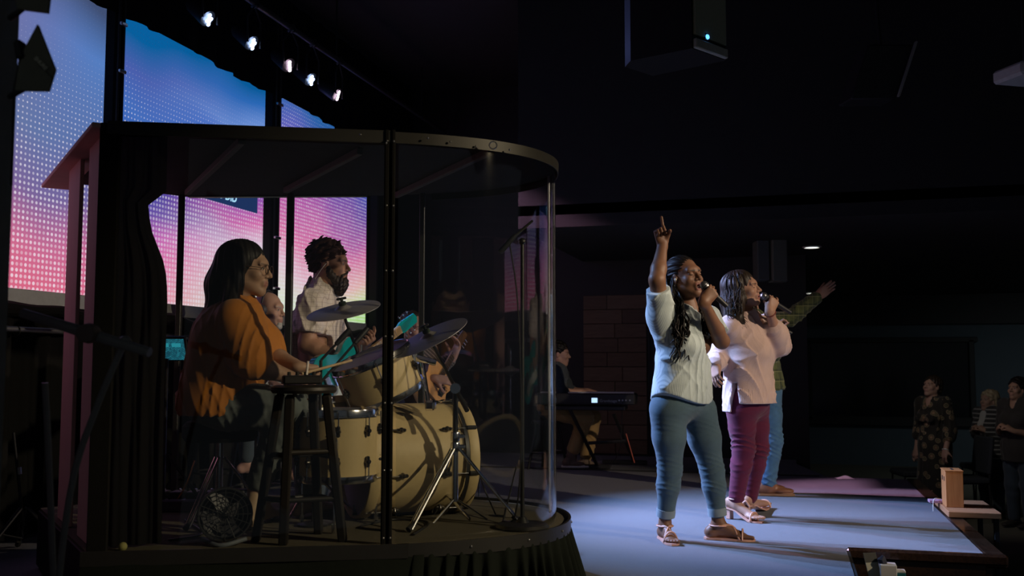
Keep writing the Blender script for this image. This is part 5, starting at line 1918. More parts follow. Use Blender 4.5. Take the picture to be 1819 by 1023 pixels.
def arm_prims(J, side, ru=0.047, rf=0.038, rw=0.027, infl=0.0, upto=2.0, k=0.02):
    a, b, c = J['sh' + side], J['el' + side], J['wr' + side]
    i = infl
    pr = []
    if upto >= 1:
        pr.append(cone(a, b, ru + 0.006 + i, rf + 0.004 + i, k))
    else:
        pr.append(cone(a, a + (b - a) * upto, ru + 0.006 + i, (ru + 0.006) * (1 - upto) + (rf + 0.004) * upto + i, k))
    if upto > 1:
        t = upto - 1
        m = b + (c - b) * min(0.3, t)
        pr.append(cone(b, m, rf + 0.004 + i, rf + 0.003 + i, k))
        if t > 0.3:
            e = b + (c - b) * t
            pr.append(cone(m, e, rf + 0.003 + i, (rf + 0.003) * (1 - t) + rw * t + i, k))
    return pr


def leg_prims(J, side, rt=0.088, rk=0.056, rc=0.054, ra=0.035, infl=0.0, upto=2.0, k=0.03, back=None):
    a, b, c = J['hip' + side], J['kn' + side], J['an' + side]
    i = infl
    pr = [cone(a, a + (b - a) * 0.45, rt + i, rt * 0.86 + i, k), cone(a + (b - a) * 0.45, b, rt * 0.86 + i, rk + i, k)]
    e = b + (c - b) * (upto - 1)
    cm = b + (c - b) * 0.3 + (back if back is not None else 0) * 0.018
    pr += [cone(b, cm, rk + i, rc + i, k), cone(cm, e, rc + i, ra + (rc - ra) * max(0, (2 - upto)) * 1.2 + i, k)]
    return pr


def folds(amp, dirs, seed=0, env=None):
    """cloth folds: sum of warped sine ridges; dirs = [(unit vector, wavelength)]"""
    rs = np.random.RandomState(seed)
    par = [(nrm(v), 2 * PI / wl, rs.uniform(0, 6.28), rs.uniform(0, 6.28), nrm(rs.normal(size=3)), a) for v, wl, a in dirs]

    def post(d, X, Y, Z):
        w = 0.0
        for (v, kk, p0, p1, q, a) in par:
            u = X * v[0] + Y * v[1] + Z * v[2]
            g = X * q[0] + Y * q[1] + Z * q[2]
            wv = np.sin(u * kk + 1.3 * np.sin(g * 6 + p1) + 0.5 * np.sin(g * 15 + p0) + p0)
            msk = np.clip(0.35 + 0.9 * np.sin(g * 8 + p0 * 2) * np.sin(u * kk * 0.31 + p1), 0, 1)
            w = w + a * ((1 - np.abs(wv)) ** 2 * 2 - 0.4) * msk
        e = 1.0 if env is None else env(X, Y, Z)
        return d - amp * w * e
    return post


def strands(name, paths, r, m, parent, n=5):
    mb = MB()
    for p in paths:
        k = len(p)
        rr = r * np.concatenate([np.linspace(0.7, 1, 3), np.ones(max(0, k - 6)), np.linspace(1, 0.3, 3)])[:k] if k >= 6 else r
        mb.tube(p, rr, n)
    return mb.build(name, m, parent, 180)


def hair_noise(amp, c, u, fr=60, fz=6, seed=0):
    """strand ridges running down: angular ripples about axis u through c"""
    rs = np.random.RandomState(seed)
    u = nrm(u)
    a = nrm(np.cross(u, V(0.3, 0.8, 0.2)))
    b = np.cross(u, a)
    ph = rs.uniform(0, 6.28, 4)

    def post(d, X, Y, Z):
        x = (X - c[0]) * a[0] + (Y - c[1]) * a[1] + (Z - c[2]) * a[2]
        y = (X - c[0]) * b[0] + (Y - c[1]) * b[1] + (Z - c[2]) * b[2]
        z = (X - c[0]) * u[0] + (Y - c[1]) * u[1] + (Z - c[2]) * u[2]
        th = np.arctan2(y, x)
        w = np.sin(th * 17 + 2 * np.sin(z * fz * 3 + ph[0]) + ph[1]) + 0.7 * np.sin(th * 31 + 1.5 * np.sin(z * fz * 5) + ph[2]) + 0.4 * np.sin(th * 53 + ph[3] + z * 20)
        return d + amp * w
    return post


def curly_noise(amp, fr, seed=0):
    rs = np.random.RandomState(seed)
    K = [(nrm(rs.normal(size=3)) * fr * rs.uniform(0.7, 1.5), rs.uniform(0, 6.28)) for _ in range(7)]

    def post(d, X, Y, Z):
        w = 0
        for k, p in K:
            w = w + np.sin(X * k[0] + Y * k[1] + Z * k[2] + p)
        return d + amp * w * 0.5
    return post
# =================================================================== fabrics
def fabric(name, base, lines=(), rough=0.85, bump=0.25, bscale=350, noise=0.1, sheen=0.15):
    """lines: (axis vector, wavelength m, share 0..1, colour, strength)"""
    m = mat(name, base, rough, noise=noise, nscale=18, spec=0.15, sheen=sheen)
    nt, b = nodes_of(m)
    tc = nt.nodes.new('ShaderNodeTexCoord')
    col = b.inputs['Base Color'].links[0].from_socket
    for (v, wl, share, c, st) in lines:
        dp = nt.nodes.new('ShaderNodeVectorMath')
        dp.operation = 'DOT_PRODUCT'
        nt.links.new(tc.outputs['Object'], dp.inputs[0])
        dp.inputs[1].default_value = tuple(float(x) for x in nrm(v))
        fr = mathn(nt, 'FRACT', mathn(nt, 'DIVIDE', dp.outputs['Value'], wl))
        on = mathn(nt, 'MULTIPLY', mathn(nt, 'LESS_THAN', fr, share), st)
        col = mixc(nt, on, col, c)
    nt.links.new(col, b.inputs['Base Color'])
    n2 = nt.nodes.new('ShaderNodeTexNoise')
    n2.inputs['Scale'].default_value = bscale
    nt.links.new(tc.outputs['Object'], n2.inputs['Vector'])
    bp = nt.nodes.new('ShaderNodeBump')
    bp.inputs['Strength'].default_value = bump
    bp.inputs['Distance'].default_value = 0.004
    nt.links.new(n2.outputs['Fac'], bp.inputs['Height'])
    nt.links.new(bp.outputs['Normal'], b.inputs['Normal'])
    return m


mat('hair_black', (0.010, 0.008, 0.007), 0.5, noise=0.4, nscale=90, spec=0.25)
mat('hair_brown', (0.028, 0.018, 0.012), 0.48, noise=0.5, nscale=120, spec=0.35)
mat('hair_curly', (0.05, 0.022, 0.018), 0.7, noise=0.4, nscale=120, spec=0.15)
mat('hair_grey', (0.35, 0.34, 0.33), 0.6, noise=0.3, nscale=90)
mat('hair_blonde', (0.42, 0.34, 0.22), 0.5, noise=0.3, nscale=90)
mat('mic_grille', (0.22, 0.22, 0.23), 0.35, 0.9, noise=0.5, nscale=900)
mat('nude_leather', (0.62, 0.34, 0.25), 0.45)


def pj(d0):
    return lambda px, py, dd=0.0: P(px, py, d0 + dd)


def person(label, base, group=None):
    return thing('person', label, 'person', base, group)


def handheld_mic(label, a, b):
    """a centre of the grille ball, b tail end"""
    t = thing('microphone', label, 'microphone', b, 'handheld microphones')
    dv = nrm(b - a)
    L_ = np.linalg.norm(b - a)
    MB().lathe([(0.0005, -0.026), (0.015, -0.022), (0.024, -0.010), (0.0255, 0.0), (0.024, 0.010), (0.02, 0.022), (0.019, 0.028)], a, dv, 20).build('grille', 'mic_grille', t)
    MB().torus(a + dv * 0.004, dv, 0.0255, 0.0022, 24, 6).build('ring', 'black_metal', t)
    MB().lathe([(0.019, 0.027), (0.0185, 0.05), (0.017, L_ * 0.5), (0.0145, L_ - 0.02), (0.0145, L_), (0.0005, L_ + 0.002)], a, dv, 18).build('handle', 'black_plastic', t)
    return dv


def mic_hand(J, sd, ma, mdir, along, sc, last=None):
    """a fist closed round a microphone; moves the wrist joint to suit"""
    gp = ma + mdir * along
    d = nrm(UPV - mdir * np.dot(UPV, mdir))
    n = np.cross(mdir, d)
    if np.dot(n, FH) < 0:
        n = -n
    J['wr' + sd] = gp - n * 0.030 * sc - d * 0.080 * sc
    side = 1 if np.dot(np.cross(d, n), -mdir) > 0 else -1
    cu = GRIP[:3] + (last or GRIP[3:])
    return hand_prims(J['wr' + sd], d, n, side, cu, sc, 0.0, (0.72, 0.25, 0.65), 0.45), gp


# =================================================================== singer with the raised arm
J_ = pj(5.80)
ph = person('woman in pale striped shirt singing with one arm raised', V(*G(1225, 962, 0.0)))
f, s = facing(42)
J = dict(pelvis=J_(1211, 702), chest=J_(1214, 606), neck=J_(1221, 552, 0.0), shR=J_(1176, 560, -0.06), shL=J_(1256, 566, 0.09),
         elR=J_(1167, 497, -0.15), wrR=J_(1177, 434, -0.03), elL=J_(1282, 606, -0.02), wrL=J_(1257, 540, -0.13),
         hipR=J_(1187, 728, -0.05), hipL=J_(1240, 730, 0.07), knR=J_(1190, 833, 0.0), knL=J_(1265, 836, 0.08), anR=J_(1181, 929, 0.05), anL=J_(1276, 927, 0.07))
SK1 = (0.21, 0.105, 0.062)
fh = nrm(facing(56)[0] + UPV * 0.14)
uh = nrm(UPV - RT * 0.10)
hc = J_(1217, 493, 0.0)
hd, L, hax = head_prims(hc, fh, uh, 1.02, 0.022, True, J['neck'], 0.05)
toeR, toeL = G(1197, 966, 0.012), G(1338, 958, 0.012)
ma, mb_ = J_(1251, 507, -0.19), J_(1291, 544, -0.19)
mdir = nrm(mb_ - ma)
pr_h, gp = mic_hand(J, 'L', ma, mdir, 0.055, 0.98)
pr = hd + pr_h + torso_prims(J, f, s, 0.95, True) + arm_prims(J, 'R', 0.048, 0.041, 0.028) + arm_prims(J, 'L', 0.046, 0.04, 0.027)
pr += leg_prims(J, 'R', 0.10, 0.058, 0.056, 0.033) + leg_prims(J, 'L', 0.10, 0.058, 0.056, 0.033)
pr += foot_prims(J['anR'], toeR, toes=True, side=1) + foot_prims(J['anL'], toeL, toes=True, side=-1)
hdR = nrm(UPV - RT * 0.22)
pr += hand_prims(J['wrR'], hdR, nrm(RT * 0.35 - FH * 0.9), 1, POINT, 1.0, 0.0, (0.72, 0.3, 0.65), 0.55)
body_obj(pr, 0.0085, [(hc, 0.155, 0.003), (J['wrR'] + hdR * 0.09, 0.13, 0.0033), (gp, 0.12, 0.0033),
                      (toeR - nrm(toeR - J['anR']) * 0.05, 0.15, 0.004), (toeL - nrm(toeL - J['anL']) * 0.09, 0.17, 0.004)],
         SK1, face_paint(L, hax, (0.20, 0.065, 0.055), (0.012, 0.008, 0.007), (0.01, 0.006, 0.005), 1.02, False, 0.022), ph)
# shirt
shm = fabric('shirt_stripes', (0.50, 0.57, 0.57), [(s, 0.0068, 0.4, (0.26, 0.33, 0.36), 0.6)], sheen=0.1)
sp = torso_prims(J, f, s, 0.97, True, 0.022, 0.05)
hipc = J['pelvis']
sp += [cone(J['chest'] - UPV * 0.05, hipc - UPV * 0.05, 0.170, 0.205, 0.06, 'u', f, 0.78)]
uR = nrm(J['elR'] - J['shR'])
eR = J['shR'] + (J['elR'] - J['shR']) * 0.74
sp += [cone(J['shR'] - UPV * 0.02, eR + uR * 0.05, 0.080, 0.067, 0.05), plane(eR, uR) if False else cone(J['shR'] - UPV * 0.12, J['shR'], 0.05, 0.075, 0.05)]
eL = J['shL'] + (J['elL'] - J['shL']) * 0.72
uL = nrm(J['elL'] - J['shL'])
sp += [cone(J['shL'], eL + uL * 0.04, 0.074, 0.070, 0.04)]
# collar
nk = J['neck']
sp += chain([nk - f * 0.055 + UPV * 0.03, nk + s * 0.058 + UPV * 0.02 + f * 0.01, nk + f * 0.085 - UPV * 0.035 + s * 0.032, nk + f * 0.105 - UPV * 0.09 + s * 0.01], [0.017, 0.017, 0.015, 0.010], 0.012)
sp += chain([nk - f * 0.055 + UPV * 0.03, nk - s * 0.058 + UPV * 0.02 + f * 0.01, nk + f * 0.085 - UPV * 0.035 - s * 0.036, nk + f * 0.105 - UPV * 0.09 - s * 0.01], [0.017, 0.017, 0.015, 0.010], 0.012)
sp += [cone(nk + UPV * 0.06 + f * 0.01, nk + f * 0.135 - UPV * 0.15, 0.056, 0.014, 0.012, 's'), cone(nk + UPV * 0.02, nk + UPV * 0.12, 0.058, 0.07, 0.01, 's')]
# sleeve ends cut by planes only near the arms
zh0 = J_(1250, 717)[2]
fo = folds(0.0055, [(s, 0.085, 1.0), (nrm(s + UPV * 0.8), 0.11, 0.8), (nrm(s - UPV * 0.6), 0.14, 0.8), (UPV, 0.16, 0.3)], 3)


def post1(d, X, Y, Z):
    d = fo(d, X, Y, Z)
    sc_ = (X - hipc[0]) * s[0] + (Y - hipc[1]) * s[1]
    zh = zh0 + 1.5 * sc_ * sc_
    d = np.maximum(d, zh - Z)
    for (e, u, c, r) in ((eR, uR, J['elR'], 0.16), (eL, uL, J['elL'], 0.14)):
        q = (X - e[0]) * u[0] + (Y - e[1]) * u[1] + (Z - e[2]) * u[2]
        near = ((X - c[0]) ** 2 + (Y - c[1]) ** 2 + (Z - c[2]) ** 2) < r * r
        d = np.where(near, np.maximum(d, q), d)
    return d


so = sdf_obj('shirt', sp, 0.0052, shm, ph, post1)
so['label'] = 'pale blue shirt with fine stripes'
bt = MB()
for k in range(6):
    q = nk + f * 0.115 - UPV * (0.12 + 0.07 * k)
    # buttons are pressed on the front of the shirt below
# jeans
jm = fabric('jeans_slate', (0.075, 0.125, 0.155), bump=0.3, noise=0.2)
lp_ = leg_prims(J, 'R', 0.110, 0.068, 0.066, 0.044, 0.0, 1.80) + leg_prims(J, 'L', 0.110, 0.068, 0.066, 0.044, 0.0, 1.80)
lp_ += [ell(J['pelvis'] - UPV * 0.03, (0.180, 0.135, 0.12), (s, f, UPV), 0.05)]
kz = (J['knR'][2] + J['knL'][2]) / 2
fj = folds(0.0035, [(nrm(UPV + s * 0.35), 0.05, 1.0), (nrm(UPV - s * 0.5), 0.07, 0.7)], 5, lambda X, Y, Z: 0.25 + np.exp(-((Z - kz + 0.03) / 0.07) ** 2) + 0.7 * np.exp(-((Z - kz + 0.27) / 0.06) ** 2) + 0 * X + 0 * Y)
jo = sdf_obj('jeans', lp_, 0.005, jm, ph, fj)
for sd in 'RL':
    a, b = J['kn' + sd], J['an' + sd]
    e = a + (b - a) * 0.80
    u = nrm(b - a)
    MB().lathe([(0.04, -0.024), (0.055, -0.024), (0.056, 0.0), (0.0545, 0.022), (0.04, 0.022)], e, u, 28).build('cuff', fabric('jeans_cuff', (0.22, 0.28, 0.31)), ph)
# sandals
for (an, toe, sg, sd) in ((J['anR'], toeR, 1, 'R'), (J['anL'], toeL, -1, 'L')):
    d = nrm((toe - an) * V(1, 1, 0))
    x = np.cross(UPV, d) * sg
    heel = V(an[0], an[1], 0.0) - d * 0.085
    Ln = np.dot(toe - heel, d) + 0.012
    out = []
    for t_, w_ in ((0.0, 0.02), (0.06, 0.033), (0.3, 0.033), (0.55, 0.040), (0.75, 0.046), (0.9, 0.038), (1.0, 0.016)):
        out.append((t_ * Ln, w_))
    poly = [(a, -w * (0.95)) for a, w in out] + [(a, w) for a, w in out[::-1]]
    so_ = MB().prism(poly, V(heel[0], heel[1], 0.002), d, x, UPV, 0.012).build('sandal', 'nude_leather', ph)
    bl_ = V(toe[0], toe[1], 0) - d * 0.075
    arch = lambda q, a, b, h: bez([q + x * a + UPV * 0.01, q + x * (a * 0.7 + b * 0.3) + UPV * h, q + x * (a * 0.3 + b * 0.7) + UPV * h, q + x * b + UPV * 0.01], 12)
    for pth in (arch(bl_ + d * 0.015, 0.046, -0.046, 0.062), bez([bl_ + x * 0.044 + UPV * 0.01, bl_ - d * 0.045 + UPV * 0.083, V(an[0], an[1], 0.085) - x * 0.046], 10),
                bez([bl_ - x * 0.044 + UPV * 0.01, bl_ - d * 0.045 + UPV * 0.085, V(an[0], an[1], 0.085) + x * 0.046], 10)):
        MB().tube(pth, 0.0055, 6).build('strap', 'nude_leather', so_)
    an0 = V(an[0], an[1], 0.085)
    MB().tube(np.array([an0 + (d * math.cos(a) * 1.1 + x * math.sin(a)) * 0.047 for a in np.linspace(0, 2 * PI, 20)]), 0.0048, 6).build('strap', 'nude_leather', so_)
# hair: scalp rows gathered back, braids falling in front and behind
hp_ = [ell(L(0, -0.030, 0.048), np.array((0.083, 0.100, 0.088)) * 1.02, hax, 0.01), ell(L(0, -0.085, -0.01), (0.06, 0.05, 0.07), hax, 0.04),
       ell(L(0, 0.118, -0.055), (0.115, 0.105, 0.135), hax, 0.012, 's')]
sdf_obj('hair', hp_, 0.004, 'hair_black', ph, hair_noise(0.0022, L(0, -0.03, 0.05), hax[1], 40, 4, 2))
rs = np.random.RandomState(11)
paths = []
for i in range(88):
    sd = 1 if i % 3 == 0 else -1
    st0 = L(sd * rs.uniform(0.05, 0.082), rs.uniform(-0.09, -0.01), rs.uniform(-0.03, 0.05))
    if i % 3 == 0:
        e0 = J_(1252 + rs.uniform(-8, 10), 560, -0.06)
        e1 = J_(1256 + rs.uniform(-10, 8), 590 + rs.uniform(-10, 16), -0.10)
        mid = J_(1248 + rs.uniform(-6, 8), 532, 0.0)
    else:
        mid = J_(1203 + rs.uniform(-12, 14), 540 + rs.uniform(-8, 8), -0.09 + rs.uniform(-0.03, 0.05))
        e0 = J_(1208 + rs.uniform(-14, 16), 585 + rs.uniform(-10, 10), -0.14 + rs.uniform(-0.03, 0.01))
        e1 = J_(1212 + rs.uniform(-22, 14), 622 + rs.uniform(-25, 24), -0.17 + rs.uniform(-0.02, 0.01))
    p = bez([st0, (st0 + mid) / 2 + fh * -0.01, mid, e0, e1], 32)
    tt = np.linspace(0, 1, len(p))
    am = 0.007 * tt
    p = p + RT * (am * np.sin(tt * 38 + rs.uniform(0, 6)))[:, None] + FH * (am * np.cos(tt * 38 + rs.uniform(0, 6)))[:, None]
    paths.append(p)
strands('braids', paths, 0.0046, 'hair_black', ph, 6)
# in-ear monitor
MB().ball(L(-0.083, 0.004, -0.01), 0.008, n=10, m=8).build('earpiece', mat('earpiece_clear', (0.6, 0.65, 0.65), 0.15), ph)
MB().torus(L(-0.083, -0.004, -0.042), hax[1], 0.006, 0.0014, 14, 5).build('earring', 'chrome', ph)
handheld_mic('black microphone held by the woman in the striped shirt', ma, mb_)

# =================================================================== singer in the pink sweater
J_ = pj(6.63)
ph = person('woman in pale pink sweater singing with burgundy trousers', V(*G(1312, 922, 0.0)))
f, s = facing(30)
J = dict(pelvis=J_(1330, 705), chest=J_(1328, 618), neck=J_(1326, 568), shR=J_(1298, 584, -0.10), shL=J_(1360, 582, 0.08),
         elR=J_(1280, 630, 0.02), wrR=J_(1271, 646, -0.16), elL=J_(1383, 612, 0.0), wrL=J_(1369, 566, -0.08),
         hipR=J_(1316, 730, -0.06), hipL=J_(1340, 730, 0.07), knR=J_(1321, 797, -0.02), knL=J_(1346, 796, 0.10), anR=J_(1307, 893, 0.0), anL=J_(1330, 893, 0.16))
SK2 = (0.48, 0.27, 0.185)
fh = nrm(facing(32)[0] + UPV * 0.14)
uh = nrm(UPV - RT * 0.16)
hc = J_(1320, 514)
hd, L, hax = head_prims(hc, fh, uh, 1.0, 0.006, True, J['neck'], 0.048)
toeR, toeL = G(1353, 924, 0.02), G(1362, 897, 0.02)
ma, mb_ = J_(1357, 526, -0.15), J_(1404, 555, -0.10)
mdir = nrm(mb_ - ma)
pr_h, gp = mic_hand(J, 'L', ma, mdir, 0.065, 0.95, [[0.5, 0.4, 0.3]])
pr = hd + pr_h + torso_prims(J, f, s, 0.95, True) + arm_prims(J, 'R') + arm_prims(J, 'L')
pr += leg_prims(J, 'R', 0.09, 0.055, 0.05, 0.032) + leg_prims(J, 'L', 0.09, 0.055, 0.05, 0.032)
pr += foot_prims(J['anR'], toeR, toes=True, heel_h=0.06, side=1) + foot_prims(J['anL'], toeL, toes=True, heel_h=0.06, side=-1)
hR = nrm(J_(1272, 672, -0.20) - J['wrR'])
pr += hand_prims(J['wrR'], hR, nrm(RT * 0.7 + FH * 0.5), -1, RELAX, 0.95, 0.05)
body_obj(pr, 0.009, [(hc, 0.15, 0.0032), (gp, 0.11, 0.0036), (J['wrR'] + hR * 0.08, 0.11, 0.0036), (toeR - RT * 0.08, 0.15, 0.0042)],
         SK2, face_paint(L, hax, (0.42, 0.16, 0.14), (0.05, 0.03, 0.02), (0.03, 0.015, 0.01), 1.0, False, 0.006), ph)
sm_ = fabric('sweater_pink', (0.64, 0.46, 0.40), [(s, 0.012, 0.18, (0.54, 0.38, 0.33), 0.35)], bump=0.25, bscale=220, sheen=0.3)
sp = torso_prims(J, f, s, 0.97, True, 0.03, 0.06)
sp += [cone(J['chest'] - UPV * 0.03, J['pelvis'] - UPV * 0.10, 0.185, 0.20, 0.06, 'u', f, 0.80)]
for sd, up in (('R', 1.85), ('L', 1.45)):
    sp += arm_prims(J, sd, 0.052, 0.046, 0.034, 0.024, up, 0.03)
nk = J['neck']
sp += [cone(nk + UPV * 0.01, nk + UPV * 0.03 + f * 0.02, 0.075, 0.07, 0.03), cone(nk + UPV * 0.02, nk + UPV * 0.15, 0.062, 0.085, 0.012, 's'), cone(nk + UPV * 0.06 + f * 0.04, nk + f * 0.12 - UPV * 0.05, 0.045, 0.018, 0.015, 's')]
# rolled cuffs
e = J['elL'] + (J['wrL'] - J['elL']) * 0.42
sp += [cone(e - nrm(J['wrL'] - J['elL']) * 0.03, e, 0.068, 0.066, 0.01)]
fo = folds(0.0075, [(nrm(s + UPV * 0.35), 0.11, 1.0), (nrm(s - UPV * 0.7), 0.15, 0.9), (nrm(UPV + f * 0.3), 0.2, 0.35)], 8)
zF, zB = J_(1340, 716, 0)[2], J_(1280, 731, 0)[2]
pc_ = J['pelvis']
rib0 = J_(1340, 688)[2]


def post2(d, X, Y, Z):
    d = fo(d, X, Y, Z)
    sc_ = (X - pc_[0]) * s[0] + (Y - pc_[1]) * s[1]
    fc_ = (X - pc_[0]) * f[0] + (Y - pc_[1]) * f[1]
    zh = np.where(fc_ > -0.02, zF, zB)
    # ribbed hem
    rib = np.sin(np.arctan2(fc_, sc_) * 110) * 0.0018
    d = d + np.where(Z < rib0, rib, 0)
    d = np.maximum(d, zh - Z)
    # side slits
    slit = (np.abs(fc_ + 0.03) - 0.016 - 0.10 * np.maximum(0, (rib0 + 0.03) - Z))
    cut = (Z < rib0 + 0.03) & (np.abs(sc_) > 0.11)
    return np.where(cut, np.maximum(d, -slit), d)


so = sdf_obj('sweater', sp, 0.0055, sm_, ph, post2)
so['label'] = 'pale pink knitted sweater'
tm = fabric('trousers_burgundy', (0.115, 0.016, 0.042), bump=0.2, noise=0.15)
lp_ = leg_prims(J, 'R', 0.098, 0.072, 0.066, 0.050, 0.0, 1.88) + leg_prims(J, 'L', 0.098, 0.072, 0.066, 0.050, 0.0, 1.88)
lp_ += [ell(J['pelvis'] - UPV * 0.02, (0.17, 0.13, 0.13), (s, f, UPV), 0.05)]
kz = J['knR'][2]
sdf_obj('trousers', lp_, 0.0055, tm, ph, folds(0.005, [(nrm(UPV + s * 0.4), 0.06, 1.0), (nrm(UPV - s * 0.6), 0.08, 0.8)], 6,
        lambda X, Y, Z: 0.3 + np.exp(-((Z - kz) / 0.09) ** 2) + 0.4 * np.exp(-((Z - kz + 0.3) / 0.07) ** 2) + 0 * X + 0 * Y))
for (an, toe, sg) in ((J['anR'], toeR, 1), (J['anL'], toeL, -1)):
    d = nrm((toe - an) * V(1, 1, 0))
    x = np.cross(UPV, d) * sg
    heel = V(an[0], an[1], 0) - d * 0.075
    Ln = np.dot(toe - heel, d) + 0.01
    rows = []
    for t_, w_, z_ in ((0.0, 0.024, 0.078), (0.1, 0.03, 0.078), (0.3, 0.028, 0.068), (0.5, 0.034, 0.035), (0.68, 0.042, 0.012), (0.85, 0.04, 0.010), (0.97, 0.022, 0.010), (1.0, 0.008, 0.010)):
        c_ = heel + d * t_ * Ln
        rows.append([c_ - x * w_ + UPV * z_, c_ + x * w_ + UPV * z_, c_ + x * w_ + UPV * (z_ - 0.009), c_ - x * w_ + UPV * (z_ - 0.009), c_ - x * w_ + UPV * z_])
    sh = MB().grid(np.array(rows)).build('heeled_sandal', 'nude_leather', ph)
    MB().box(heel + d * 0.025 + UPV * 0.036, (0.036, 0.04, 0.072), (d, x, UPV), ch=0.004).build('heel_block', 'nude_leather', sh)
    bl_ = V(toe[0], toe[1], 0) - d * 0.06
    MB().tube(bez([bl_ + x * 0.045 + UPV * 0.012, bl_ + x * 0.024 + UPV * 0.056, bl_ - x * 0.024 + UPV * 0.056, bl_ - x * 0.045 + UPV * 0.012], 12), 0.008, 6).build('strap', 'nude_leather', sh)
    an0 = V(an[0], an[1], 0.14)
    MB().tube(np.array([an0 + (d * math.cos(a) + x * math.sin(a)) * 0.047 for a in np.linspace(0, 2 * PI, 20)]), 0.006, 6).build('strap', 'nude_leather', sh)
    MB().tube(bez([heel + x * 0.028 + UPV * 0.075, heel - d * 0.005 + UPV * 0.11, heel - x * 0.028 + UPV * 0.075], 10), 0.008, 6).build('strap', 'nude_leather', sh)
# shoulder-length hair
hp_ = [ell(L(0, -0.026, 0.046), (0.088, 0.106, 0.092), hax, 0.01)]
hp_ += chain([L(0, -0.06, 0.02), L(0, -0.085, -0.07), J_(1305, 568, -0.02)], [0.085, 0.078, 0.070], 0.04)
hp_ += chain([L(-0.066, -0.02, 0.03), L(-0.078, -0.01, -0.06), J_(1310, 566, -0.12), J_(1318, 574, -0.13)], [0.034, 0.04, 0.040, 0.022], 0.03)
hp_ += chain([L(0.066, -0.02, 0.03), L(0.074, 0.0, -0.07), J_(1342, 566, 0.06)], [0.034, 0.034, 0.024], 0.03)
hp_ += [ell(L(0.005, 0.125, -0.045), (0.062, 0.100, 0.125), hax, 0.015, 's')]
hh_ = hair_noise(0.0028, L(0, -0.03, 0), hax[2], 60, 6, 4)
sdf_obj('hair', hp_, 0.0042, 'hair_brown', ph, hh_)
rs = np.random.RandomState(5)
paths = []
for i in range(130):
    sd = -1 if i % 3 else 1
    a = L(sd * rs.uniform(0.03, 0.085), rs.uniform(-0.09, 0.03), rs.uniform(0.08, 0.125))
    b_ = L(sd * rs.uniform(0.088, 0.098), rs.uniform(-0.09, 0.03), rs.uniform(-0.02, 0.03))
    if sd < 0:
        c_ = J_(1306 + rs.uniform(-16, 14), 552 + rs.uniform(-8, 8), -0.13 + rs.uniform(-0.03, 0.03))
        d_ = J_(1316 + rs.uniform(-18, 16), 572 + rs.uniform(-8, 14), -0.15 + rs.uniform(-0.02, 0.03))
    else:
        c_ = J_(1343 + rs.uniform(-5, 5), 560, 0.02 + rs.uniform(-0.03, 0.03))
        d_ = J_(1347 + rs.uniform(-7, 6), 572 + rs.uniform(-4, 8), 0.0)
    paths.append(bez([a, b_, c_, d_], 16))
strands('hair_strands', paths, 0.0019, 'hair_brown', ph, 5)
wr = J['wrL'] - nrm(J['wrL'] - J['elL']) * 0.02
MB().torus(wr, nrm(J['wrL'] - J['elL']), 0.034, 0.005, 22, 6).build('bracelet', mat('bracelet_red', (0.2, 0.05, 0.04), 0.4), ph)
handheld_mic('black microphone held by the woman in the pink sweater', ma, mb_)

# =================================================================== man in green plaid with stretched arm
J_ = pj(7.92)
ph = person('man in green plaid shirt and jeans stretching out one arm', V(*G(1365, 878, 0.0)))
f, s = facing(8)
J = dict(pelvis=J_(1358, 684), chest=J_(1345, 605), neck=J_(1338, 562), shR=J_(1345, 575, -0.16), shL=J_(1355, 572, 0.18),
         elL=J_(1402, 566, 0.16), wrL=J_(1452, 527, 0.12), elR=J_(1372, 628, -0.22), wrR=J_(1384, 592, -0.26),
         hipR=J_(1366, 700, -0.08), hipL=J_(1360, 700, 0.09), knR=J_(1372, 783, -0.06), knL=J_(1358, 785, 0.12), anR=J_(1364, 858, -0.06), anL=J_(1351, 858, 0.12))
fh = nrm(facing(5)[0] + UPV * 0.1)
hc = J_(1322, 523)
hd, L, hax = head_prims(hc, fh, UPV, 1.02, 0.0, False, J['neck'], 0.055)
SK3 = (0.45, 0.25, 0.17)
toeR, toeL = G(1408, 879, 0.01), G(1392, 873, 0.01)
pr = hd + torso_prims(J, f, s, 1.0, False) + arm_prims(J, 'R') + arm_prims(J, 'L') + leg_prims(J, 'R') + leg_prims(J, 'L')
pr += foot_prims(J['anR'], toeR) + foot_prims(J['anL'], toeL)
hL = nrm(J_(1480, 506, 0.10) - J['wrL'])
pr += hand_prims(J['wrL'], hL, nrm(-UPV * 0.2 + FH * 0.9), 1, FLAT, 1.05, 0.03, (0.85, 0.3, 0.2), 0.1)
pr += hand_prims(J['wrR'], UPV, nrm(RT), -1, GRIP, 1.0)
body_obj(pr, 0.010, [(hc, 0.15, 0.005), (J['wrL'] + hL * 0.09, 0.14, 0.004)], SK3, face_paint(L, hax, (0.35, 0.15, 0.12), (0.06, 0.04, 0.03), (0.03, 0.02, 0.01), 1.0, True), ph)
pm = fabric('plaid_green', (0.10, 0.115, 0.045), [(UPV, 0.075, 0.28, (0.035, 0.045, 0.025), 0.7), (s, 0.075, 0.28, (0.035, 0.045, 0.025), 0.7), (f, 0.075, 0.28, (0.035, 0.045, 0.025), 0.5),
                                                 (UPV, 0.075, 0.06, (0.32, 0.32, 0.14), 0.7), (f, 0.0375, 0.08, (0.28, 0.28, 0.12), 0.5)])
sp = torso_prims(J, f, s, 1.0, False, 0.022, 0.05) + arm_prims(J, 'L', 0.052, 0.047, 0.038, 0.014, 1.93) + arm_prims(J, 'R', 0.052, 0.047, 0.038, 0.014, 1.6)
sp += [cone(J['chest'], J['pelvis'] - UPV * 0.03, 0.17, 0.185, 0.05, 'u', f, 0.82)]
zz = J_(1395, 692)[2]
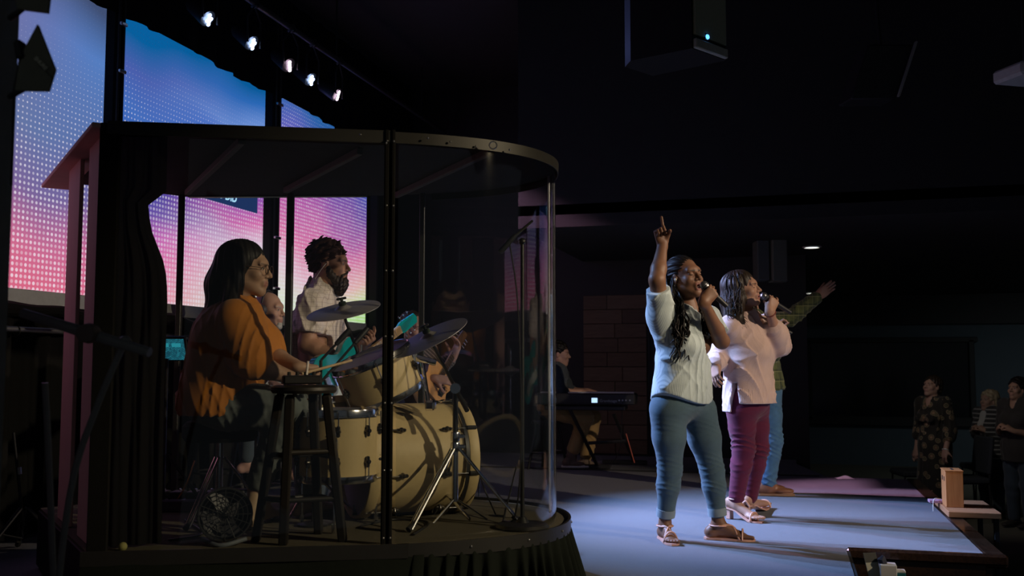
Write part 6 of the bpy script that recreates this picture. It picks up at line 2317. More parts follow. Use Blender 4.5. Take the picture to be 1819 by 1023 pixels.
fo = folds(0.006, [(nrm(UPV + f * 0.4), 0.10, 1.0), (nrm(UPV - f * 0.7), 0.12, 0.8), (nrm(f), 0.13, 0.5)], 12)
sdf_obj('shirt', sp + [plane(V(0, 0, zz), -UPV)], 0.007, pm, ph, fo)
jb = fabric('jeans_light', (0.07, 0.16, 0.265), bump=0.3, noise=0.35)
lp_ = leg_prims(J, 'R', 0.10, 0.080, 0.072, 0.064, 0.0, 1.95) + leg_prims(J, 'L', 0.10, 0.080, 0.072, 0.064, 0.0, 1.95) + [ell(J['pelvis'], (0.165, 0.13, 0.12), (s, f, UPV), 0.05)]
kz = J['knR'][2]
sdf_obj('jeans', lp_, 0.007, jb, ph, folds(0.006, [(nrm(UPV + f * 0.5), 0.07, 1.0), (nrm(UPV - f * 0.5), 0.09, 0.8)], 16, lambda X, Y, Z: 0.4 + np.exp(-((Z - kz) / 0.1) ** 2) + 0.8 * np.exp(-((Z - kz + 0.33) / 0.08) ** 2) + 0 * X + 0 * Y))
bm2 = mat('boot_brown', (0.27, 0.115, 0.06), 0.4, noise=0.25, nscale=30)
for (an, toe) in ((J['anR'], toeR), (J['anL'], toeL)):
    d = nrm((toe - an) * V(1, 1, 0))
    bp2 = foot_prims(an, toe + UPV * 0.012, sc=1.18)
    bp2 += [cone(an + UPV * 0.10, an - UPV * 0.03, 0.062, 0.052, 0.03)]
    bo_ = sdf_obj('boot', bp2 + [plane(V(0, 0, 0.018), -UPV)], 0.006, bm2, ph)
    heel = V(an[0], an[1], 0) - d * 0.088
    Ln = np.dot(toe - heel, d) + 0.015
    poly = [(t_ * Ln, -w) for t_, w in ((0, 0.022), (0.08, 0.038), (0.4, 0.036), (0.72, 0.05), (0.9, 0.04), (1, 0.018))]
    poly = poly + [(a, -b) for a, b in poly[::-1]]
    MB().prism(poly, V(heel[0], heel[1], 0.004), d, np.cross(UPV, d), UPV, 0.016).build('sole', mat('sole_tan', (0.30, 0.17, 0.10), 0.6), bo_)
sdf_obj('hair', [ell(L(0, -0.03, 0.05), (0.084, 0.1, 0.088), hax, 0.01), ell(L(0, 0.12, -0.05), (0.11, 0.1, 0.13), hax, 0.012, 's')], 0.007, 'hair_brown', ph, curly_noise(0.003, 150, 3))
ma, mb_ = J_(1372, 572, -0.30), J_(1405, 595, -0.24)
handheld_mic('black microphone half hidden behind the pink sleeve', J_(1372, 574, -0.30), J_(1406, 592, -0.30))
# =================================================================== guitars
wood('spruce_top', (0.62, 0.30, 0.10), (0.74, 0.40, 0.15), (30, 30, 4), 0.35, 0.3)
wood('rosewood', (0.05, 0.025, 0.015), (0.09, 0.045, 0.025), (30, 30, 4), 0.4)
wood('maple_neck', (0.45, 0.28, 0.13), (0.55, 0.36, 0.18), (30, 30, 4), 0.4)
mat('teal_lacquer', (0.0, 0.24, 0.25), 0.12, noise=0.05, coat=0.8)
mat('bass_lacquer', (0.05, 0.02, 0.015), 0.2, coat=0.5)


def smooth_outline(half, n=60):
    """half outline (u, v>=0) from tail to neck, mirrored and smoothed"""
    h = [(a, b, 0) for a, b in half]
    full = h + [(a, -b, 0) for a, b in half[::-1][1:-1]]
    p = np.array(full + full[:2])
    q = bez(p[:, :], n * 2)[:, :2]
    return q[:-4]


def guitar(label, c, nd, nv, sc, kind, name='guitar', cat='guitar'):
    nd = nrm(nd)
    nv = nrm(nv - nd * np.dot(nv, nd))
    w = np.cross(nv, nd)
    t = thing(name, label, cat, c)
    at = lambda a, b, h: c + (nd * a + w * b + nv * h) * sc
    if kind == 'acoustic':
        half = [(-0.25, 0.0), (-0.243, 0.09), (-0.19, 0.172), (-0.11, 0.2), (-0.03, 0.178), (0.03, 0.138), (0.075, 0.125), (0.13, 0.14), (0.19, 0.142), (0.238, 0.10), (0.25, 0.0)]
        th, top, side = 0.10, 'spruce_top', 'rosewood'
    else:
        half = [(-0.2, 0.0), (-0.195, 0.08), (-0.15, 0.15), (-0.07, 0.16), (0.0, 0.12), (0.05, 0.11), (0.11, 0.14), (0.17, 0.15), (0.205, 0.11), (0.17, 0.055), (0.14, 0.0)]
        th, top, side = 0.042, ('teal_lacquer' if kind == 'electric' else 'bass_lacquer'), ('teal_lacquer' if kind == 'electric' else 'bass_lacquer')
    ol = smooth_outline(half)
    MB().prism(ol * sc, at(0, 0, -th), nd, w, nv, th * sc).build('body', side, t, 50)
    MB().prism(ol * 0.992 * sc, at(0, 0, 0.0), nd, w, nv, 0.003 * sc).build('top_board', top, t, 50)
    nl = 0.36 if kind != 'bass' else 0.55
    n0 = 0.14 if kind != 'acoustic' else 0.13
    ax = (nd, w, nv)
    MB().box(at(n0 + nl / 2 + 0.05, 0, 0.004), (nl * sc + 0.06, 0.05 * sc, 0.022 * sc), ax, ch=0.004).build('neck', 'maple_neck', t)
    MB().box(at(n0 + nl / 2 + 0.03, 0, 0.017), (nl * sc + 0.10, 0.046 * sc, 0.006 * sc), ax, ch=0.001).build('fretboard', 'rosewood' if kind != 'electric' else 'maple_neck', t)
    for i in range(12):
        MB().box(at(n0 + 0.02 + (nl + 0.03) * (1 - 0.5 ** (i / 8.0)) * 1.5, 0, 0.0215), (0.0022, 0.046 * sc, 0.003), ax).build('fret', 'brushed_steel', t, 0)
    e = n0 + nl + 0.09
    hp = [(e - 0.02, -0.024), (e + 0.02, -0.036), (e + 0.16, -0.03), (e + 0.175, 0.0), (e + 0.16, 0.03), (e + 0.02, 0.036), (e - 0.02, 0.024)]
    MB().prism(np.array(hp) * sc, at(0, 0, -0.008), nd, w, nv, 0.016 * sc).build('headstock', side if kind == 'electric' else 'rosewood', t, 0)
    for i in range(3):
        for sg in (-1, 1):
            q = at(e + 0.035 + 0.042 * i, sg * 0.034, -0.002)
            MB().cyl(q, q + w * sg * 0.022 * sc, 0.0032, n=6).ball(q + w * sg * 0.028 * sc, (0.009, 0.007, 0.005), ax, 8, 6).build('tuner', 'chrome', t)
    if kind == 'acoustic':
        MB().lathe([(0.0005, 0.0), (0.05 * sc, 0.0), (0.05 * sc, 0.0015)], at(0.09, 0, 0.003), nv, 28).build('sound_hole', 'rubber', t)
        MB().torus(at(0.09, 0, 0.0035), nv, 0.054 * sc, 0.003, 28, 5).build('rosette', 'rosewood', t)
        pg = [(0.075, 0.05), (0.11, 0.085), (0.06, 0.105), (0.0, 0.10), (-0.015, 0.06), (0.03, 0.045)]
        MB().prism(np.array([(a, -b) for a, b in pg][::-1]) * sc, at(0, 0, 0.003), nd, w, nv, 0.002).build('pickguard', 'rubber', t, 0)
        MB().box(at(-0.09, 0, 0.006), (0.03 * sc, 0.16 * sc, 0.009), ax, ch=0.002).build('bridge', 'rosewood', t)
    else:
        pg = [(0.15, 0.05), (0.17, 0.11), (0.08, 0.10), (0.0, 0.09), (-0.1, 0.12), (-0.13, 0.08), (-0.08, 0.03), (0.1, 0.03)]
        MB().prism(np.array([(a, -b) for a, b in pg][::-1]) * sc, at(0, 0, 0.003), nd, w, nv, 0.0025).build('pickguard', mat('pearl_guard', (0.55, 0.6, 0.58), 0.25), t, 0)
        for u_ in (-0.06, 0.02, 0.09):
            MB().box(at(u_, 0, 0.008), (0.03 * sc, 0.085 * sc, 0.012), ax, ch=0.003).build('pickup', 'chrome', t)
        MB().box(at(-0.12, 0, 0.008), (0.04 * sc, 0.08 * sc, 0.012), ax, ch=0.003).build('bridge', 'chrome', t)
        for k in range(2):
            MB().lathe([(0.0005, 0.016), (0.010, 0.014), (0.011, 0.0)], at(-0.11 - 0.035 * k, -0.09, 0.004), nv, 12).build('knob', 'chrome', t)
    ns = 6 if kind != 'bass' else 4
    for i in range(ns):
        v_ = (i - (ns - 1) / 2) * 0.0075
        MB().tube([at(-0.10, v_, 0.02), at(e, v_ * 0.85, 0.024), at(e + 0.05 + 0.02 * i, v_ * 1.3, 0.012)], 0.0008 if kind != 'bass' else 0.0014, 4).build('string', 'brushed_steel', t)
    return at


def stool(label, c, ztop, zb=0.0):
    t = thing('round_stool', label, 'stool', V(c[0], c[1], zb), 'stools of the band')
    MB().lathe([(0.0005, 0.0), (0.15, 0.0), (0.165, -0.015), (0.165, -0.04), (0.0005, -0.05)], V(c[0], c[1], ztop), UPV, 28).build('seat', 'stool_black', t)
    for k in range(4):
        a = 0.5 + k * PI / 2
        dr = V(math.cos(a), math.sin(a), 0)
        MB().cyl(V(c[0], c[1], ztop - 0.04) + dr * 0.11, V(c[0], c[1], zb) + dr * 0.2, 0.014, n=8).build('leg', 'stool_black', t)
    MB().torus(V(c[0], c[1], zb + (ztop - zb) * 0.35), UPV, 0.165, 0.008, 24, 6).build('foot_ring', 'black_metal', t)


# =================================================================== drummer
J_ = pj(4.55)
ph = person('drummer woman with glasses, long dark hair and rust orange blouse', V(*P(392, 742, 4.62)[:2], RZ))
f, s = facing(4)
J = dict(pelvis=J_(392, 706), chest=J_(407, 612), neck=J_(424, 548), shR=J_(418, 566, -0.15), shL=J_(430, 562, 0.16),
         elR=J_(452, 648, -0.20), wrR=J_(520, 672, -0.16), elL=J_(480, 632, 0.12), wrL=J_(531, 652, -0.02),
         hipR=J_(410, 722, -0.09), hipL=J_(412, 722, 0.11), knR=J_(512, 722, -0.10), knL=J_(540, 722, 0.20), anR=J_(455, 868, -0.06), anL=J_(545, 885, 0.24))
SK4 = (0.46, 0.28, 0.19)
fh = nrm(facing(3)[0] - UPV * 0.06)
hc = J_(438, 478)
hd, L, hax = head_prims(hc, fh, UPV, 1.0, 0.0, True, J['neck'], 0.05)
toeR, toeL = G(492, 915, RZ + 0.012), G(600, 905, RZ + 0.012)
pr = hd + torso_prims(J, f, s, 1.1, True) + arm_prims(J, 'R', 0.05, 0.042, 0.028) + arm_prims(J, 'L', 0.05, 0.042, 0.028) + leg_prims(J, 'R', 0.10) + leg_prims(J, 'L', 0.10)
pr += foot_prims(J['anR'], toeR) + foot_prims(J['anL'], toeL)
for sd, tgt in (('R', J_(560, 676, -0.12)), ('L', J_(565, 652, 0.04))):
    pr += hand_prims(J['wr' + sd], nrm(tgt - J['wr' + sd]), -UPV, 1 if sd == 'L' else -1, GRIP, 0.95, 0.0, (0.8, 0.4, 0.4), 0.3)
body_obj(pr, 0.0095, [(hc, 0.15, 0.0034), (J['wrR'] + RT * 0.07, 0.12, 0.004), (J['wrL'] + RT * 0.07, 0.12, 0.004)], SK4,
         face_paint(L, hax, (0.38, 0.15, 0.13), (0.03, 0.02, 0.015), (0.02, 0.012, 0.01), 1.0, True), ph)
bm3 = fabric('blouse_rust', (0.46, 0.165, 0.022), rough=0.6, bump=0.15, sheen=0.2)
sp = torso_prims(J, f, s, 1.12, True, 0.028, 0.06)
sp += [cone(J['chest'], J['pelvis'] - UPV * 0.02, 0.19, 0.215, 0.06, 'u', f, 0.85)]
for sd in 'RL':
    a, b_ = J['sh' + sd], J['el' + sd]
    sp += chain([a + UPV * 0.02, a + (b_ - a) * 0.3, a + (b_ - a) * 0.7, a + (b_ - a) * 0.93, b_ + (J['wr' + sd] - b_) * 0.1], [0.06, 0.084, 0.094, 0.082, 0.046], 0.03)
nk = J['neck']
sp += [cone(nk + UPV * 0.03, nk + UPV * 0.15, 0.06, 0.08, 0.012, 's')]
fo = folds(0.0045, [(nrm(f - UPV * 0.15), 0.075, 1.0), (nrm(f + UPV * 0.5), 0.12, 0.8), (s, 0.1, 0.6)], 21)
sdf_obj('blouse', sp + [plane(V(0, 0, J_(400, 735)[2]), -UPV)], 0.006, bm3, ph, fo)
sdf_obj('jeans', leg_prims(J, 'R', 0.112, 0.078, 0.07, 0.055, 0.0, 1.9) + leg_prims(J, 'L', 0.112, 0.078, 0.07, 0.055, 0.0, 1.9) + [ell(J['pelvis'] - UPV * 0.02, (0.19, 0.15, 0.12), (s, f, UPV), 0.05)], 0.008,
        fabric('jeans_grey', (0.13, 0.15, 0.15), noise=0.2), ph, folds(0.005, [(nrm(RT + UPV * 0.3), 0.07, 1.0), (UPV, 0.09, 0.6)], 22))
hp_ = [ell(L(0, -0.026, 0.046), (0.086, 0.106, 0.09), hax, 0.01)]
hp_ += chain([L(0, -0.055, 0.02), L(0, -0.085, -0.08), J_(402, 560, -0.02), J_(392, 625, -0.02)], [0.088, 0.088, 0.085, 0.05], 0.05)
hp_ += chain([L(-0.066, -0.025, 0.04), L(-0.078, -0.03, -0.07), J_(410, 555, -0.17)], [0.036, 0.04, 0.035], 0.03)
hp_ += [ell(L(0, 0.112, -0.05), (0.12, 0.098, 0.125), hax, 0.012, 's')]
sdf_obj('hair', hp_, 0.005, 'hair_black', ph, hair_noise(0.002, L(0, -0.04, 0), UPV, 60, 5, 9))
gl_ = MB()
for sg in (-1, 1):
    cc = L(sg * 0.034, 0.106, 0.0)
    gl_.tube(np.array([cc + (hax[0] * math.cos(a) * 0.025 + hax[2] * math.sin(a) * 0.022) for a in np.linspace(0, 2 * PI, 25)]), 0.0016, 6)
    gl_.tube([L(sg * 0.058, 0.102, 0.004), L(sg * 0.078, 0.05, 0.008), L(sg * 0.08, -0.01, 0.006)], 0.0016, 6)
gl_.tube([L(-0.01, 0.108, 0.004), L(0, 0.112, 0.006), L(0.01, 0.108, 0.004)], 0.0016, 6)
gl_.build('glasses', mat('glasses_rim', (0.12, 0.08, 0.05), 0.3, 0.5), ph)
MB().ball(L(-0.083, 0.002, -0.012), 0.007, n=10, m=8).build('earpiece', 'earpiece_clear', ph)
MB().torus(L(-0.082, 0.0, -0.05), hax[1], 0.010, 0.0015, 16, 5).build('earring', 'chrome', ph)
for toe, an in ((toeR, J['anR']), (toeL, J['anL'])):
    sdf_obj('shoe', foot_prims(an, toe, sc=1.12) + [plane(V(0, 0, RZ + 0.004), -UPV)], 0.008, mat('shoe_tan', (0.4, 0.28, 0.18), 0.6), ph)

# =================================================================== bearded guitarist
J_ = pj(5.85)
ph = person('bearded man in pale checked short sleeve shirt playing guitar', V(*P(556, 900, 5.85)[:2], 0.0))
f, s = facing(6)
J = dict(pelvis=J_(560, 694), chest=J_(561, 585), neck=J_(572, 510), shR=J_(553, 540, -0.18), shL=J_(578, 534, 0.18),
         elR=J_(545, 612, -0.22), wrR=J_(598, 634, -0.24), elL=J_(602, 612, 0.16), wrL=J_(648, 612, 0.02),
         hipR=J_(556, 715, -0.09), hipL=J_(560, 715, 0.10), knR=J_(560, 830, -0.10), knL=J_(566, 830, 0.13))
J['anR'] = V(*P(552, 900, 5.75)[:2], 0.09)
J['anL'] = V(*P(560, 900, 6.0)[:2], 0.09)
SK5 = (0.44, 0.235, 0.16)
fh = nrm(facing(6)[0] - UPV * 0.04)
hc = J_(586, 470)
hd, L, hax = head_prims(hc, fh, UPV, 1.04, 0.0, False, J['neck'], 0.058)
toeR, toeL = J['anR'] + RT * 0.19 - UPV * 0.08, J['anL'] + RT * 0.19 - UPV * 0.08
pr = hd + torso_prims(J, f, s, 1.0, False) + arm_prims(J, 'R', 0.052, 0.044, 0.031) + arm_prims(J, 'L', 0.05, 0.044, 0.031) + leg_prims(J, 'R') + leg_prims(J, 'L') + foot_prims(J['anR'], toeR) + foot_prims(J['anL'], toeL)
pr += hand_prims(J['wrR'], nrm(RT * 0.9 - UPV * 0.1 - FH * 0.1), nrm(-RT * 0.2 - UPV * 0.9), -1, RELAX, 1.05)
pr += hand_prims(J['wrL'], nrm(RT * 0.5 + UPV * 0.2 - FH * 0.8), nrm(-RT * 0.5 + UPV * 0.6), -1, GRIP, 1.0)
body_obj(pr, 0.010, [(hc, 0.15, 0.004), (J['wrR'] + RT * 0.08, 0.12, 0.0045), (J['wrL'], 0.14, 0.005)], SK5,
         face_paint(L, hax, (0.36, 0.15, 0.12), (0.03, 0.018, 0.012), (0.02, 0.012, 0.01), 1.04, True), ph)
cm5 = fabric('checked_shirt', (0.70, 0.62, 0.58), [(UPV, 0.026, 0.09, (0.34, 0.27, 0.28), 0.7), (f, 0.026, 0.09, (0.34, 0.27, 0.28), 0.7), (s, 0.026, 0.09, (0.34, 0.27, 0.28), 0.6)])
sp = torso_prims(J, f, s, 1.03, False, 0.022, 0.05) + [cone(J['chest'], J['pelvis'] - UPV * 0.06, 0.17, 0.19, 0.05, 'u', f, 0.85)]
for sd in 'RL':
    a, b_ = J['sh' + sd], J['el' + sd]
    sp += [cone(a, a + (b_ - a) * 0.70, 0.078, 0.080, 0.04)]
nk = J['neck']
sp += chain([nk - f * 0.065 + UPV * 0.045, nk - s * 0.066 + UPV * 0.03, nk + f * 0.075 - s * 0.03 - UPV * 0.02], [0.016, 0.018, 0.014], 0.012)
sp += chain([nk - f * 0.065 + UPV * 0.045, nk + s * 0.066 + UPV * 0.03, nk + f * 0.075 + s * 0.03 - UPV * 0.02], [0.016, 0.018, 0.014], 0.012)
sp += [cone(nk + UPV * 0.04, nk + UPV * 0.16, 0.062, 0.08, 0.01, 's')]
eR = J['shR'] + (J['elR'] - J['shR']) * 0.70
uR = nrm(J['elR'] - J['shR'])
fo = folds(0.008, [(nrm(f + UPV * 0.3), 0.11, 1.0), (nrm(f - UPV * 0.4), 0.15, 0.8), (nrm(UPV + f), 0.13, 0.6)], 31)


def post5(d, X, Y, Z):
    d = fo(d, X, Y, Z)
    q = (X - eR[0]) * uR[0] + (Y - eR[1]) * uR[1] + (Z - eR[2]) * uR[2]
    c = J['elR']
    near = ((X - c[0]) ** 2 + (Y - c[1]) ** 2 + (Z - c[2]) ** 2) < 0.17 ** 2
    return np.where(near & (q > 0), np.maximum(d, q), d)


sdf_obj('shirt', sp + [plane(V(0, 0, J_(560, 728)[2]), -UPV)], 0.0065, cm5, ph, post5)
sdf_obj('trousers', leg_prims(J, 'R', 0.10, 0.078, 0.07, 0.06, 0.0, 1.95) + leg_prims(J, 'L', 0.10, 0.078, 0.07, 0.06, 0.0, 1.95) + [ell(J['pelvis'], (0.165, 0.13, 0.12), (s, f, UPV), 0.05)], 0.010, fabric('trousers_dark', (0.05, 0.07, 0.09)), ph)
for toe, an in ((toeR, J['anR']), (toeL, J['anL'])):
    sdf_obj('shoe', foot_prims(an, toe, sc=1.15) + [plane(V(0, 0, 0.004), -UPV)], 0.010, mat('shoe_dark', (0.04, 0.035, 0.03), 0.6), ph)
hp_ = [ell(L(0, -0.028, 0.056), (0.088, 0.108, 0.092), hax, 0.01), ell(L(0, -0.07, 0.0), (0.07, 0.05, 0.06), hax, 0.03), ell(L(0, 0.125, -0.035), (0.13, 0.10, 0.115), hax, 0.012, 's'), cone(L(-0.12, -0.005, -0.03), L(0.12, -0.005, -0.03), 0.030, None, 0.01, 's')]
sdf_obj('hair', hp_, 0.004, 'hair_curly', ph, curly_noise(0.0095, 190, 4))
bp3 = [ell(L(0, 0.070, -0.105), (0.048, 0.044, 0.052), hax, 0.02), ell(L(0, 0.064, -0.14), (0.032, 0.032, 0.04), hax, 0.02)]
for sg in (-1, 1):
    bp3 += chain([L(sg * 0.068, 0.01, -0.02), L(sg * 0.062, 0.025, -0.06), L(sg * 0.035, 0.06, -0.10)], [0.012, 0.020, 0.028], 0.02)
    bp3 += [cone(L(0, 0.098, -0.046), L(sg * 0.03, 0.085, -0.062), 0.008, 0.010, 0.008)]
bp3 += [ell(L(0, 0.112, -0.064), (0.017, 0.02, 0.006), hax, 0.004, 's')]
sdf_obj('beard', bp3, 0.004, mat('beard_dark', (0.02, 0.011, 0.008), 0.6, noise=0.4, nscale=150), ph, curly_noise(0.003, 260, 6))
MB().tube(bez([L(-0.083, 0.004, 0.0), L(-0.09, -0.02, -0.035), L(-0.07, -0.06, -0.09)], 12), 0.0025, 6).build('earpiece_cable', 'white_paper', ph)
g1 = guitar('glossy teal electric guitar held by the bearded man', P(606, 664, 5.50), P(716, 580, 5.98) - P(606, 664, 5.50), nrm(RT * 0.80 - FH * 0.60 + UPV * 0.1), 0.98, 'electric', 'electric_guitar')

# =================================================================== seated bass player with headphones
J_ = pj(6.45)
ph = person('balding man with headphones and white goatee playing bass', V(*P(462, 700, 6.45)[:2], 0.0))
f, s = facing(18)
J = dict(pelvis=J_(458, 700), chest=J_(462, 622), neck=J_(470, 585), shR=J_(455, 600, -0.18), shL=J_(480, 598, 0.16), elR=J_(450, 665, -0.2), wrR=J_(480, 680, -0.26),
         elL=J_(505, 640, 0.12), wrL=J_(512, 606, -0.12), hipR=J_(462, 712, -0.09), hipL=J_(466, 712, 0.1), knR=J_(540, 725, -0.12), knL=J_(545, 725, 0.16), anR=J_(535, 830, -0.1), anL=J_(545, 830, 0.15))
fh = nrm(facing(14)[0] - UPV * 0.05)
hc = J_(477, 551)
hd, L, hax = head_prims(hc, fh, UPV, 0.98, 0.0, False, J['neck'], 0.055)
toeR, toeL = J['anR'] + RT * 0.18 - UPV * 0.08, J['anL'] + RT * 0.18 - UPV * 0.08
pr = hd + torso_prims(J, f, s, 1.05, False) + arm_prims(J, 'R') + arm_prims(J, 'L') + leg_prims(J, 'R') + leg_prims(J, 'L') + foot_prims(J['anR'], toeR) + foot_prims(J['anL'], toeL)
pr += hand_prims(J['wrR'], nrm(RT - UPV * 0.3), nrm(-UPV - RT * 0.2), -1, PLAY) + hand_prims(J['wrL'], nrm(UPV * 0.4 - FH * 0.8), nrm(RT), -1, GRIP)
body_obj(pr, 0.011, [(hc, 0.15, 0.0045)], (0.47, 0.28, 0.22), face_paint(L, hax, (0.40, 0.2, 0.17), (0.35, 0.33, 0.3), (0.05, 0.03, 0.03), 0.98, True), ph)
sp = torso_prims(J, f, s, 1.07, False, 0.02, 0.05) + arm_prims(J, 'R', 0.055, 0.05, 0.04, 0.012, 1.2) + arm_prims(J, 'L', 0.055, 0.05, 0.04, 0.012, 1.2)
sdf_obj('shirt', sp, 0.011, fabric('shirt_charcoal', (0.035, 0.035, 0.04)), ph, folds(0.006, [(nrm(f + UPV), 0.12, 1.0)], 41))
sdf_obj('trousers', leg_prims(J, 'R', 0.10, 0.078, 0.07, 0.058, 0.0, 1.9) + leg_prims(J, 'L', 0.10, 0.078, 0.07, 0.058, 0.0, 1.9) + [ell(J['pelvis'], (0.17, 0.14, 0.12), (s, f, UPV), 0.05)], 0.012, 'trousers_dark', ph)
sdf_obj('beard', [ell(L(0, 0.075, -0.098), (0.03, 0.03, 0.03), hax, 0.02), ell(L(0, 0.115, -0.066), (0.015, 0.02, 0.006), hax, 0.004, 's')], 0.005, 'hair_grey', ph, curly_noise(0.002, 250, 2))
sdf_obj('hair', [ell(L(0, -0.045, 0.01), (0.08, 0.075, 0.055), hax, 0.01), ell(L(0, 0.06, 0.03), (0.12, 0.075, 0.14), hax, 0.01, 's')], 0.006, 'hair_grey', ph, curly_noise(0.0025, 200, 3))
hpn = MB().tube(np.array([L(math.sin(a) * 0.09, -0.005, 0.03 + math.cos(a) * 0.098) for a in np.linspace(-1.45, 1.45, 20)]), 0.007, 8).build('headphones', 'black_plastic', ph)
for sg in (-1, 1):
    MB().lathe([(0.0005, 0.022), (0.028, 0.02), (0.036, 0.008), (0.036, -0.008), (0.028, -0.012), (0.0005, -0.012)], L(sg * 0.088, -0.004, -0.004), hax[0] * sg, 20).build('ear_cup', mat('cup_grey', (0.08, 0.08, 0.09), 0.5), hpn)
guitar('dark bass guitar of the man with headphones', J_(468, 672, -0.30), P(535, 588, 6.95) - J_(468, 672, -0.30), nrm(RT * 0.45 - FH * 0.9), 1.0, 'bass', 'bass_guitar')
stool('dark round stool under the man with headphones', J['pelvis'], J['pelvis'][2] - 0.13)

# =================================================================== bald man behind the drummer
J_ = pj(7.3)
ph = person('bald man mostly hidden behind the drummer', V(*P(385, 700, 7.3)[:2], 0.0))
f, s = facing(10)
J = dict(pelvis=J_(388, 690), chest=J_(388, 595), neck=J_(390, 545), shR=J_(378, 562, -0.18), shL=J_(400, 560, 0.17), elR=J_(372, 630, -0.2), wrR=J_(415, 660, -0.2),
         elL=J_(430, 625, 0.15), wrL=J_(470, 640, 0.1), hipR=J_(388, 702, -0.09), hipL=J_(392, 702, 0.1), knR=J_(450, 715, -0.12), knL=J_(455, 715, 0.16), anR=J_(440, 820, -0.1), anL=J_(450, 820, 0.15))
fh = facing(8)[0]
hc = J_(394, 514)
hd, L, hax = head_prims(hc, fh, UPV, 0.98, 0.0, False, J['neck'], 0.055)
pr = hd + torso_prims(J, f, s, 1.05, False) + arm_prims(J, 'R') + arm_prims(J, 'L') + leg_prims(J, 'R') + leg_prims(J, 'L')
for sd in 'RL':
    pr += hand_prims(J['wr' + sd], RT, -UPV, 1 if sd == 'L' else -1, RELAX) + foot_prims(J['an' + sd], J['an' + sd] + RT * 0.18 - UPV * 0.08)
body_obj(pr, 0.012, [(hc, 0.15, 0.006)], (0.48, 0.29, 0.24), face_paint(L, hax, (0.40, 0.2, 0.17), (0.2, 0.18, 0.16), (0.05, 0.03, 0.03), 0.98, True), ph)
sdf_obj('shirt', torso_prims(J, f, s, 1.07, False, 0.02, 0.05) + arm_prims(J, 'R', 0.055, 0.05, 0.04, 0.012, 1.9) + arm_prims(J, 'L', 0.055, 0.05, 0.04, 0.012, 1.9), 0.012, fabric('shirt_grey', (0.10, 0.09, 0.09)), ph)
sdf_obj('trousers', leg_prims(J, 'R', 0.10, 0.078, 0.07, 0.058, 0.0, 1.9) + leg_prims(J, 'L', 0.10, 0.078, 0.07, 0.058, 0.0, 1.9) + [ell(J['pelvis'], (0.17, 0.14, 0.12), (s, f, UPV), 0.05)], 0.012, 'trousers_dark', ph)
stool('dark round stool under the bald man behind the drummer', J['pelvis'], J['pelvis'][2] - 0.13)

# =================================================================== acoustic guitarist
J_ = pj(7.6)
ph = person('seated guitarist with striped sleeves half hidden behind the cymbal', V(*P(742, 720, 7.6)[:2], 0.0))
f, s = facing(38)
J = dict(pelvis=J_(735, 712), chest=J_(735, 642), neck=J_(738, 610), shR=J_(712, 625, -0.06), shL=J_(760, 622, 0.12), elR=J_(722, 680, -0.16), wrR=J_(774, 672, -0.36),
         elL=J_(776, 655, 0.02), wrL=J_(805, 635, -0.06), hipR=J_(722, 718, -0.05), hipL=J_(745, 718, 0.08), knR=J_(752, 735, -0.42), knL=J_(800, 735, -0.2), anR=J_(755, 828, -0.4), anL=J_(800, 828, -0.15))
fh = nrm(facing(42)[0] - UPV * 0.1)
hc = J_(735, 584)
hd, L, hax = head_prims(hc, fh, UPV, 1.0, 0.0, False, J['neck'], 0.055)
pr = hd + torso_prims(J, f, s, 1.0, False) + arm_prims(J, 'R') + arm_prims(J, 'L') + leg_prims(J, 'R') + leg_prims(J, 'L')
pr += hand_prims(J['wrR'], nrm(RT * 0.9 - UPV * 0.15), nrm(FH * 0.6 - UPV * 0.5), -1, RELAX, 1.0)
pr += hand_prims(J['wrL'], nrm(UPV * 0.9 + RT * 0.35), nrm(-RT * 0.5 - FH * 0.4), -1, PLAY, 1.05, 0.05)
for sd in 'RL':
    pr += foot_prims(J['an' + sd], J['an' + sd] + f * 0.18 - UPV * 0.08)
body_obj(pr, 0.011, [(hc, 0.15, 0.005), (J['wrL'] + UPV * 0.07, 0.12, 0.0045), (J['wrR'] + RT * 0.07, 0.12, 0.0045)], (0.47, 0.27, 0.20), face_paint(L, hax, (0.38, 0.18, 0.15), (0.06, 0.04, 0.03), (0.03, 0.02, 0.02), 1.0, True), ph)
sdf_obj('shirt', torso_prims(J, f, s, 1.02, False, 0.02, 0.05) + arm_prims(J, 'R', 0.055, 0.05, 0.04, 0.012, 1.7) + arm_prims(J, 'L', 0.055, 0.05, 0.04, 0.010, 1.75), 0.010,
        fabric('striped_sleeves', (0.06, 0.05, 0.05), [(nrm(RT + UPV), 0.02, 0.3, (0.35, 0.28, 0.26), 0.6)]), ph)
sdf_obj('trousers', leg_prims(J, 'R', 0.10, 0.078, 0.07, 0.058, 0.0, 1.9) + leg_prims(J, 'L', 0.10, 0.078, 0.07, 0.058, 0.0, 1.9) + [ell(J['pelvis'], (0.17, 0.14, 0.12), (s, f, UPV), 0.05)], 0.012, 'trousers_dark', ph)
sdf_obj('hair', [ell(L(0, -0.03, 0.05), (0.084, 0.1, 0.088), hax, 0.01), ell(L(0, 0.12, -0.05), (0.11, 0.1, 0.13), hax, 0.012, 's')], 0.007, 'hair_brown', ph, curly_noise(0.003, 150, 3))
gc = P(770, 690, 7.22)
guitar('natural wood acoustic guitar held by the half hidden guitarist', gc, P(818, 604, 7.68) - gc, nrm(RT * 0.42 - FH * 0.85 - UPV * 0.1), 0.92, 'acoustic', 'acoustic_guitar')
stool('dark round stool under the acoustic guitarist', J['pelvis'], J['pelvis'][2] - 0.13)

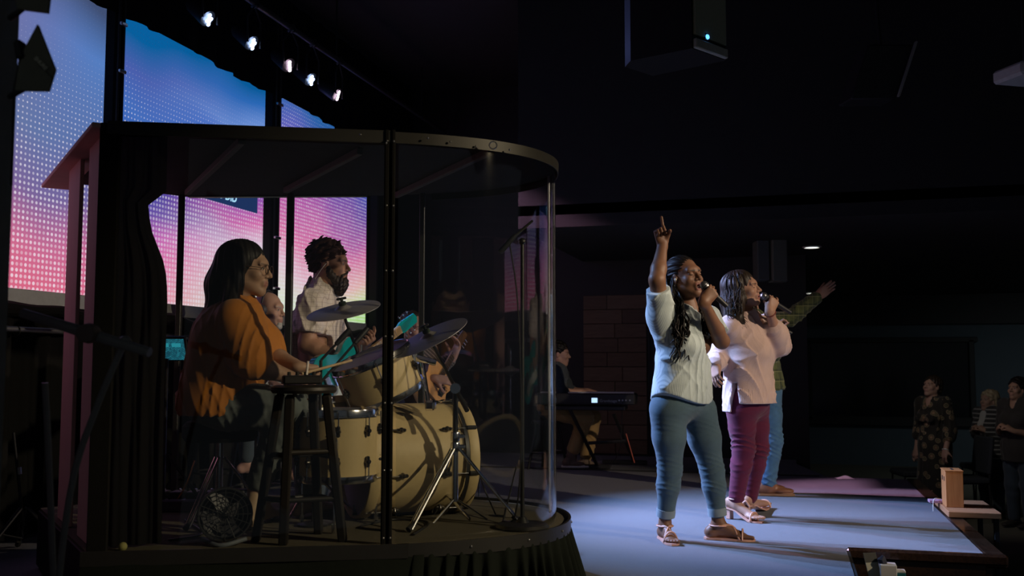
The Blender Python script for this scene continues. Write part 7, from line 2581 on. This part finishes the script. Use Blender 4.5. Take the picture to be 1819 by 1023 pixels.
# =================================================================== keyboard player
J_ = pj(9.95)
ph = person('keyboard player in dark shirt and khaki trousers', V(*P(985, 700, 9.95)[:2], 0.0))
f, s = facing(6)
J = dict(pelvis=J_(978, 722), chest=J_(985, 678), neck=J_(990, 650), shR=J_(985, 660, -0.17), shL=J_(995, 658, 0.17), elR=J_(995, 698, -0.2), wrR=J_(1034, 696, -0.12),
         elL=J_(1010, 696, 0.18), wrL=J_(1044, 694, 0.05), hipR=J_(984, 730, -0.09), hipL=J_(988, 730, 0.1), knR=J_(1040, 742, -0.12), knL=J_(1054, 742, 0.16), anR=J_(1016, 806, -0.10), anL=J_(1040, 818, 0.14))
fh = nrm(facing(6)[0] - UPV * 0.05)
hc = J_(993, 629)
hd, L, hax = head_prims(hc, fh, UPV, 0.97, 0.0, False, J['neck'], 0.052)
toeR, toeL = J_(1008, 824, -0.12), G(1078, 830, 0.012)
toeL = J['anL'] + RT * 0.19 - UPV * 0.075
toeR = J['anR'] + RT * 0.12 - UPV * 0.12
pr = hd + torso_prims(J, f, s, 0.95, False) + arm_prims(J, 'R') + arm_prims(J, 'L') + leg_prims(J, 'R') + leg_prims(J, 'L')
for sd, t_ in (('R', toeR), ('L', toeL)):
    pr += hand_prims(J['wr' + sd], nrm(RT - UPV * 0.12), -UPV, 1 if sd == 'L' else -1, PLAY) + foot_prims(J['an' + sd], t_)
body_obj(pr, 0.011, [(hc, 0.15, 0.005), (J['wrR'] + RT * 0.07, 0.12, 0.005)], (0.46, 0.26, 0.19), face_paint(L, hax, (0.36, 0.17, 0.14), (0.03, 0.02, 0.02), (0.03, 0.02, 0.02), 0.97, True), ph)
sdf_obj('shirt', torso_prims(J, f, s, 0.97, False, 0.02, 0.05) + arm_prims(J, 'R', 0.055, 0.05, 0.04, 0.012, 1.15) + arm_prims(J, 'L', 0.055, 0.05, 0.04, 0.012, 1.15), 0.010,
        fabric('shirt_denim_dark', (0.045, 0.055, 0.065)), ph, folds(0.006, [(nrm(f + UPV), 0.12, 1.0), (nrm(f - UPV), 0.14, 0.8)], 44))
sdf_obj('trousers', leg_prims(J, 'R', 0.10, 0.078, 0.072, 0.068, 0.0, 1.85) + leg_prims(J, 'L', 0.10, 0.078, 0.072, 0.068, 0.0, 1.85) + [ell(J['pelvis'], (0.17, 0.14, 0.12), (s, f, UPV), 0.05)], 0.010,
        fabric('khaki', (0.34, 0.22, 0.09)), ph, folds(0.006, [(UPV, 0.1, 0.8), (nrm(RT + UPV), 0.09, 1.0)], 45))
sdf_obj('hair', [ell(L(0, -0.025, 0.055), (0.088, 0.106, 0.09), hax, 0.01), ell(L(0, 0.12, -0.045), (0.12, 0.1, 0.125), hax, 0.012, 's')], 0.006, 'hair_black', ph, curly_noise(0.005, 160, 5))
for an, t_ in ((J['anR'], toeR), (J['anL'], toeL)):
    sh = sdf_obj('sneaker', foot_prims(an, t_, sc=1.2) + [cone(an + UPV * 0.05, an, 0.052, 0.05, 0.02)], 0.008, mat('canvas_brown', (0.14, 0.10, 0.075), 0.8), ph)
    d = nrm(t_ - an)
    dh = nrm(d * V(1, 1, 0))
    MB().box(t_ - dh * 0.03 - UPV * 0.004, (0.09, 0.085, 0.03), (dh, np.cross(UPV, dh), UPV), ch=0.012).build('toe_cap', mat('rubber_white', (0.6, 0.56, 0.5), 0.6), sh)
    MB().box((an + t_) / 2 * V(1, 1, 0) + V(0, 0, t_[2] - 0.006) - dh * 0.03, (0.27, 0.09, 0.022), (dh, np.cross(UPV, dh), UPV), ch=0.008).build('sole', 'rubber_white', sh)
stool('dark round stool under the keyboard player', J['pelvis'] - RT * 0.03, J['pelvis'][2] - 0.13)


# =================================================================== people standing on the house floor
def stander(label, d0, px, head_py, phi, w, woman, skin, group='people standing before the seats', lookup=0.15):
    top = P(px, head_py, d0)
    hc = top - UPV * 0.12
    zf = -0.69
    H = top[2] - zf
    ph = person(label, V(top[0], top[1], zf), group)
    f, s = facing(phi)
    b = V(top[0], top[1], 0)
    at = lambda h, a=0.0, q=0.0: b + s * a + f * q + V(0, 0, zf + H * h)
    J = dict(pelvis=at(0.53), chest=at(0.73), neck=at(0.845), shR=at(0.815, -0.145 * w), shL=at(0.815, 0.145 * w), hipR=at(0.5, -0.09), hipL=at(0.5, 0.09),
             knR=at(0.28, -0.09, 0.01), knL=at(0.28, 0.09, 0.01), anR=at(0.045, -0.09), anL=at(0.045, 0.09))
    fh = nrm(f + UPV * lookup)
    hd, L, hax = head_prims(hc, fh, UPV, 0.97, 0.0, woman, J['neck'], 0.05)
    return ph, J, f, s, at, hd, L, hax, hc, H, zf


def finish(ph, J, f, hd, L, hax, hc, skin, w, woman, zf, brow):
    pr = hd + torso_prims(J, f, np.cross(UPV, f), w, woman) + arm_prims(J, 'R') + arm_prims(J, 'L') + leg_prims(J, 'R') + leg_prims(J, 'L')
    for sd in 'RL':
        dd = nrm(J['wr' + sd] - J['el' + sd])
        inw = np.cross(UPV, f) * (-1 if sd == 'L' else 1)
        if np.dot(dd, f) > 0.5:      # hands folded together in front
            pr += hand_prims(J['wr' + sd], nrm(f * 0.35 + UPV * 0.55 + inw * 0.55), nrm(inw - UPV * 0.5), 1 if sd == 'L' else -1, GRIP, 0.95, 0.0, (0.8, 0.3, 0.3), 0.2)
        else:
            pr += hand_prims(J['wr' + sd], dd, -f, 1 if sd == 'L' else -1, RELAX, 0.95)
        pr += foot_prims(J['an' + sd], V(*(J['an' + sd] + f * 0.18)[:2], zf + 0.012))
    body_obj(pr, 0.012, [(hc, 0.15, 0.0055)], skin, face_paint(L, hax, (0.36, 0.17, 0.14), brow, (0.03, 0.02, 0.02), 0.97, True), ph)
    for sd in 'RL':
        sdf_obj('shoe', foot_prims(J['an' + sd], V(*(J['an' + sd] + f * 0.19)[:2], zf + 0.012), sc=1.12) + [plane(V(0, 0, zf + 0.003), -UPV)], 0.012, 'shoe_dark', ph)


# floral dress
ph, J, f, s, at, hd, L, hax, hc, H, zf = stander('woman in long dark floral dress standing left of the others', 11.1, 1655, 668, 150, 1.0, True, None, lookup=0.25)
J.update(elR=at(0.63, -0.185, -0.02), wrR=at(0.49, -0.19, 0.05), elL=at(0.63, 0.18, -0.03), wrL=at(0.50, 0.19, 0.06))
finish(ph, J, f, hd, L, hax, hc, (0.46, 0.28, 0.21), 0.86, True, zf, (0.06, 0.04, 0.03))
fm = fabric('floral', (0.03, 0.028, 0.024))
nt, b = nodes_of(fm)
vo = nt.nodes.new('ShaderNodeTexVoronoi')
vo.inputs['Scale'].default_value = 11
tc = nt.nodes.new('ShaderNodeTexCoord')
nt.links.new(tc.outputs['Object'], vo.inputs['Vector'])
on = mathn(nt, 'LESS_THAN', vo.outputs['Distance'], 0.36)
colr = ramp(nt, mathn(nt, 'FRACT', mathn(nt, 'MULTIPLY', vo.outputs['Distance'], 3.1)), [(0.0, (0.36, 0.26, 0.17)), (0.5, (0.22, 0.13, 0.08)), (1.0, (0.06, 0.09, 0.05))])
old = b.inputs['Base Color'].links[0].from_socket
nt.links.new(mixc(nt, on, old, colr), b.inputs['Base Color'])
sp = torso_prims(J, f, s, 0.88, True, 0.015, 0.05) + [cone(at(0.62), at(0.52), 0.135, 0.165, 0.06, 'u', f, 0.8), cone(at(0.52), at(0.06), 0.165, 0.23, 0.05, 'u', f, 0.85)]
sp += arm_prims(J, 'R', 0.055, 0.055, 0.05, 0.012, 1.3) + arm_prims(J, 'L', 0.055, 0.055, 0.05, 0.012, 1.3)
sdf_obj('dress', sp + [plane(V(0, 0, zf + 0.09), -UPV), cone(J['neck'] + UPV * 0.05, J['neck'] + f * 0.12 - UPV * 0.09, 0.06, 0.015, 0.01, 's')], 0.010, fm, ph, folds(0.012, [(s, 0.12, 1.0), (f, 0.13, 1.0)], 51))
sdf_obj('hair', [ell(L(0, -0.028, 0.05), (0.088, 0.104, 0.09), hax, 0.01), ell(L(0, -0.07, -0.02), (0.075, 0.06, 0.07), hax, 0.03), ell(L(0, 0.12, -0.05), (0.11, 0.1, 0.125), hax, 0.012, 's')], 0.007, 'hair_brown', ph, curly_noise(0.004, 150, 6))
MB().torus(J['wrL'], nrm(J['wrL'] - J['elL']), 0.032, 0.006, 18, 6).build('bracelet', 'white_paper', ph)

# striped cardigan
ph, J, f, s, at, hd, L, hax, hc, H, zf = stander('older blonde woman in striped cardigan clasping her hands', 11.6, 1756, 694, 158, 0.95, True, None)
J.update(elR=at(0.63, -0.19, -0.02), wrR=at(0.68, -0.09, 0.16), elL=at(0.63, 0.19, -0.02), wrL=at(0.68, 0.09, 0.16))
finish(ph, J, f, hd, L, hax, hc, (0.48, 0.30, 0.23), 0.95, True, zf, (0.3, 0.25, 0.18))
sp = torso_prims(J, f, s, 0.97, True, 0.028, 0.05) + [cone(at(0.62), at(0.46), 0.17, 0.19, 0.06, 'u', f, 0.8)] + arm_prims(J, 'R', 0.055, 0.05, 0.04, 0.012, 1.85) + arm_prims(J, 'L', 0.055, 0.05, 0.04, 0.012, 1.85)
gap = [rbox(at(0.62, 0.0, 0.22), (0.035, 0.12, 0.34), (s, f, UPV), 0.01, 0.01, 's')]
sdf_obj('cardigan', sp + [plane(at(0.45), -UPV)] + gap, 0.010, fabric('cardigan_stripes', (0.05, 0.05, 0.055), [(UPV, 0.05, 0.3, (0.4, 0.4, 0.4), 0.8)]), ph)
sdf_obj('top', torso_prims(J, f, s, 0.97, True, 0.014, 0.05) + [plane(at(0.47), -UPV)], 0.011, fabric('white_top', (0.5, 0.5, 0.5)), ph)
sdf_obj('trousers', leg_prims(J, 'R', 0.098, 0.075, 0.07, 0.06, 0.0, 1.92) + leg_prims(J, 'L', 0.098, 0.075, 0.07, 0.06, 0.0, 1.92) + [ell(J['pelvis'], (0.175, 0.14, 0.12), (s, f, UPV), 0.05)], 0.012, 'trousers_dark', ph)
sdf_obj('hair', [ell(L(0, -0.025, 0.052), (0.094, 0.11, 0.095), hax, 0.01), ell(L(0, -0.05, -0.04), (0.09, 0.065, 0.08), hax, 0.03), ell(L(0, 0.125, -0.05), (0.10, 0.1, 0.12), hax, 0.012, 's')], 0.007, 'hair_blonde', ph, curly_noise(0.005, 120, 8))

# person at the right edge
ph, J, f, s, at, hd, L, hax, hc, H, zf = stander('person in plain dark top with short hair at the right edge', 10.7, 1806, 672, 152, 1.05, False, None)
J.update(elR=at(0.63, -0.20, 0.0), wrR=at(0.66, -0.09, 0.20), elL=at(0.62, 0.19, 0.0), wrL=at(0.65, 0.08, 0.20))
finish(ph, J, f, hd, L, hax, hc, (0.46, 0.27, 0.19), 1.0, False, zf, (0.05, 0.03, 0.02))
sp = torso_prims(J, f, s, 1.05, True, 0.022, 0.05) + [cone(at(0.62), at(0.45), 0.17, 0.185, 0.06, 'u', f, 0.8)] + arm_prims(J, 'R', 0.058, 0.052, 0.04, 0.014, 0.95) + arm_prims(J, 'L', 0.058, 0.052, 0.04, 0.014, 0.95)
sdf_obj('top', sp + [plane(at(0.44), -UPV), cone(J['neck'] + UPV * 0.06, J['neck'] + f * 0.11 - UPV * 0.05, 0.06, 0.03, 0.01, 's')], 0.010, fabric('top_dark', (0.045, 0.042, 0.04)), ph, folds(0.008, [(s, 0.13, 1.0), (nrm(s + UPV), 0.15, 0.7)], 61))
sdf_obj('trousers', leg_prims(J, 'R', 0.10, 0.078, 0.07, 0.06, 0.0, 1.92) + leg_prims(J, 'L', 0.10, 0.078, 0.07, 0.06, 0.0, 1.92) + [ell(J['pelvis'], (0.175, 0.14, 0.12), (s, f, UPV), 0.05)], 0.012, 'trousers_dark', ph)
sdf_obj('hair', [ell(L(0, -0.026, 0.055), (0.09, 0.106, 0.092), hax, 0.01), ell(L(0, 0.12, -0.045), (0.12, 0.1, 0.125), hax, 0.012, 's')], 0.006, 'hair_black', ph, curly_noise(0.005, 130, 9))
